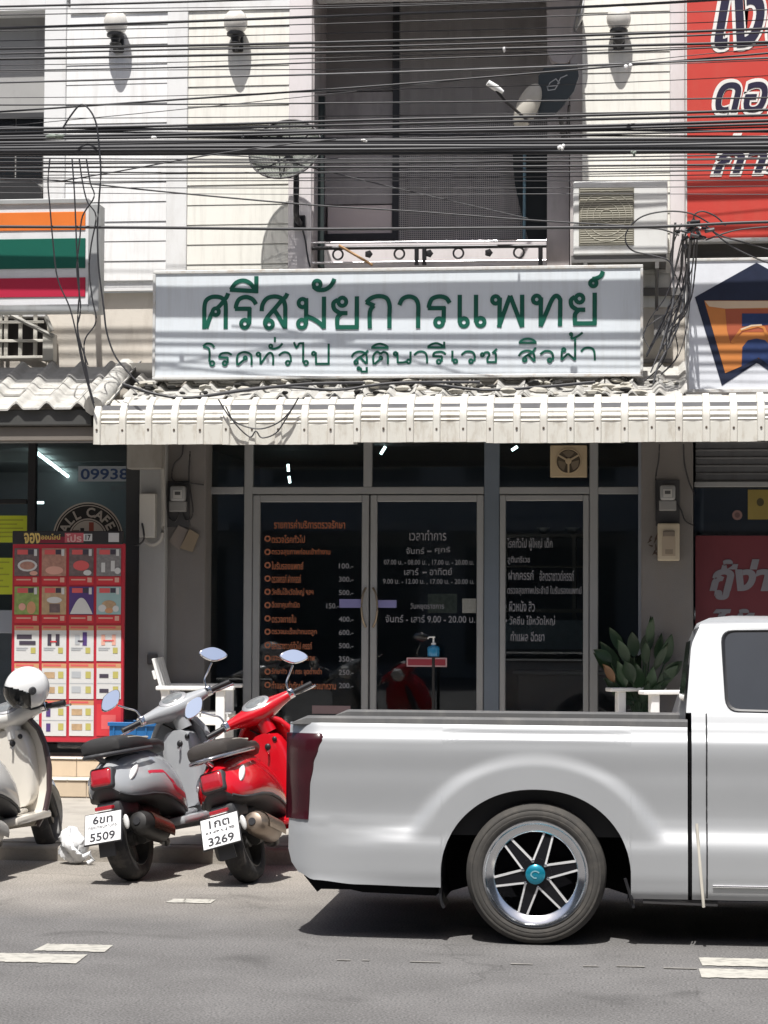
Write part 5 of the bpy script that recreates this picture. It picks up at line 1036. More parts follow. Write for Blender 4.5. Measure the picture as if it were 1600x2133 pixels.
# drop wires in front of the striped sign
for k, (pts, lab) in enumerate((([(130, 268), (148, 240), (168, 218), (186, 228), (200, 256), (206, 300), (210, 360), (206, 420), (203, 480), (206, 560), (216, 640), (222, 690), (238, 738), (262, 770), (290, 800)], 'long looped black wire dropping past the end of the striped sign'),
        ([(104, 330), (100, 380), (104, 430), (110, 500), (120, 580), (145, 640), (160, 700), (172, 760), (188, 820), (197, 850)], 'black wire hanging over the left of the striped sign'), ([(150, 330), (155, 400), (158, 470), (160, 520), (165, 600), (162, 660), (163, 700), (180, 780), (196, 840)], 'straight black wire hanging over the striped sign near its end'),
        ([(165, 330), (172, 380), (182, 420), (200, 450), (190, 510), (186, 560), (192, 620), (200, 670), (178, 705), (176, 740), (186, 800)], 'kinked wire zigzagging along the edge of the striped sign'), ([(180, 332), (188, 380), (196, 410), (172, 450), (166, 500), (160, 560), (168, 640), (162, 690), (183, 760)], 'thin wire crossing the green stripe of the sign'),
        ([(455, 832), (480, 870), (510, 888), (545, 893), (580, 880), (605, 856), (622, 828)], 'black wire looped over the left part of the awning edge'), ([(470, 846), (488, 880), (520, 910), (533, 898), (546, 912), (575, 902), (596, 872), (612, 846)], 'second thin wire hanging in a W below the wire loop on the awning'))):
    b = MB(); Y = 16.03 if k < 5 else 16.055; b.tube(smooth_pts([P(a, c, Y - .003 * k) for a, c in pts], 5), .0058 if k else .007, 6); b.one('drop_wire', M_CABLE, lab, 'wire', smooth=60)
# wire tangle between the clinic sign and the house sign
b0 = Vector((P(1425, 480, 16.2).x, 16.2, P(1425, 480, 16.2).z)); rq = random.Random(4)
tg = thing('wire_tangle', 'tangled bunch of black wires between the clinic sign and the house sign', 'wires', P(1390, 770, 16.4))
for k in range(15):
    x_a, y_a = rq.uniform(1404, 1470), rq.uniform(462, 500); x_b = rq.uniform(1335, 1400); y_b = rq.uniform(700, 800)
    mid = [(x_a + rq.uniform(-26, 10), y_a + (y_b - y_a) * .3 + rq.uniform(-10, 10)), ((x_a * .45 + x_b * .55) + rq.uniform(2, 34), y_a + (y_b - y_a) * .62)]
    if rq.random() < .3: mid.append((x_b + rq.uniform(-10, 40), y_b - 40))
    b = MB(); Y = rq.uniform(16.3, 16.62); b.tube(smooth_pts([P(x_a, y_a, 16.2)] + [P(a, c, Y) for a, c in mid] + [P(x_b, y_b, min(Y, 16.6))], 6), rq.choice([.004, .005, .006, .009]), 6); b.part('wire', M_CABLE if rq.random() < .8 else M_CABG, tg, smooth=60)
for pts in ([(1480, 466), (1440, 445), (1390, 440), (1340, 450), (1310, 475), (1303, 500), (1318, 522), (1360, 532), (1395, 545), (1404, 580)], [(1470, 470), (1500, 490), (1550, 505), (1620, 525)], [(1476, 474), (1520, 510), (1580, 540), (1640, 560)], [(1415, 490), (1380, 478), (1345, 474), (1290, 470)], [(1470, 500), (1530, 480), (1600, 472)], [(1460, 480), (1445, 452), (1462, 440), (1490, 450), (1512, 470)]):
    b = MB(); b.tube(smooth_pts([P(a, c, 16.15) for a, c in pts], 6), .0062, 6); b.part('wire', M_CABLE, tg, smooth=60)
for k in range(22):
    c = P(1440 + rq.gauss(0, 22), 486 + rq.gauss(0, 10), 16.15 + rq.uniform(-.05, .05)); q = rq.uniform(0, 6.28); L_ = rq.uniform(.02, .07)
    b = MB(); b.tube([c, c + Vector((math.cos(q) * L_, rq.uniform(-.02, .02), math.sin(q) * L_ * .6))], rq.uniform(.008, .016), 6); b.part('splice', [M_BLACK, M_CABG, M_WHT][0 if rq.random() < .6 else (1 if rq.random() < .8 else 2)], tg, smooth=60)
for (a_, c_, d_, e_) in ((1362, 655, 1385, 700), (1388, 665, 1400, 720)):
    x0, x1, z0, z1 = RC(a_, c_, d_, e_, 17.2); b = MB(); b.rbox(x0, x1, 17.2, 17.36, z0, z1, .008, 2); b.one('junction_box', mat('junction_grey', (.24, .235, .23), .6), 'wider grey junction box on the wall behind the wire tangle' if a_ == 1362 else 'narrow grey junction box on the wall behind the wire tangle', 'box')
# ------------------------------------------------------------------ white armchairs by the entrance
def armchair(loc, rotz, lab):
    """faces local +x"""
    t = thing('white_armchair', lab, 'chair', loc, 'white wooden armchairs by the entrance')
    ORG[t.name] = Vector((0, 0, 0)); m_ = M_WHT
    for s in (-1, 1):
        b = MB(); b.rbox(.36, .43, s * .29 - .03, s * .29 + .03, 0, .54, .006, 1); b.part('leg', m_, t)
        b = MB(); b.rbox(-.06, .0, s * .29 - .03, s * .29 + .03, 0, .54, .006, 1); b.part('leg', m_, t)
        b = MB(); b.rbox(-.10, .50, s * .29 - .055, s * .29 + .055, .54, .57, .006, 1); b.part('armrest', m_, t)
    for k in range(4):
        b = MB(); b.rbox(.02 + k * .11, .12 + k * .11, -.26, .26, .33, .355, .004, 1); b.part('seat_slat', m_, t)
    Mx = Matrix.Translation((.0, 0, .34)) @ Matrix.Rotation(R(-16), 4, 'Y')
    for k in range(4):
        b = MB(); b.rbox(-.022, .0, -.25 + k * .127, -.135 + k * .127, 0, .46, .004, 1, 0, Mx); b.part('back_slat', m_, t)
    b = MB(); b.rbox(-.045, -.023, -.26, .26, .30, .37, .004, 1, 0, Mx); b.part('back_rail', m_, t)
    for s in (-1, 1): b = MB(); b.rbox(.0, .46, s * .2475 - .0125, s * .2475 + .0125, .27, .33, .004, 1); b.part('seat_rail', m_, t)
    t.rotation_euler = (0, 0, rotz); return t
armchair((P(360, 1500, 17.05).x + .02, 17.02, ZL), R(4), 'white wooden armchair facing right behind the grey scooter')
armchair((P(1408, 1500, 17.05).x + .06, 17.16, ZL), R(206), 'white wooden armchair facing left beside the leafy plant behind the pickup')
# ------------------------------------------------------------------ potted plant
pc = Vector((P(1335, 1480, 17.32).x, 17.32, ZL)); pt_ = thing('potted_plant', 'dark green broad leaved potted plant by the right pillar', 'plant', pc)
b = MB(); b.lathe([(.001, 0), (.13, 0), (.17, .26), (.185, .27), (.185, .30), (.165, .30), (.155, .25), (.001, .24)], 24, 0, Matrix.Translation(pc)); b.part('pot', mat('terracotta_dark', (.10, .055, .04), .8), pt_, smooth=40)
M_LEAF = [mat('dark_leaf', (.013, .034, .014), .4, var=.3, scale=15), mat('mid_leaf', (.02, .05, .02), .4, var=.3, scale=15), mat('rust_leaf', (.16, .085, .04), .5, var=.3, scale=15)]
def leaf(b, base, tip, w, droop=.05, mi=0):
    base, tip = Vector(base), Vector(tip); d = tip - base; side = d.cross(Vector((.3, -1, .2))).normalized(); up = side.cross(d).normalized(); vs = []; n = 7
    for i in range(n + 1):
        t = i / n; ww = w * max(0.01, math.sin(math.pi * t ** .8)) ** .9; c = base + d * t - Vector((0, 0, droop)) * t * t + up * .0
        vs.append((c - side * ww + up * .012, c, c + side * ww + up * .012))
    b.grid([[tuple(q) for q in r] for r in vs], mi)
rq = random.Random(9)
for k, (px, py) in enumerate(((1260, 1352), (1290, 1330), (1318, 1335), (1352, 1305), (1358, 1320), (1262, 1395), (1285, 1385), (1310, 1372), (1335, 1360), (1370, 1365), (1395, 1352), (1405, 1370), (1270, 1420), (1300, 1415), (1330, 1405), (1355, 1400), (1385, 1400), (1300, 1445), (1340, 1440), (1370, 1432), (1325, 1390), (1348, 1378), (1310, 1430), (1380, 1420), (1278, 1365), (1302, 1350), (1342, 1335), (1375, 1345), (1290, 1402), (1318, 1412), (1360, 1418), (1398, 1388), (1268, 1378), (1330, 1425), (1346, 1352), (1312, 1392))):
    Y = 17.3 + rq.uniform(-.16, .12); c = P(px, py, Y); o_ = (c - Vector((pc.x, pc.y, ZL + .42))); o_.normalize()
    base = c - o_ * .10 - Vector((0, 0, .03)); tip = c + o_ * rq.uniform(.08, .14) + Vector((rq.uniform(-.05, .05), rq.uniform(-.05, .02), rq.uniform(-.03, .05)))
    b = MB(); leaf(b, base, tip, rq.uniform(.032, .058), rq.uniform(.0, .07)); lf = b.part('leaf', M_LEAF[2 if k == 5 else (1 if rq.random() < .45 else 0)], pt_, smooth=60, normals=False)
    b = MB(); b.tube(smooth_pts([Vector((pc.x, pc.y, ZL + .24)), Vector((pc.x * .6 + base.x * .4, pc.y, ZL + .45)), base], 3), .006, 5); b.part('stem', M_LEAF[1], pt_)
# ------------------------------------------------------------------ blue crate and plastic bag
cr = thing('blue_crate', 'blue plastic crate behind the grey scooter on the landing', 'crate', (P(288, 1545, 16.98).x, 16.98, ZL))
x0, x1, z0, z1 = RC(230, 1504, 346, 1560, 16.92); M_BLU = mat('blue_plastic', (.012, .11, .30), .45, var=.08)
zb = ZL
for nm, bx in (('side_panel', (x0, x1, 16.88, 16.90, zb, z1)), ('side_panel', (x0, x1, 17.18, 17.20, zb, z1)), ('end_panel', (x0, x0 + .02, 16.901, 17.179, zb, z1)), ('end_panel', (x1 - .02, x1, 16.901, 17.179, zb, z1)), ('base', (x0 + .021, x1 - .021, 16.901, 17.179, zb, zb + .02))):
    b = MB(); b.rbox(*bx, .004, 1)
    if nm == 'side_panel' and bx[2] < 17: 
        for k in range(5): b.rbox(x0 + .03 + k * (x1 - x0) / 5.2, x0 + .045 + k * (x1 - x0) / 5.2, 16.87, 16.8795, zb, z1 - .01, .003, 1)
        b.rbox(x0 - .01, x1 + .01, 16.862, 16.8699, z1 - .03, z1, .003, 1)
    b.part(nm, M_BLU, cr)
b = MB(); rq = random.Random(2); c = G(158, 1800); c.y = KY - .14; nu, nv = 26, 14; rs = []
for i in range(nv + 1):
    a = math.pi * i / nv; r_ = []
    for j in range(nu):
        q = 2 * math.pi * j / nu; k_ = 1 + .28 * math.sin(q * 3 + i * .9) * math.sin(a) + .16 * math.sin(q * 7 + i * 2.3) + rq.uniform(-.06, .06)
        s_ = max(math.sin(a), .02); zc_ = (1 - math.cos(a)) / 2
        r_.append((c.x + .082 * k_ * s_ * math.cos(q) - .03 * zc_, c.y + .07 * k_ * s_ * math.sin(q), .002 + .20 * zc_ * (1 + .15 * math.sin(q * 2))))
    rs.append(r_)
b.rings(rs); b.tube([(c.x + .06, c.y - .03, .05), (c.x + .10, c.y - .04, .075), (c.x + .115, c.y - .03, .03), (c.x + .085, c.y - .04, .012)], .016, 8)
b.one('plastic_bag', mat('white_bag_film', (.68, .69, .70), .35, var=.06), 'crumpled white plastic bag on the ground by the kerb', 'bag', smooth=55)
# ------------------------------------------------------------------ silver pickup
cw = G(1115, 1970)            # outer foot of the near rear wheel
TY = cw.y - .02; TX0 = P(590, 1640, TY).x; TW = 1.76
def tu(px, py=1700): return P(px, py, TY).x - TX0
def tz(py, px=1115): return P(px, py, TY).z
UW = cw.x - TX0; RT = .331; UF = UW + 3.05
truck = thing('pickup_truck', 'silver lowered pickup truck with polished wheels in the near lane', 'truck', (TX0, TY + .9, 0))
TP = Matrix.Translation((TX0, TY, 0))
def paint_mat(name, col):
    m = bpy.data.materials.new(name); m.use_nodes = True; n = m.node_tree.nodes; l = m.node_tree.links; b = n['Principled BSDF']
    b.inputs['Metallic'].default_value = .25; b.inputs['Roughness'].default_value = .42; b.inputs['Coat Weight'].default_value = .3; b.inputs['Coat Roughness'].default_value = .12
    geo = n.new('ShaderNodeNewGeometry'); nz = n.new('ShaderNodeTexNoise'); nz.inputs['Scale'].default_value = 3; nz.inputs['Detail'].default_value = 7; l.new(geo.outputs['Position'], nz.inputs['Vector'])
    mx = n.new('ShaderNodeMix'); mx.data_type = 'RGBA'; mx.inputs[6].default_value = (*[c * .93 for c in col], 1); mx.inputs[7].default_value = (*[min(1, c * 1.05) for c in col], 1); l.new(nz.outputs['Fac'], mx.inputs[0]); l.new(mx.outputs[2], b.inputs['Base Color'])
    return m
M_SILV = paint_mat('silver_paint', (.375, .385, .395)); M_UND = mat('underbody_black', (.010, .010, .011), .9, spec=.08)
AX, AZ = .445, .395           # arch half width / height
def lerp(tab, x):
    if x <= tab[0][0]: return tab[0][1]
    for (a, va), (b_, vb) in zip(tab, tab[1:]):
        if x <= b_:
            t = (x - a) / (b_ - a); t = t * t * (3 - 2 * t); return va + (vb - va) * t
    return tab[-1][1]
PROF = [(.16, .10), (.20, .055), (.26, .022), (.34, .012), (.44, .010), (.475, .014), (.50, .028), (.555, .048), (.60, .054), (.78, .044), (.90, .036), (.95, .040), (.99, .062), (1.06, .086), (1.09, .10)]
def flare(u, z):
    o = 0
    for uc in (UW, UF):
        r_ = math.hypot((u - uc) / (AX * 1.0), (z - RT) / (AZ * 1.0))
        # raised band round the arch that fades out
        k = 0
        if r_ < 1.46: k = 1 if r_ < 1.26 else (1 - ((r_ - 1.26) / .20)); k = k * k * (3 - 2 * k)
        o = max(o, k)
    return o
def yoff(u, z, corner=True):
    p = lerp(PROF, z); k = flare(u, z)
    if u < UW and z < .56:        # the ledge over the lower body runs out towards the tail
        kk = min(1, max(0, (u - .04) / .60)); kk = kk * kk * (3 - 2 * kk); fl = max(0, min(1, (z - .22) / .08))
        zz = z + .03 * (1 - kk); p = lerp(PROF, max(z, zz) if z > .4 else z); p += max(0, .046 - p) * (1 - kk) * fl
    tgt = .020 if z > .40 else p
    p = p * (1 - k) + min(p, tgt + .012 * max(0, (z - .55))) * k
    if corner:
        c_ = max(0, .16 - u) / .16; p += .11 * c_ * c_
        zb_ = max(0, .34 - z) / .2; p += .05 * c_ * zb_
    return p
def zbot(u):
    base = lerp([(0, .42), (.02, .36), (.06, .315), (.14, .285), (.35, .268), (.70, .262), (1.0, .25), (1.7, .225), (5.2, .225)], u)
    for uc in (UW, UF):
        d = abs(u - uc) / AX
        if d < 1: base = max(base, RT + AZ * math.sqrt(max(0, 1 - d ** 2.15)))
    return base
def side(u0, u1, ztop, far=False, corner=True, z_lo=None):
    us = []
    n = max(8, int((u1 - u0) / .02))
    for i in range(n + 1): us.append(u0 + (u1 - u0) * i / n)
    for uc in (UW, UF):
        for s in (-1, 1):
            for e in (.0005, .003, .008, .015, .03, .05, .08): us.append(uc + s * (AX - e)); us.append(uc + s * (AX + e * .3))
    us = sorted(set(round(u, 5) for u in us if u0 <= u <= u1)); g = []
    for u in us:
        zb = zbot(u); zt = ztop(u) if callable(ztop) else ztop; c_ = []
        for j in range(41):
            z = zb + (zt - zb) * j / 40; y = yoff(u, z, corner)
            c_.append((u, TW - y if far else y, z))
        g.append(c_)
    return g
zr = tz(1512, 1000) ; UB = tu(1436)
for far in (False, True):
    b = MB(); g = side(0.0, UB - .006, lambda u: zr + .004 * (1 - u / 2), far); b.grid(g, 0, TP)
    # inner turned lip of the wheel arch
    lip = []
    for i in range(41):
        a = math.pi * i / 40; u = UW + AX * math.copysign(abs(math.cos(a)) ** (1 / 1.08), math.cos(a)); z = RT + AZ * max(0, math.sin(a)) ** (1 / 1.08)
        z = max(z, zbot(UW + AX + .01)); y = yoff(u, z); lip.append([(u, TW - y if far else y, z), (u, TW - y - .05 if far else y + .05, z - .006)])
    b.grid(lip, 0, TP); b.part('bed_side', M_SILV, truck, smooth=35)
# bed tub: inner walls, floor, bulkhead, tailgate
b = MB(); b.box(.10, UB - .03, .13, .15, .50, zr - .004, 0, TP); b.box(.10, UB - .03, TW - .15, TW - .13, .50, zr - .004, 0, TP); b.box(.10, UB - .03, .15, TW - .15, .50, .52, 0, TP); b.box(UB - .05, UB - .03, .15, TW - .15, .52, zr - .004, 0, TP); b.part('bed_liner', mat('liner_black', (.02, .02, .021), .6), truck)
b = MB(); b.rbox(.012, .085, .14, TW - .14, .46, zr - .004, .02, 3, 0, TP); b.part('tailgate', M_SILV, truck, smooth=40)
b = MB(); b.rbox(.02, .13, .17, TW - .17, .32, .455, .03, 3, 0, TP); b.part('rear_bumper', M_SILV, truck, smooth=40)
M_CAP = mat('rail_cap_grey', (.10, .10, .10), .55, var=.1, dirt=(.3, .28, .25), dirt_amt=.3)
for far in (0, 1):
    y0, y1 = (.082, .20) if not far else (TW - .20, TW - .082)
    g = []
    for i in range(25):
        u = .015 + (UB - .02) * i / 24; k = min(1, (i / 24) / .03); h = .036 * (k ** .5 if k < 1 else 1)
        yy = (lambda t: y0 + (y1 - y0) * t) if not far else (lambda t: y1 + (y0 - y1) * t)
        g.append([(u, yy(0), zr - .004), (u, yy(.02), zr + h * .7), (u, yy(.14), zr + h), (u, yy(.86), zr + h), (u, yy(1), zr + h * .7), (u, yy(1), zr - .01)])
    b = MB(); b.rings(g, 0, True, True, TP); b.part('rail_cap', M_CAP, truck, smooth=35)
# tail lamps
M_TLR = mat('dark_red_lens', (.038, .006, .010), .22, spec=.3, var=.3, scale=9, coat=.15)
edge = [(tz(1534), tu(668)), (tz(1545), tu(671)), (tz(1565), tu(662)), (tz(1600), tu(651)), (tz(1650), tu(643)), (tz(1717), tu(640))][::-1]
for far in (0, 1):
    g = []
    for j in range(25):
        z = edge[0][0] + (edge[-1][0] - edge[0][0]) * j / 24
        ue = lerp(edge, z); rw = []
        for i in range(15):
            u = -.004 + (ue + .004) * i / 14; y = yoff(max(u, 0), z) - .007 * math.sin(math.pi * min(1, max(0.05, i / 14))) ** .3 + (0.006 if i == 14 else 0); rw.append((u, TW - y if far else y, z))
        rw = [(-.002, (TW - .17) if far else .17, z), (-.012, (TW - .145) if far else .145, z)] + rw
        g.append(rw)
    b = MB(); b.grid(g, 0, TP)
    tl = b.part('tail_lamp', M_TLR, truck, smooth=50)
# wheel wells
for uc in (UW, UF):
    b = MB(); prof = [(AX * 1.02, .09), (AX * 1.0, .45), (.0, .46)]
    rs = []
    for yy, k in ((.075, 1.0), (.40, 1.0), (.46, .2)):
        rs.append([(uc + AX * 1.01 * k * math.cos(a), yy, RT + (AZ + .005) * k * math.sin(a)) for a in [math.pi * (-.10 + 1.2 * i / 30) for i in range(31)]])
    b.grid(rs, 0, TP); b.part('wheel_well', M_UND, truck, smooth=50); rs2 = [[(x, TW - y, z) for x, y, z in r_] for r_ in rs]; b = MB(); b.grid(rs2, 0, TP); b.part('wheel_well', M_UND, truck, smooth=50)
# chassis
b = MB(); b.box(.25, 4.9, .42, .56, .24, .38, 0, TP); b.box(.25, 4.9, TW - .56, TW - .42, .24, .38, 0, TP); b.box(UW - .05, UW + .05, .25, TW - .25, RT - .05, RT + .05, 0, TP); b.box(UF - .05, UF + .05, .25, TW - .25, RT - .05, RT + .05, 0, TP); b.box(.12, .30, .2, TW - .2, .27, .34, 0, TP)
b.box(UW + .6, UW + 1.5, .25, .42, .20, .40, 0, TP); b.box(1.95, 3.6, .15, TW - .15, .24, .30, 0, TP); b.tube([TP @ Vector((.3, .5, .26)), TP @ Vector((UW + 1.6, .62, .25))], .035, 8); b.part('chassis', M_UND, truck)
b = MB(); b.prism([(.085, .30), (.15, .222), (.17, .236), (.31, .236), (.37, .224), (.72, .214), (.72, .27), (.40, .285), (.2, .30)], .10, .40, 0, TP); b.part('under_trim', M_UND, truck)
b = MB(); b.tube([TP @ Vector((UW + .5, .2, .20)), TP @ Vector((UW + .85, .22, .19))], .013, 6); b.part('brake_line', M_STEEL, truck)
# mud flaps and arch strips
for du, ya, yb_ in ((-.445, 1745, 1898), (.445, 1838, 1890)):
    b = MB(); u = UW + du; pts = [(u + .028 * (1 if du < 0 else -1), .03, tz(ya - 10)), (u + .004, .035, tz(ya + 35)), (u - .004, .04, tz((ya + yb_) / 2)), (u - .002, .045, tz(yb_ - 20)), (u + .012, .05, tz(yb_))]
    b.tube([TP @ Vector(p) for p in smooth_pts(pts, 4)], .008, 6); g = [[TP @ Vector((p[0] + .004, p[1] + .005, p[2])), TP @ Vector((p[0] + .004, p[1] + .26, p[2]))] for p in smooth_pts(pts, 4)]; b.grid([[tuple(q) for q in r_] for r_ in g]); b.part('mud_flap', M_BLACK, truck)
# wheels
M_TYRE = mat('dusty_tyre', (.046, .043, .039), .85, var=.2, scale=12, bump=.1, bscale=50, dirt=(.11, .097, .082), dirt_amt=.5, dirt_scale=(5, 5, 5))
M_POL = mat('polished_alloy', (.74, .75, .77), .16, 1.0, var=.03); M_TEAL = mat('teal_cap', (.01, .25, .36), .2, .5, spec=.7, coat=.6); M_RIMB = mat('gloss_black_alloy', (.008, .008, .010), .3, spec=.3, var=.1)
def truck_wheel(u, far, spin):
    s = 1 if not far else -1; yw = .022 if not far else TW - .022
    M_ = TP @ Matrix.Translation((u, yw, RT)) @ Matrix.Rotation(R(90) * s, 4, 'X') @ Matrix.Rotation(spin, 4, 'Z')     # local z points outwards
    rc = bpy.data.objects.new('wheel', None); COL.objects.link(rc); rc.parent = truck; ORG[rc.name] = ORG[truck.name]
    b = MB(); b.lathe([(.243, -.24), (.255, -.252), (.30, -.255), (.322, -.235), (.330, -.20), (.331, -.12), (.329, -.05), (.322, -.018), (.308, -.006), (.306, -.0015), (.299, -.0005), (.297, -.003), (.290, .002), (.280, .0035), (.273, .002), (.271, .0045), (.262, .003), (.250, -.006), (.244, -.016)], 64, 0, M_); 
    b.part('tyre', M_TYRE, rc, smooth=40)
    b = MB(); b.lathe([(.249, -.010), (.252, -.002), (.247, .004), (.238, .003), (.232, -.012), (.205, -.022), (.196, -.03), (.193, -.075), (.19, -.20)], 56, 0, M_); b.part('rim', M_POL, rc, smooth=35)
    b = MB(); b.lathe([(.001, -.105), (.192, -.108), (.192, -.12)], 40, 0, M_); b.part('brake_drum', mat('drum_black', (.004, .004, .005), .9, spec=.05), rc)
    for k in range(6):
        q = 2 * math.pi * k / 6 + R(72); ca, sa = math.cos(q), math.sin(q)
        def pt(r_, w, z): return (r_ * ca - w * sa, r_ * sa + w * ca, z)
        b = MB(); o_ = [pt(.050, -.029, -.012), pt(.193, -.021, -.030), pt(.193, .021, -.030), pt(.050, .029, -.012)]; i_ = [(x, y, z - .028) for x, y, z in o_]
        b.add(o_ + i_, [(0, 1, 2, 3), (7, 6, 5, 4), (0, 4, 5, 1), (1, 5, 6, 2), (2, 6, 7, 3), (3, 7, 4, 0)], 0, M_)
        for w0, w1 in ((-.0305, -.021), (.0305, .021)):
            sg = 1 if w0 > 0 else -1; a_, c_ = .0045, .0050
            b.add([pt(.057, w0 - a_, -.009), pt(.057, w0 + a_, -.009), pt(.195, w1 + c_, -.027), pt(.195, w1 - c_, -.027), pt(.057, w0 - a_, -.03), pt(.057, w0 + a_, -.03), pt(.195, w1 + c_, -.05), pt(.195, w1 - c_, -.05)], [(0, 1, 2, 3), (0, 4, 5, 1), (1, 5, 6, 2), (2, 6, 7, 3), (3, 7, 4, 0)], 1, M_)
        b.part('spoke', [M_RIMB, mat('machined_edge', (.82, .82, .82), .38, .55, var=.03)], rc)
        b = MB(); q2 = q + R(30); b.lathe([(.001, .012), (.008, .010), (.009, -.01)], 6, 0, M_ @ Matrix.Translation((.062 * math.cos(q2), .062 * math.sin(q2), -.01))); b.part('lug_nut', M_POL, rc)
    b = MB(); b.lathe([(.078, -.05), (.076, -.012), (.05, -.008), (.046, -.008)], 28, 1, M_); b.lathe([(.047, -.008), (.046, .008), (.036, .016), (.001, .018)], 28, 0, M_); b.part('centre_cap', [M_TEAL, M_RIMB], rc, smooth=40)
    b = MB(); b.stroke([(.020 * math.cos(a) * (1 if a < 3.6 else .8), .016 * math.sin(a)) for a in [.5 + 4.6 * i / 14 for i in range(15)]], .006, 0); vs = [(x, z, .0195) for x, y, z in b.v]; b.v = [tuple(M_ @ Vector(v)) for v in vs]; b.part('cap_emblem', mat('emblem_pale', (.30, .55, .62), .3, .5), rc, normals=False)
for u in (UW, UF):
    truck_wheel(u, False, R(0) if u == UW else R(17)); truck_wheel(u, True, R(9))
# cab
UC0 = tu(1442); UCE = UF + .78
zbelt = tz(1486, 1500); zroof = tz(1283, 1560)
def ctop(u): return zbelt + .0
for far in (False, True):
    b = MB(); b.grid(side(UC0, UF - .35, ctop, far, False), 0, TP); b.part('cab_side', M_SILV, truck, smooth=35)
    b = MB(); b.grid(side(UF - .345, UCE, lambda u: zbelt - .02 - .09 * max(0, (u - UF)) ** 1.4, far, False), 0, TP); b.part('front_wing', M_SILV, truck, smooth=35)
# greenhouse
def gh(u, t):  # t 0 belt .. 1 roof edge ; side inset
    return .10 + .15 * t
uf0, uf1 = UC0 - .025, UF - .30
ztab = [(0, zbelt - .002), (.25, 0), (.5, 0), (.75, 0), (1, 0)]
for far in (False, True):
    g = []
    for i in range(31):
        t = i / 30; rw = []
        for j in range(13):
            v = j / 12; zz = zbelt - .002 + (zroof - .05 - zbelt) * v
            ub = uf0 + .035 * v + .05 * max(0, v - .8) * 3; ue = uf1 - .75 * v
            u = ub + (ue - ub) * t; y = gh(u, v); rw.append((u, TW - y if far else y, zz))
        g.append(rw)
    b = MB(); b.grid(g, 0, TP); b.part('cab_pillar_panel', M_SILV, truck, smooth=35)
def roofring(k, inset):
    pts = []
    ub = uf0 + .035 + .03 + inset; ue = uf1 - .75 - inset
    for (u, y) in ((ub, .25 + inset), (ue, .25 + inset), (ue + .02, .4 + inset), (ue + .03, TW / 2), (ue + .02, TW - .4 - inset), (ue, TW - .25 - inset), (ub, TW - .25 - inset), (ub - .01, TW / 2)): pts.append((u, y, k))
    return pts
b = MB(); b.rings([roofring(zroof - .05, 0), roofring(zroof - .02, .015), roofring(zroof - .004, .05), roofring(zroof + .01, .16)], 0, True, True, TP); b.part('roof', M_SILV, truck, smooth=60)
b = MB(); b.add([(UC0 - .028, .105, zbelt - .45), (UC0 - .028, TW - .105, zbelt - .45), (UC0 - .028, TW - .105, zbelt), (uf0 + .062, TW - .25, zroof - .05), (uf0 + .062, .25, zroof - .05), (UC0 - .028, .105, zbelt)], [(0, 1, 2, 5), (5, 2, 3, 4)], 0, TP); b.part('cab_back', M_SILV, truck)
b = MB(); b.add([(UC0 - .022, .25, zbelt + .05), (UC0 - .022, TW - .25, zbelt + .05), (uf0 + .040, TW - .33, zroof - .11), (uf0 + .040, .33, zroof - .11)], [(0, 1, 2, 3)], 0, TP @ Matrix.Translation((-.012, 0, 0))); b.part('rear_window', mat('tinted_pane', (.015, .02, .026), .05, spec=.8, var=.2), truck, normals=False)
M_TINT = MATS['tinted_pane']
def window(pts, far, name='side_window'):
    P2 = []
    n = len(pts)
    for i in range(n):
        a, c, d = Vector(pts[i - 1]), Vector(pts[i]), Vector(pts[(i + 1) % n]); r_ = .055
        p1 = c + (a - c).normalized() * r_; p2 = c + (d - c).normalized() * r_
        for k in range(6):
            t = k / 5; P2.append(p1 * (1 - t) ** 2 + c * 2 * t * (1 - t) + p2 * t * t)
    def y3(p, o): 
        v = (p.y - zbelt) / (zroof - .05 - zbelt); y = gh(0, v) - o; return TW - y if far else y
    b = MB(); b.add([(p.x, y3(p, .004), p.y) for p in P2], [tuple(range(len(P2)))], 0, TP); w_ = b.part(name, M_TINT, truck, normals=False)
    b = MB(); N = len(P2); cen = sum(P2, Vector((0, 0))) / N
    b.grid([[(p.x, y3(p, .004), p.y) for p in P2 + P2[:1]], [((p + (p - cen).normalized() * .014).x, y3(p, .010), (p + (p - cen).normalized() * .014).y) for p in P2 + P2[:1]], [((p + (p - cen).normalized() * .020).x, y3(p, -.002), (p + (p - cen).normalized() * .020).y) for p in P2 + P2[:1]]], 0, TP); b.part('window_seal', M_BLACK, w_)
ul = tu(1514, 1400)
for far in (False, True):
    window([(ul + .015, tz(1478, 1520)), (ul + .62, tz(1484, 1600)), (ul + .56, tz(1312, 1560)), (ul, tz(1316, 1540))], far)
    window([(ul + .70, tz(1484, 1600)), (ul + 1.42, tz(1484, 1600)), (ul + .80, tz(1312, 1560)), (ul + .64, tz(1312, 1560))], far)
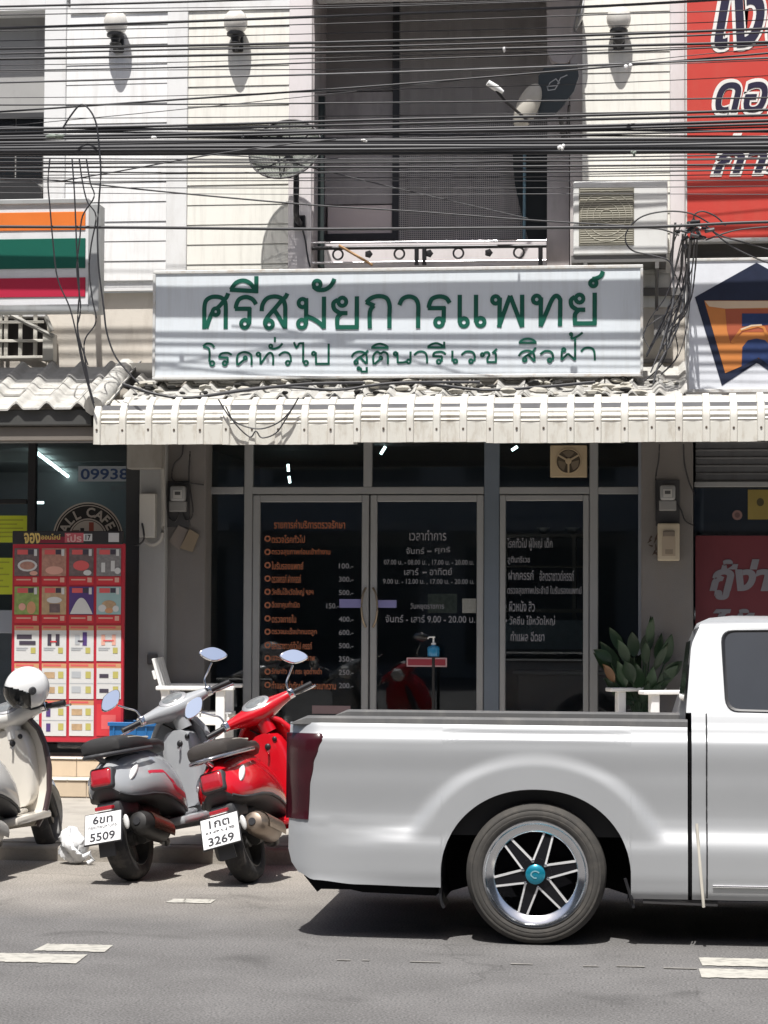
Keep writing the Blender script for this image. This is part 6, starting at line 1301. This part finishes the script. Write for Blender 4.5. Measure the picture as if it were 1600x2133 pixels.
# door shut line, sill strip, painted shade strip in the cab gap
for far in (False, True):
    yy = lambda u, z, o: (TW - yoff(u, z, False) + o) if far else yoff(u, z, False) - o
    ud = tu(1476)
    pts = [(ud, z) for z in [.235 + (zbelt - .24) * i / 30 for i in range(31)]]
    b = MB(); b.tube([TP @ Vector((u - .006, yy(u, z, .001), z)) for u, z in pts], .004, 5); ud2 = ud + 1.75; b.tube([TP @ Vector((ud2, yy(ud2, z, .001), z)) for u, z in pts], .004, 5); b.part('door_gap', M_BLACK, truck)
    b = MB(); b.tube([TP @ Vector((ud + .02 + 1.7 * i / 20, yy(ud + .3, tz(1846, 1500), .004), tz(1848, 1500))) for i in range(21)], .006, 6); b.part('sill_strip', M_POL, truck, smooth=60)
    b = MB(); b.rbox(ud + 1.45, ud + 1.66, -.012 if not far else TW - .02, .02 if not far else TW + .012, .84, .875, .01, 2, 0, TP); b.part('door_handle', M_POL, truck)
b = MB(); b.tube([TP @ Vector((UB + .006, yoff(UB, z) + .03, z)) for z in [.24 + .76 * i / 20 for i in range(21)]], .004, 6); b.part('gap_shadow_strip', M_UND, truck)  # black strip stands in for the shade between bed and cab
b = MB(); b.tube(smooth_pts([TP @ Vector((tu(1452), .03, tz(1712))), TP @ Vector((tu(1458), .012, tz(1790))), TP @ Vector((tu(1466), .012, tz(1884)))], 6), .008, 6); b.part('cab_corner_strip', mat('pale_strip', (.55, .52, .45), .5), truck, smooth=60)
b = MB(); b.box(UC0 - .02, UCE - .1, .12, TW - .12, .30, zbelt - .30, 0, TP); b.part('cab_floor', M_UND, truck)
# hood, windscreen, nose
b = MB(); b.grid([[(uf1 - .78, .27, zroof - .06), (uf1 - .76, TW / 2, zroof - .055), (uf1 - .78, TW - .27, zroof - .06)], [(uf1 - .02, .14, zbelt), (uf1 + .05, TW / 2, zbelt), (uf1 - .02, TW - .14, zbelt)]], 0, TP); b.part('windscreen', M_TINT, truck)
b = MB(); g = []
for i in range(13):
    u = uf1 - .04 + (UCE - uf1 + .02) * i / 12; zt = zbelt - .02 - .09 * max(0, (u - UF)) ** 1.4 + .0
    g.append([(u, .09 + (TW - .18) * j / 10, zt + .05 * math.sin(math.pi * j / 10) - (.12 if i == 12 else 0)) for j in range(11)])
b.grid(g, 0, TP); b.part('hood', M_SILV, truck, smooth=40)
b = MB(); b.rbox(UCE - .06, UCE + .10, .06, TW - .06, .26, .62, .05, 3, 0, TP); b.part('front_bumper', M_SILV, truck, smooth=40)
b = MB(); b.rbox(UCE - .05, UCE + .03, .40, TW - .40, .64, .82, .02, 2, 0, TP); b.part('radiator_grille', M_BLACK, truck)
for yy in (.10, TW - .38):
    b = MB(); b.rbox(UCE - .10, UCE + .02, yy, yy + .28, .66, .84, .04, 3, 0, TP); b.part('headlight', mat('headlight_glass', (.5, .52, .55), .1, spec=.8), truck, smooth=40)

# the road falls towards the kerb, the truck leans with it
ROLL_T = R(1.6); truck.rotation_euler = (-ROLL_T, 0, 0); truck.location.z = -.9 * math.sin(ROLL_T)
# ------------------------------------------------------------------ scooters
def gloss(name, col, rough=.22): return mat(name, col, rough, 0, .5, var=.03, coat=.7)
M_MIR = mat('mirror_glass', (.66, .78, .95), .03, 1.0, var=0)
M_TL = mat('red_lens', (.34, .012, .02), .12, spec=.7, var=.25, scale=40, coat=.5); M_CLR = mat('clear_lens', (.72, .72, .70), .12, spec=.7, var=.12, scale=60)
M_SEAT = mat('black_seat', (.028, .027, .027), .55, var=.15, scale=20, bump=.05, bscale=200); M_DPL = mat('dark_plastic', (.04, .04, .043), .55, var=.15, scale=20)
M_PLT = mat('plate_white', (.74, .74, .74), .45, var=.04); M_PLK = mat('plate_black', (.03, .03, .035), .5); M_ENG = mat('engine_metal', (.09, .088, .085), .5, .6, var=.3, scale=25)
CT = [(-.33, .545, .615, .045), (-.30, .49, .66, .095), (-.24, .455, .695, .135), (-.15, .44, .725, .165), (-.02, .435, .745, .190), (.12, .415, .745, .200), (.26, .37, .735, .198), (.40, .32, .70, .180), (.50, .29, .63, .145), (.56, .28, .52, .10)]
ZB_ = [(r[0], r[1]) for r in CT]; ZT_ = [(r[0], r[2]) for r in CT]; HW_ = [(r[0], r[3]) for r in CT]
def sp_(v, e): return math.copysign(abs(v) ** e, v)
def llin(tab, x):
    if x <= tab[0][0]: return tab[0][1]
    for (a, va), (b_, vb) in zip(tab, tab[1:]):
        if x <= b_: return va + (vb - va) * (x - a) / (b_ - a)
    return tab[-1][1]
DXR = .10
def cowl(x, a, k=1.0):
    zb, zt, hw = llin(ZB_, x), llin(ZT_, x), llin(HW_, x); s, c = math.sin(a), math.cos(a)
    if s >= 0: y = hw * k * sp_(c, .70) * (1 - .36 * s ** 1.3); z = zb + (zt - zb) * (.34 + .66 * k * s ** .9)
    else: y = hw * k * sp_(c, .38) * (1 - .10 * s * s); z = zb + (zt - zb) * .34 * (1 - k * (-s) ** .75)
    return Vector((x + DXR, y, z))
def scooter(name, lab, loc, heading, lean, steer, body, inner, edge, plate, seat_m, decal=False, rail_m=None, mirrors=True, muff=None, style=0):
    t = thing(name, lab, 'scooter', loc, 'scooters parked at the kerb'); ORG[t.name] = Vector((0, 0, 0))
    def wheel(cx, S=None, w=.058):
        rc = bpy.data.objects.new('wheel', None); COL.objects.link(rc); rc.parent = t; ORG[rc.name] = Vector((0, 0, 0))
        M_ = (S or Matrix()) @ Matrix.Translation((cx, 0, .236)) @ Matrix.Rotation(R(90), 4, 'X')
        b = MB(); b.lathe([(.150, -w * .8), (.165, -w * .95), (.195, -w), (.220, -w * .78), (.234, -w * .35), (.236, 0), (.234, w * .35), (.220, w * .78), (.195, w), (.165, w * .95), (.150, w * .8)], 40, 0, M_); b.part('tyre', M_RUB, rc, smooth=50)
        b = MB(); b.lathe([(.157, -w * .85), (.150, -w * .9), (.140, -w * .5), (.140, w * .5), (.150, w * .9), (.157, w * .85)], 36, 0, M_)
        for k in range(5):
            q = 2 * math.pi * k / 5; b.box(.03, .145, -.02, .02, -.018, .018, 0, M_ @ Matrix.Rotation(q, 4, 'Z'))
        b.lathe([(.001, -.05), (.04, -.048), (.045, .0), (.04, .048), (.001, .05)], 18, 0, M_); b.part('rim', M_ENG, rc, smooth=40); return rc
    wheel(0, w=.066)
    RAKE = Vector((-math.sin(R(27)), 0, math.cos(R(27))))
    SX = Matrix.Translation((1.02, 0, .9)) @ Matrix.Rotation(steer, 4, RAKE) @ Matrix.Translation((-1.02, 0, -.9))
    wheel(1.34, SX, .055)
    # rear body
    n = 36; xs = [-.33, -.315, -.30, -.27, -.24, -.20, -.15, -.09, -.02, .05, .12, .19, .26, .33, .40, .45, .50, .53, .56]
    b = MB(); b.rings([[tuple(cowl(x, 2 * math.pi * j / n)) for j in range(n)] for x in xs])
    for i in range(len(xs) - 1):
        for j in range(n):
            if math.sin(2 * math.pi * (j + .5) / n) < -.55: b.m[i * n + j] = 1  # underside coloured dark to stand for the shaded void below the cowl
    body_o = b.part('rear_cowl', [body, M_DPL], t, smooth=60)
    # dark seam under the cowl, side trim
    b = MB(); b.tube([cowl(x, R(214), 1.004) for x in [-.30 + .80 * i / 20 for i in range(21)]], .010, 6); b.tube([cowl(x, R(-34), 1.004) for x in [-.30 + .80 * i / 20 for i in range(21)]], .010, 6); b.part('cowl_trim', M_DPL, t, smooth=60)
    b = MB()
    for x in (-.06, ):
        b.tube([cowl(-.20 + .22 * i / 10, R(65) - R(10) * i / 10, 1.002) for i in range(11)], .003, 4); b.tube([cowl(-.20 + .22 * i / 10, R(115) + R(10) * i / 10, 1.002) for i in range(11)], .003, 4)
    b.part('panel_seam', M_DPL, t)
    # seat
    ST = [(-.275, .755, .80, .085), (-.262, .735, .828, .12), (-.20, .722, .838, .138), (-.05, .725, .832, .145), (.08, .735, .808, .145), (.15, .735, .79, .14), (.28, .735, .79, .13), (.40, .72, .775, .105), (.47, .70, .745, .07), (.49, .70, .72, .04)]
    b = MB(); b.rings([[(x, hw * sp_(math.cos(q), .6), (zb + zt) / 2 + (zt - zb) / 2 * sp_(math.sin(q), .55)) for q in [2 * math.pi * j / 28 for j in range(28)]] for x, zb, zt, hw in [(q_[0] + DXR * .9, *q_[1:]) for q_ in ST]]); so = b.part('seat', seat_m, t, smooth=50)
    b = MB()
    for s in (-1, 1): b.tube(smooth_pts([(-.165, s * .095, .805), (-.09, s * .126, .812), (.04, s * .136, .810), (.17, s * .137, .796), (.21, s * .12, .802), (.20, 0, .812)], 4), .0045, 5)
    b.part('seat_piping', mat('seat_piping_pale', (.32, .30, .26), .6), so)
    # grab rail
    b = MB(); b.tube(smooth_pts([(.16, .165, .735), (.02, .165, .735), (-.14, .125, .735), (-.24, .05, .735), (-.25, 0, .735), (-.24, -.05, .735), (-.14, -.125, .735), (.02, -.165, .735), (.16, -.165, .735)], 5), .012, 8); b.tube([(-.25, 0, .735), (-.16, 0, .70)], .016, 8); b.part('grab_rail', rail_m or M_DPL, t, smooth=60)
    # tail lamp
    Mt = Matrix.Translation((-.192, 0, .60)) @ Matrix.Rotation(R(18), 4, 'Y')
    b = MB(); b.rbox(-.052, .03, -.066, .066, -.056, .054, .022, 3, 0, Mt); b.part('tail_lamp', M_TL, t, smooth=50)
    b = MB(); b.rbox(-.044, .03, -.074, .074, -.064, .062, .022, 3, 0, Mt); b.part('lamp_bezel', M_DPL, t, smooth=50)
    for s in (-1, 1):
        pA, pB = cowl(-.225, R(12) if s > 0 else R(168), 1.0), cowl(-.09, R(36) if s > 0 else R(144), 1.0)
        c = (pA + pB) / 2; d = (pB - pA); L = d.length / 2; d.normalize(); b = MB(); M_ = Matrix.Translation(c) @ d.to_track_quat('X', 'Z').to_matrix().to_4x4(); b.ell((0, 0, 0), (L * 1.05, .022, .020), 14, 8, 0, M_); b.part('indicator', M_CLR, t, smooth=60)
    if decal:
        M_ST = mat('red_decal', (.50, .02, .05), .4)
        for a0, a1, x0_, x1_, w_ in ((150, 170, -.05, .44, .016),):
            b = MB(); g = []
            for i in range(25):
                x = x0_ + (x1_ - x0_) * i / 24; am = (166 if i < 9 else (166 + min(1, (i - 9) / 6) * 22)) ; hw_ = 6 if i > 12 else 2.4
                g.append([tuple(cowl(x, R(am + d_), 1.004)) for d_ in (-hw_, 0, hw_)])
            b.grid(g); b.part('side_decal', M_ST, t, normals=False)
    # rear mudguard, number plate
    b = MB(); b.rbox(-.20, .06, -.075, .075, .38, .47, .02, 2); b.rings([[(-.18, -.05, .40), (-.18, .05, .40), (-.16, .05, .42), (-.16, -.05, .42)], [(-.30, -.045, .31), (-.30, .045, .31), (-.285, .045, .315), (-.285, -.045, .315)], [(-.305, -.05, .17), (-.305, .05, .17), (-.293, .05, .17), (-.293, -.05, .17)]]); b.part('rear_mudguard', M_DPL, t, smooth=30)
    Mp = Matrix.Translation((-.312, 0, .335)) @ Matrix.Rotation(R(24), 4, 'Y') @ Matrix.Rotation(R(-90), 4, 'Z')     # local: x right, y away, z up
    b = MB(); b.rbox(-.112, .112, 0, .004, -.088, .088, .002, 1, 0, Mp); po = b.part('number_plate', M_PLT, t)
    b = MB(); b.rbox(-.118, .118, .0045, .012, -.094, .094, .003, 1, 0, Mp); b.part('plate_holder', M_BLACK, t)
    b = MB(); 
    for body_t, z0, z1, hw_ in ((plate[0], .026, .074, .062), (plate[1], -.008, .014, .088), (plate[2], -.076, -.026, .078)): text(b, body_t, -hw_, hw_, z0, z1, -.0015, 0, .02 if body_t != plate[1] else .0, 0, Mp)
    b.part('lettering', M_PLK, po, normals=False)
    b = MB(); b.rbox(-.265, -.225, -.055, .055, .428, .45, .006, 2); b.part('plate_lamp', M_TL, t); b = MB(); b.rbox(-.275, -.235, -.05, .05, .421, .427, .002, 1); b.part('lamp_lens', M_CLR, t)
    b = MB(); b.ell((-.265, -.128, .345), (.012, .018, .042), 10, 8); b.tube([(-.20, -.05, .38), (-.265, -.12, .345)], .008, 6); b.part('side_reflector', M_CLR, t, smooth=60)
    # engine, swing arm, muffler
    b = MB(); b.rbox(-.09, .36, .065, .15, .16, .34, .03, 2); b.rbox(.0, .40, -.06, .10, .20, .42, .04, 2); b.tube([(0, -.08, .236), (.12, -.10, .25), (.28, -.07, .30)], [.04, .045, .04], 8); b.ell((0, .12, .236), (.075, .04, .075), 14, 8); b.tube([(0, .10, .30), (-.02, .10, .46)], .025, 8); b.part('engine', M_ENG, t, smooth=40)
    mf = muff or mat('exhaust_black', (.035, .034, .033), .45, .4, var=.2); pts = [(-.175, -.150, .335), (-.165, -.150, .332), (-.12, -.152, .320), (.0, -.152, .285), (.12, -.150, .250), (.16, -.146, .238), (.18, -.14, .23)]
    b = MB(); b.tube(pts, [.030, .055, .070, .072, .068, .050, .028], 18); mu = b.part('muffler', mf, t, smooth=50)
    b = MB(); b.tube([(-.180, -.150, .337), (-.172, -.150, .334)], .022, 14); b.part('tail_pipe', M_BLACK, mu)
    g = [];  
    for i in range(9):
        tt = i / 8; c = Vector((-.10 + .26 * tt, -.153, .315 - .075 * tt)); g.append([tuple(c + Vector((.018 * math.sin(q), -.076 * math.cos(q), .076 * math.sin(q)))) for q in [R(-25 + 95 * j / 8) for j in range(9)]])
    b = MB(); b.grid(g); b.part('heat_shield', mat('shield_brown', (.16, .075, .055), .25, .7, var=.15) if not muff else muff, mu, smooth=60, normals=False)
    b = MB(); b.tube(smooth_pts([(.18, -.14, .23), (.26, -.12, .18), (.36, -.06, .17), (.42, 0, .20)], 4), .018, 8); b.part('exhaust_pipe', M_ENG, t, smooth=60)
    b = MB(); b.tube([(.42, .12, .24), (.30, .19, .10), (.24, .24, .012)], .012, 8); b.tube([(.24, .24, .012), (.20, .26, .008)], .018, 8); b.part('side_stand', M_ENG, t, smooth=60)
    # floor, leg shield
    b = MB(); b.rbox(.42, 1.00, -.185, .185, .255, .305, .02, 2); b.rbox(.50, .95, -.06, .06, .30, .335, .02, 2); b.part('floorboard', body if not style else inner, t, smooth=40)
    LS = [(.22, .90, .12), (.30, .955, .165), (.42, .99, .195), (.56, 1.01, .208), (.70, 1.012, .20), (.80, 1.005, .175), (.87, .995, .125), (.91, .985, .07), (.95, .98, .05)]
    def shield(off): 
        g = []
        for i in range(29):
            z = .22 + .70 * i / 28; xc = llin([(a, c) for a, c, d in LS], z); hw = llin([(a, d) for a, c, d in LS], z); g.append([(xc + off + .07 * (1 - (j / 8 - 1) ** 2) - .03, hw * (j / 8 - 1), z) for j in range(17)])
        return g
    b = MB(); b.grid(shield(0.0)); b.part('inner_shield', inner, t, smooth=60, normals=False)
    b = MB(); b.grid(shield(.028)); b.part('leg_shield', body, t, smooth=60, normals=False)
    g = shield(.014); ep = [Vector(r_[0]) for r_ in g] + [Vector(p) for p in g[-1]] + [Vector(r_[-1]) for r_ in g[::-1]]; b = MB(); b.tube(ep, .018, 8); b.part('shield_edge', edge, t, smooth=60)
    b = MB(); b.rings([[(x, y * k, .30 + (z - .30)) for (y, z) in [(.115 * sp_(math.cos(q), .6), .58 + .24 * sp_(math.sin(q), .6)) for q in [2 * math.pi * j / 24 for j in range(24)]]] for x, k in ((1.03, 1.12), (.955, 1.05), (.93, .9), (.925, .6))]); gbx = b.part('glove_box', inner, t, smooth=50)
    b = MB(); b.ell((.925, -.02, .735), (.012, .02, .02), 12, 8); b.ell((.925, -.075, .77), (.010, .016, .016), 10, 8); b.part('key_switch', M_BLACK, gbx, smooth=60); b = MB(); b.tube([(.93, -.02, .72), (.90, -.02, .695), (.885, -.02, .71)], .007, 6); b.part('bag_hook', M_CHR, gbx)
    # front mudguard and fork
    b = MB(); rs = []
    for i in range(13):
        q = R(-20 + 190 * i / 12); k = math.sin(math.pi * (i + .8) / 13.6) ** .4; rs.append([(1.34 + .275 * math.cos(q) + dx, yy * k, .236 + (.262 + zz_) * math.sin(q)) for yy, zz_, dx in ((-.085, -.06, 0), (-.075, .0, 0), (-.04, .03, 0), (0, .038, 0), (.04, .03, 0), (.075, .0, 0), (.085, -.06, 0))])
    b.grid(rs, 0, SX); b.part('front_mudguard', body, t, smooth=60, normals=False)
    b = MB(); b.tube([(1.30, -.075, .24), (1.20, -.075, .42), (1.10, -.02, .62)], .02, 8, 0, SX); b.tube([(1.10, 0, .5), (1.0, 0, .98)], .035, 10, 0, SX); b.part('fork', M_ENG, t, smooth=60)
    # headset
    SY = SX @ Matrix.Translation((-.015, 0, -.045 if not style else -.10))
    HT = [(-.235, .958, 1.008, .026, .026), (-.20, .962, 1.008, .034, .032), (-.15, .975, 1.005, .055, .042), (-.10, .99, 1.0, .085, .056), (-.05, 1.0, .995, .105, .068), (0, 1.003, .993, .11, .073), (.05, 1.0, .995, .105, .068), (.10, .99, 1.0, .085, .056), (.15, .975, 1.005, .055, .042), (.20, .962, 1.008, .034, .032), (.235, .958, 1.008, .026, .026)]
    b = MB(); b.rings([[(x + rx * math.cos(q), y, z + rz * math.sin(q)) for q in [2 * math.pi * j / 24 for j in range(24)]] for y, x, z, rx, rz in HT], 0, True, True, SY); b.rings([[(.995 + .07 * k * math.cos(q), .055 * k * math.sin(q), z) for q in [2 * math.pi * j / 20 for j in range(20)]] for z, k in ((.86, .95), (.92, .95), (.96, 1.05))], 0, True, True, SY); hs_ = b.part('headset', body, t, smooth=60)
    Md = SY @ Matrix.Translation((.945, 0, 1.052)) @ Matrix.Rotation(R(-38), 4, 'Y')
    b = MB(); b.lathe([(.001, .012), (.062, .010), (.078, .004), (.082, -.01)], 28, 0, Md @ Matrix.Diagonal((.75, 1.15, 1, 1))); b.part('dash_surround', M_STEEL, hs_, smooth=50)
    b = MB(); b.lathe([(.001, .015), (.055, .0145), (.060, .011)], 28, 0, Md @ Matrix.Diagonal((.72, 1.1, 1, 1))); b.part('dial', mat('dial_glass', (.16, .17, .175), .1, spec=.8, var=.3, scale=60), hs_, smooth=50)
    b = MB(); b.lathe([(.001, .06), (.05, .052), (.07, .02), (.072, -.02)], 6, 0, SY @ Matrix.Translation((1.09, 0, .985)) @ Matrix.Rotation(R(85), 4, 'Y')); b.part('headlight', M_CLR, hs_, smooth=50)
    for s in (-1, 1):
        b = MB(); b.tube(smooth_pts([(.97, s * .20, 1.0), (1.03, s * .17, .99), (1.06, s * .10, .94), (1.04, s * .04, .86)], 5), .005, 6, 0, SY); b.part('brake_cable', M_BLACK, t, smooth=60)
        b = MB(); b.tube([(.958, s * .215, 1.008), (.945, s * .245, 1.008)], .030, 12, 0, SY); b.rbox(.925, .975, min(s * .205, s * .245), max(s * .205, s * .245), .99, 1.04, .01, 2, 0, SY); b.part('switch_block', M_CHR, hs_, smooth=50)
        b = MB(); b.tube([(.945, s * .245, 1.008), (.915, s * .365, 1.004)], .017, 12, 0, SY); b.part('grip', M_BLACK, hs_, smooth=60)
        b = MB(); b.tube(smooth_pts([(.975, s * .235, 1.0), (.99, s * .29, .99), (.97, s * .36, .985), (.96, s * .39, .985)], 4), .0075, 6, 0, SY); b.part('brake_lever', M_CHR, hs_, smooth=60)
        if mirrors:
            top = Vector((.955, s * .320, 1.160)); b = MB(); b.tube(smooth_pts([(.955, s * .222, 1.02), (.955, s * .232, 1.08), (.96, s * .275, 1.12), tuple(top)], 5), .006, 8, 0, SY); b.part('mirror_stem', M_CHR, hs_, smooth=60)
            Mm = SY @ Matrix.Translation(top + Vector((-.005, s * .03, .045))) @ Matrix.Rotation(R(12), 4, 'Z') @ Matrix.Rotation(R(15), 4, 'Y') @ Matrix.Rotation(R(-30) * s, 4, 'X')
            shp = [(.070 * math.cos(q) * (1 + .20 * math.cos(2 * q)), .045 * math.sin(q)) for q in [2 * math.pi * j / 28 for j in range(28)]]
            b = MB(); b.rings([[(x, y * k, z * k) for y, z in shp] for x, k in ((-.006, 1.0), (0, 1.07), (.012, 1.0), (.026, .7), (.032, .3))], 0, True, True, Mm); mo = b.part('mirror_shell', M_CHR, hs_, smooth=50)
            b = MB(); b.add([(-.0075, y * .97, z * .97) for y, z in shp], [tuple(range(28))], 0, Mm); b.part('mirror_glass', M_MIR, t, normals=False)
    t.rotation_euler = (lean, 0, heading); return t
M_GREY = gloss('scooter_grey', (.33, .342, .355)); M_SRED = gloss('scooter_red', (.52, .006, .014)); M_SWHT = gloss('scooter_white', (.66, .65, .62)); M_CRM = gloss('scooter_cream', (.64, .605, .54), .3); M_BRN = gloss('brown_edge', (.055, .035, .035), .3)
g1 = G(282, 1834); scooter('grey_scooter', 'grey scooter with red side stripe parked between the white and red scooters', g1, R(90 - 11), R(-11), R(34), M_GREY, M_GREY, M_GREY, ('6ขท', 'กรุงเทพมหานคร', '5509'), M_SEAT, True)
g2 = G(526, 1838); scooter('red_scooter', 'glossy red scooter parked just behind the pickup tail', g2, R(90 - 7), R(-16.5), R(27), M_SRED, M_SRED, M_SRED, ('1กต', 'ชลบุรี', '3269'), mat('brown_black_seat', (.045, .038, .034), .5, var=.15, scale=20, bump=.05, bscale=200), False, mat('rail_chrome', (.45, .45, .47), .25, .9), True, mat('exhaust_bronze', (.30, .24, .19), .35, .7, var=.15, scale=15))
g3 = G(-68, 1838); scooter('white_scooter', 'white and cream scooter with a white helmet at the left edge', g3, R(90 - 5), R(-9), R(10), M_SWHT, M_CRM, M_BRN, ('2กข', 'ชลบุรี', '1184'), M_SEAT, False, None, False, mat('exhaust_white', (.42, .41, .39), .35, .3, var=.1), 1)
# helmet hung on the white scooter
hc = P(56, 1434, g3.y + .86); hm = thing('white_helmet', 'white helmet with a clear visor on the white scooter handlebar', 'helmet', hc); ORG[hm.name] = Vector((0, 0, 0))
def hv(az, el, r_=1.0): return (.140 * r_ * math.cos(el) * math.cos(az), .118 * r_ * math.cos(el) * math.sin(az), .135 * r_ * math.sin(el))
def front(az, el): return abs(az) < R(78) and el < R(18) - R(22) * (abs(az) / R(78)) ** 2
na, ne = 64, 34; b = MB(); bv = MB(); vs = []; 
for i in range(ne + 1):
    el = R(-58) + R(148) * i / ne
    for j in range(na): vs.append(hv(-math.pi + 2 * math.pi * j / na, el))
fs = []
for i in range(ne):
    for j in range(na):
        el = R(-58) + R(148) * (i + .5) / ne; az = -math.pi + 2 * math.pi * (j + .5) / na
        if front(az, el): continue
        fs.append((i * na + j, i * na + (j + 1) % na, (i + 1) * na + (j + 1) % na, (i + 1) * na + j))
b.add(vs, fs); 
b.add([tuple(Vector(v) * .93) for v in vs], fs, 1)
b.part('shell', [gloss('helmet_white', (.72, .72, .71), .2), M_BLACK], hm, smooth=60, normals=False)
g = []
for i in range(13):
    el = R(-46) + R(64) * i / 12; g.append([hv(R(-74) + R(148) * j / 24, el - R(18) * (abs(j - 12) / 12) ** 2 * (i / 12), 1.05) for j in range(25)])
b = MB(); b.grid(g); b.part('visor', G_DARK, hm, smooth=60, normals=False)
for s in (-1, 1):
    b = MB(); p_ = Vector(hv(R(84) * s, R(2), 1.03)); b.lathe([(.001, .012), (.022, .010), (.026, 0)], 14, 0, Matrix.Translation(p_) @ Matrix.Rotation(R(-90) * s, 4, 'X')); b.part('visor_pivot', M_DPL, hm, smooth=50)
b = MB(); b.tube([hv(-math.pi + 2 * math.pi * j / 40, R(-58), 1.0) for j in range(41) if abs(-math.pi + 2 * math.pi * j / 40) > R(80)], .010, 6); b.ell((0, 0, -.01), (.115, .095, .10), 16, 10); b.part('lining', M_BLACK, hm, smooth=60)
hm.rotation_euler = (R(-6), R(10), R(-142))
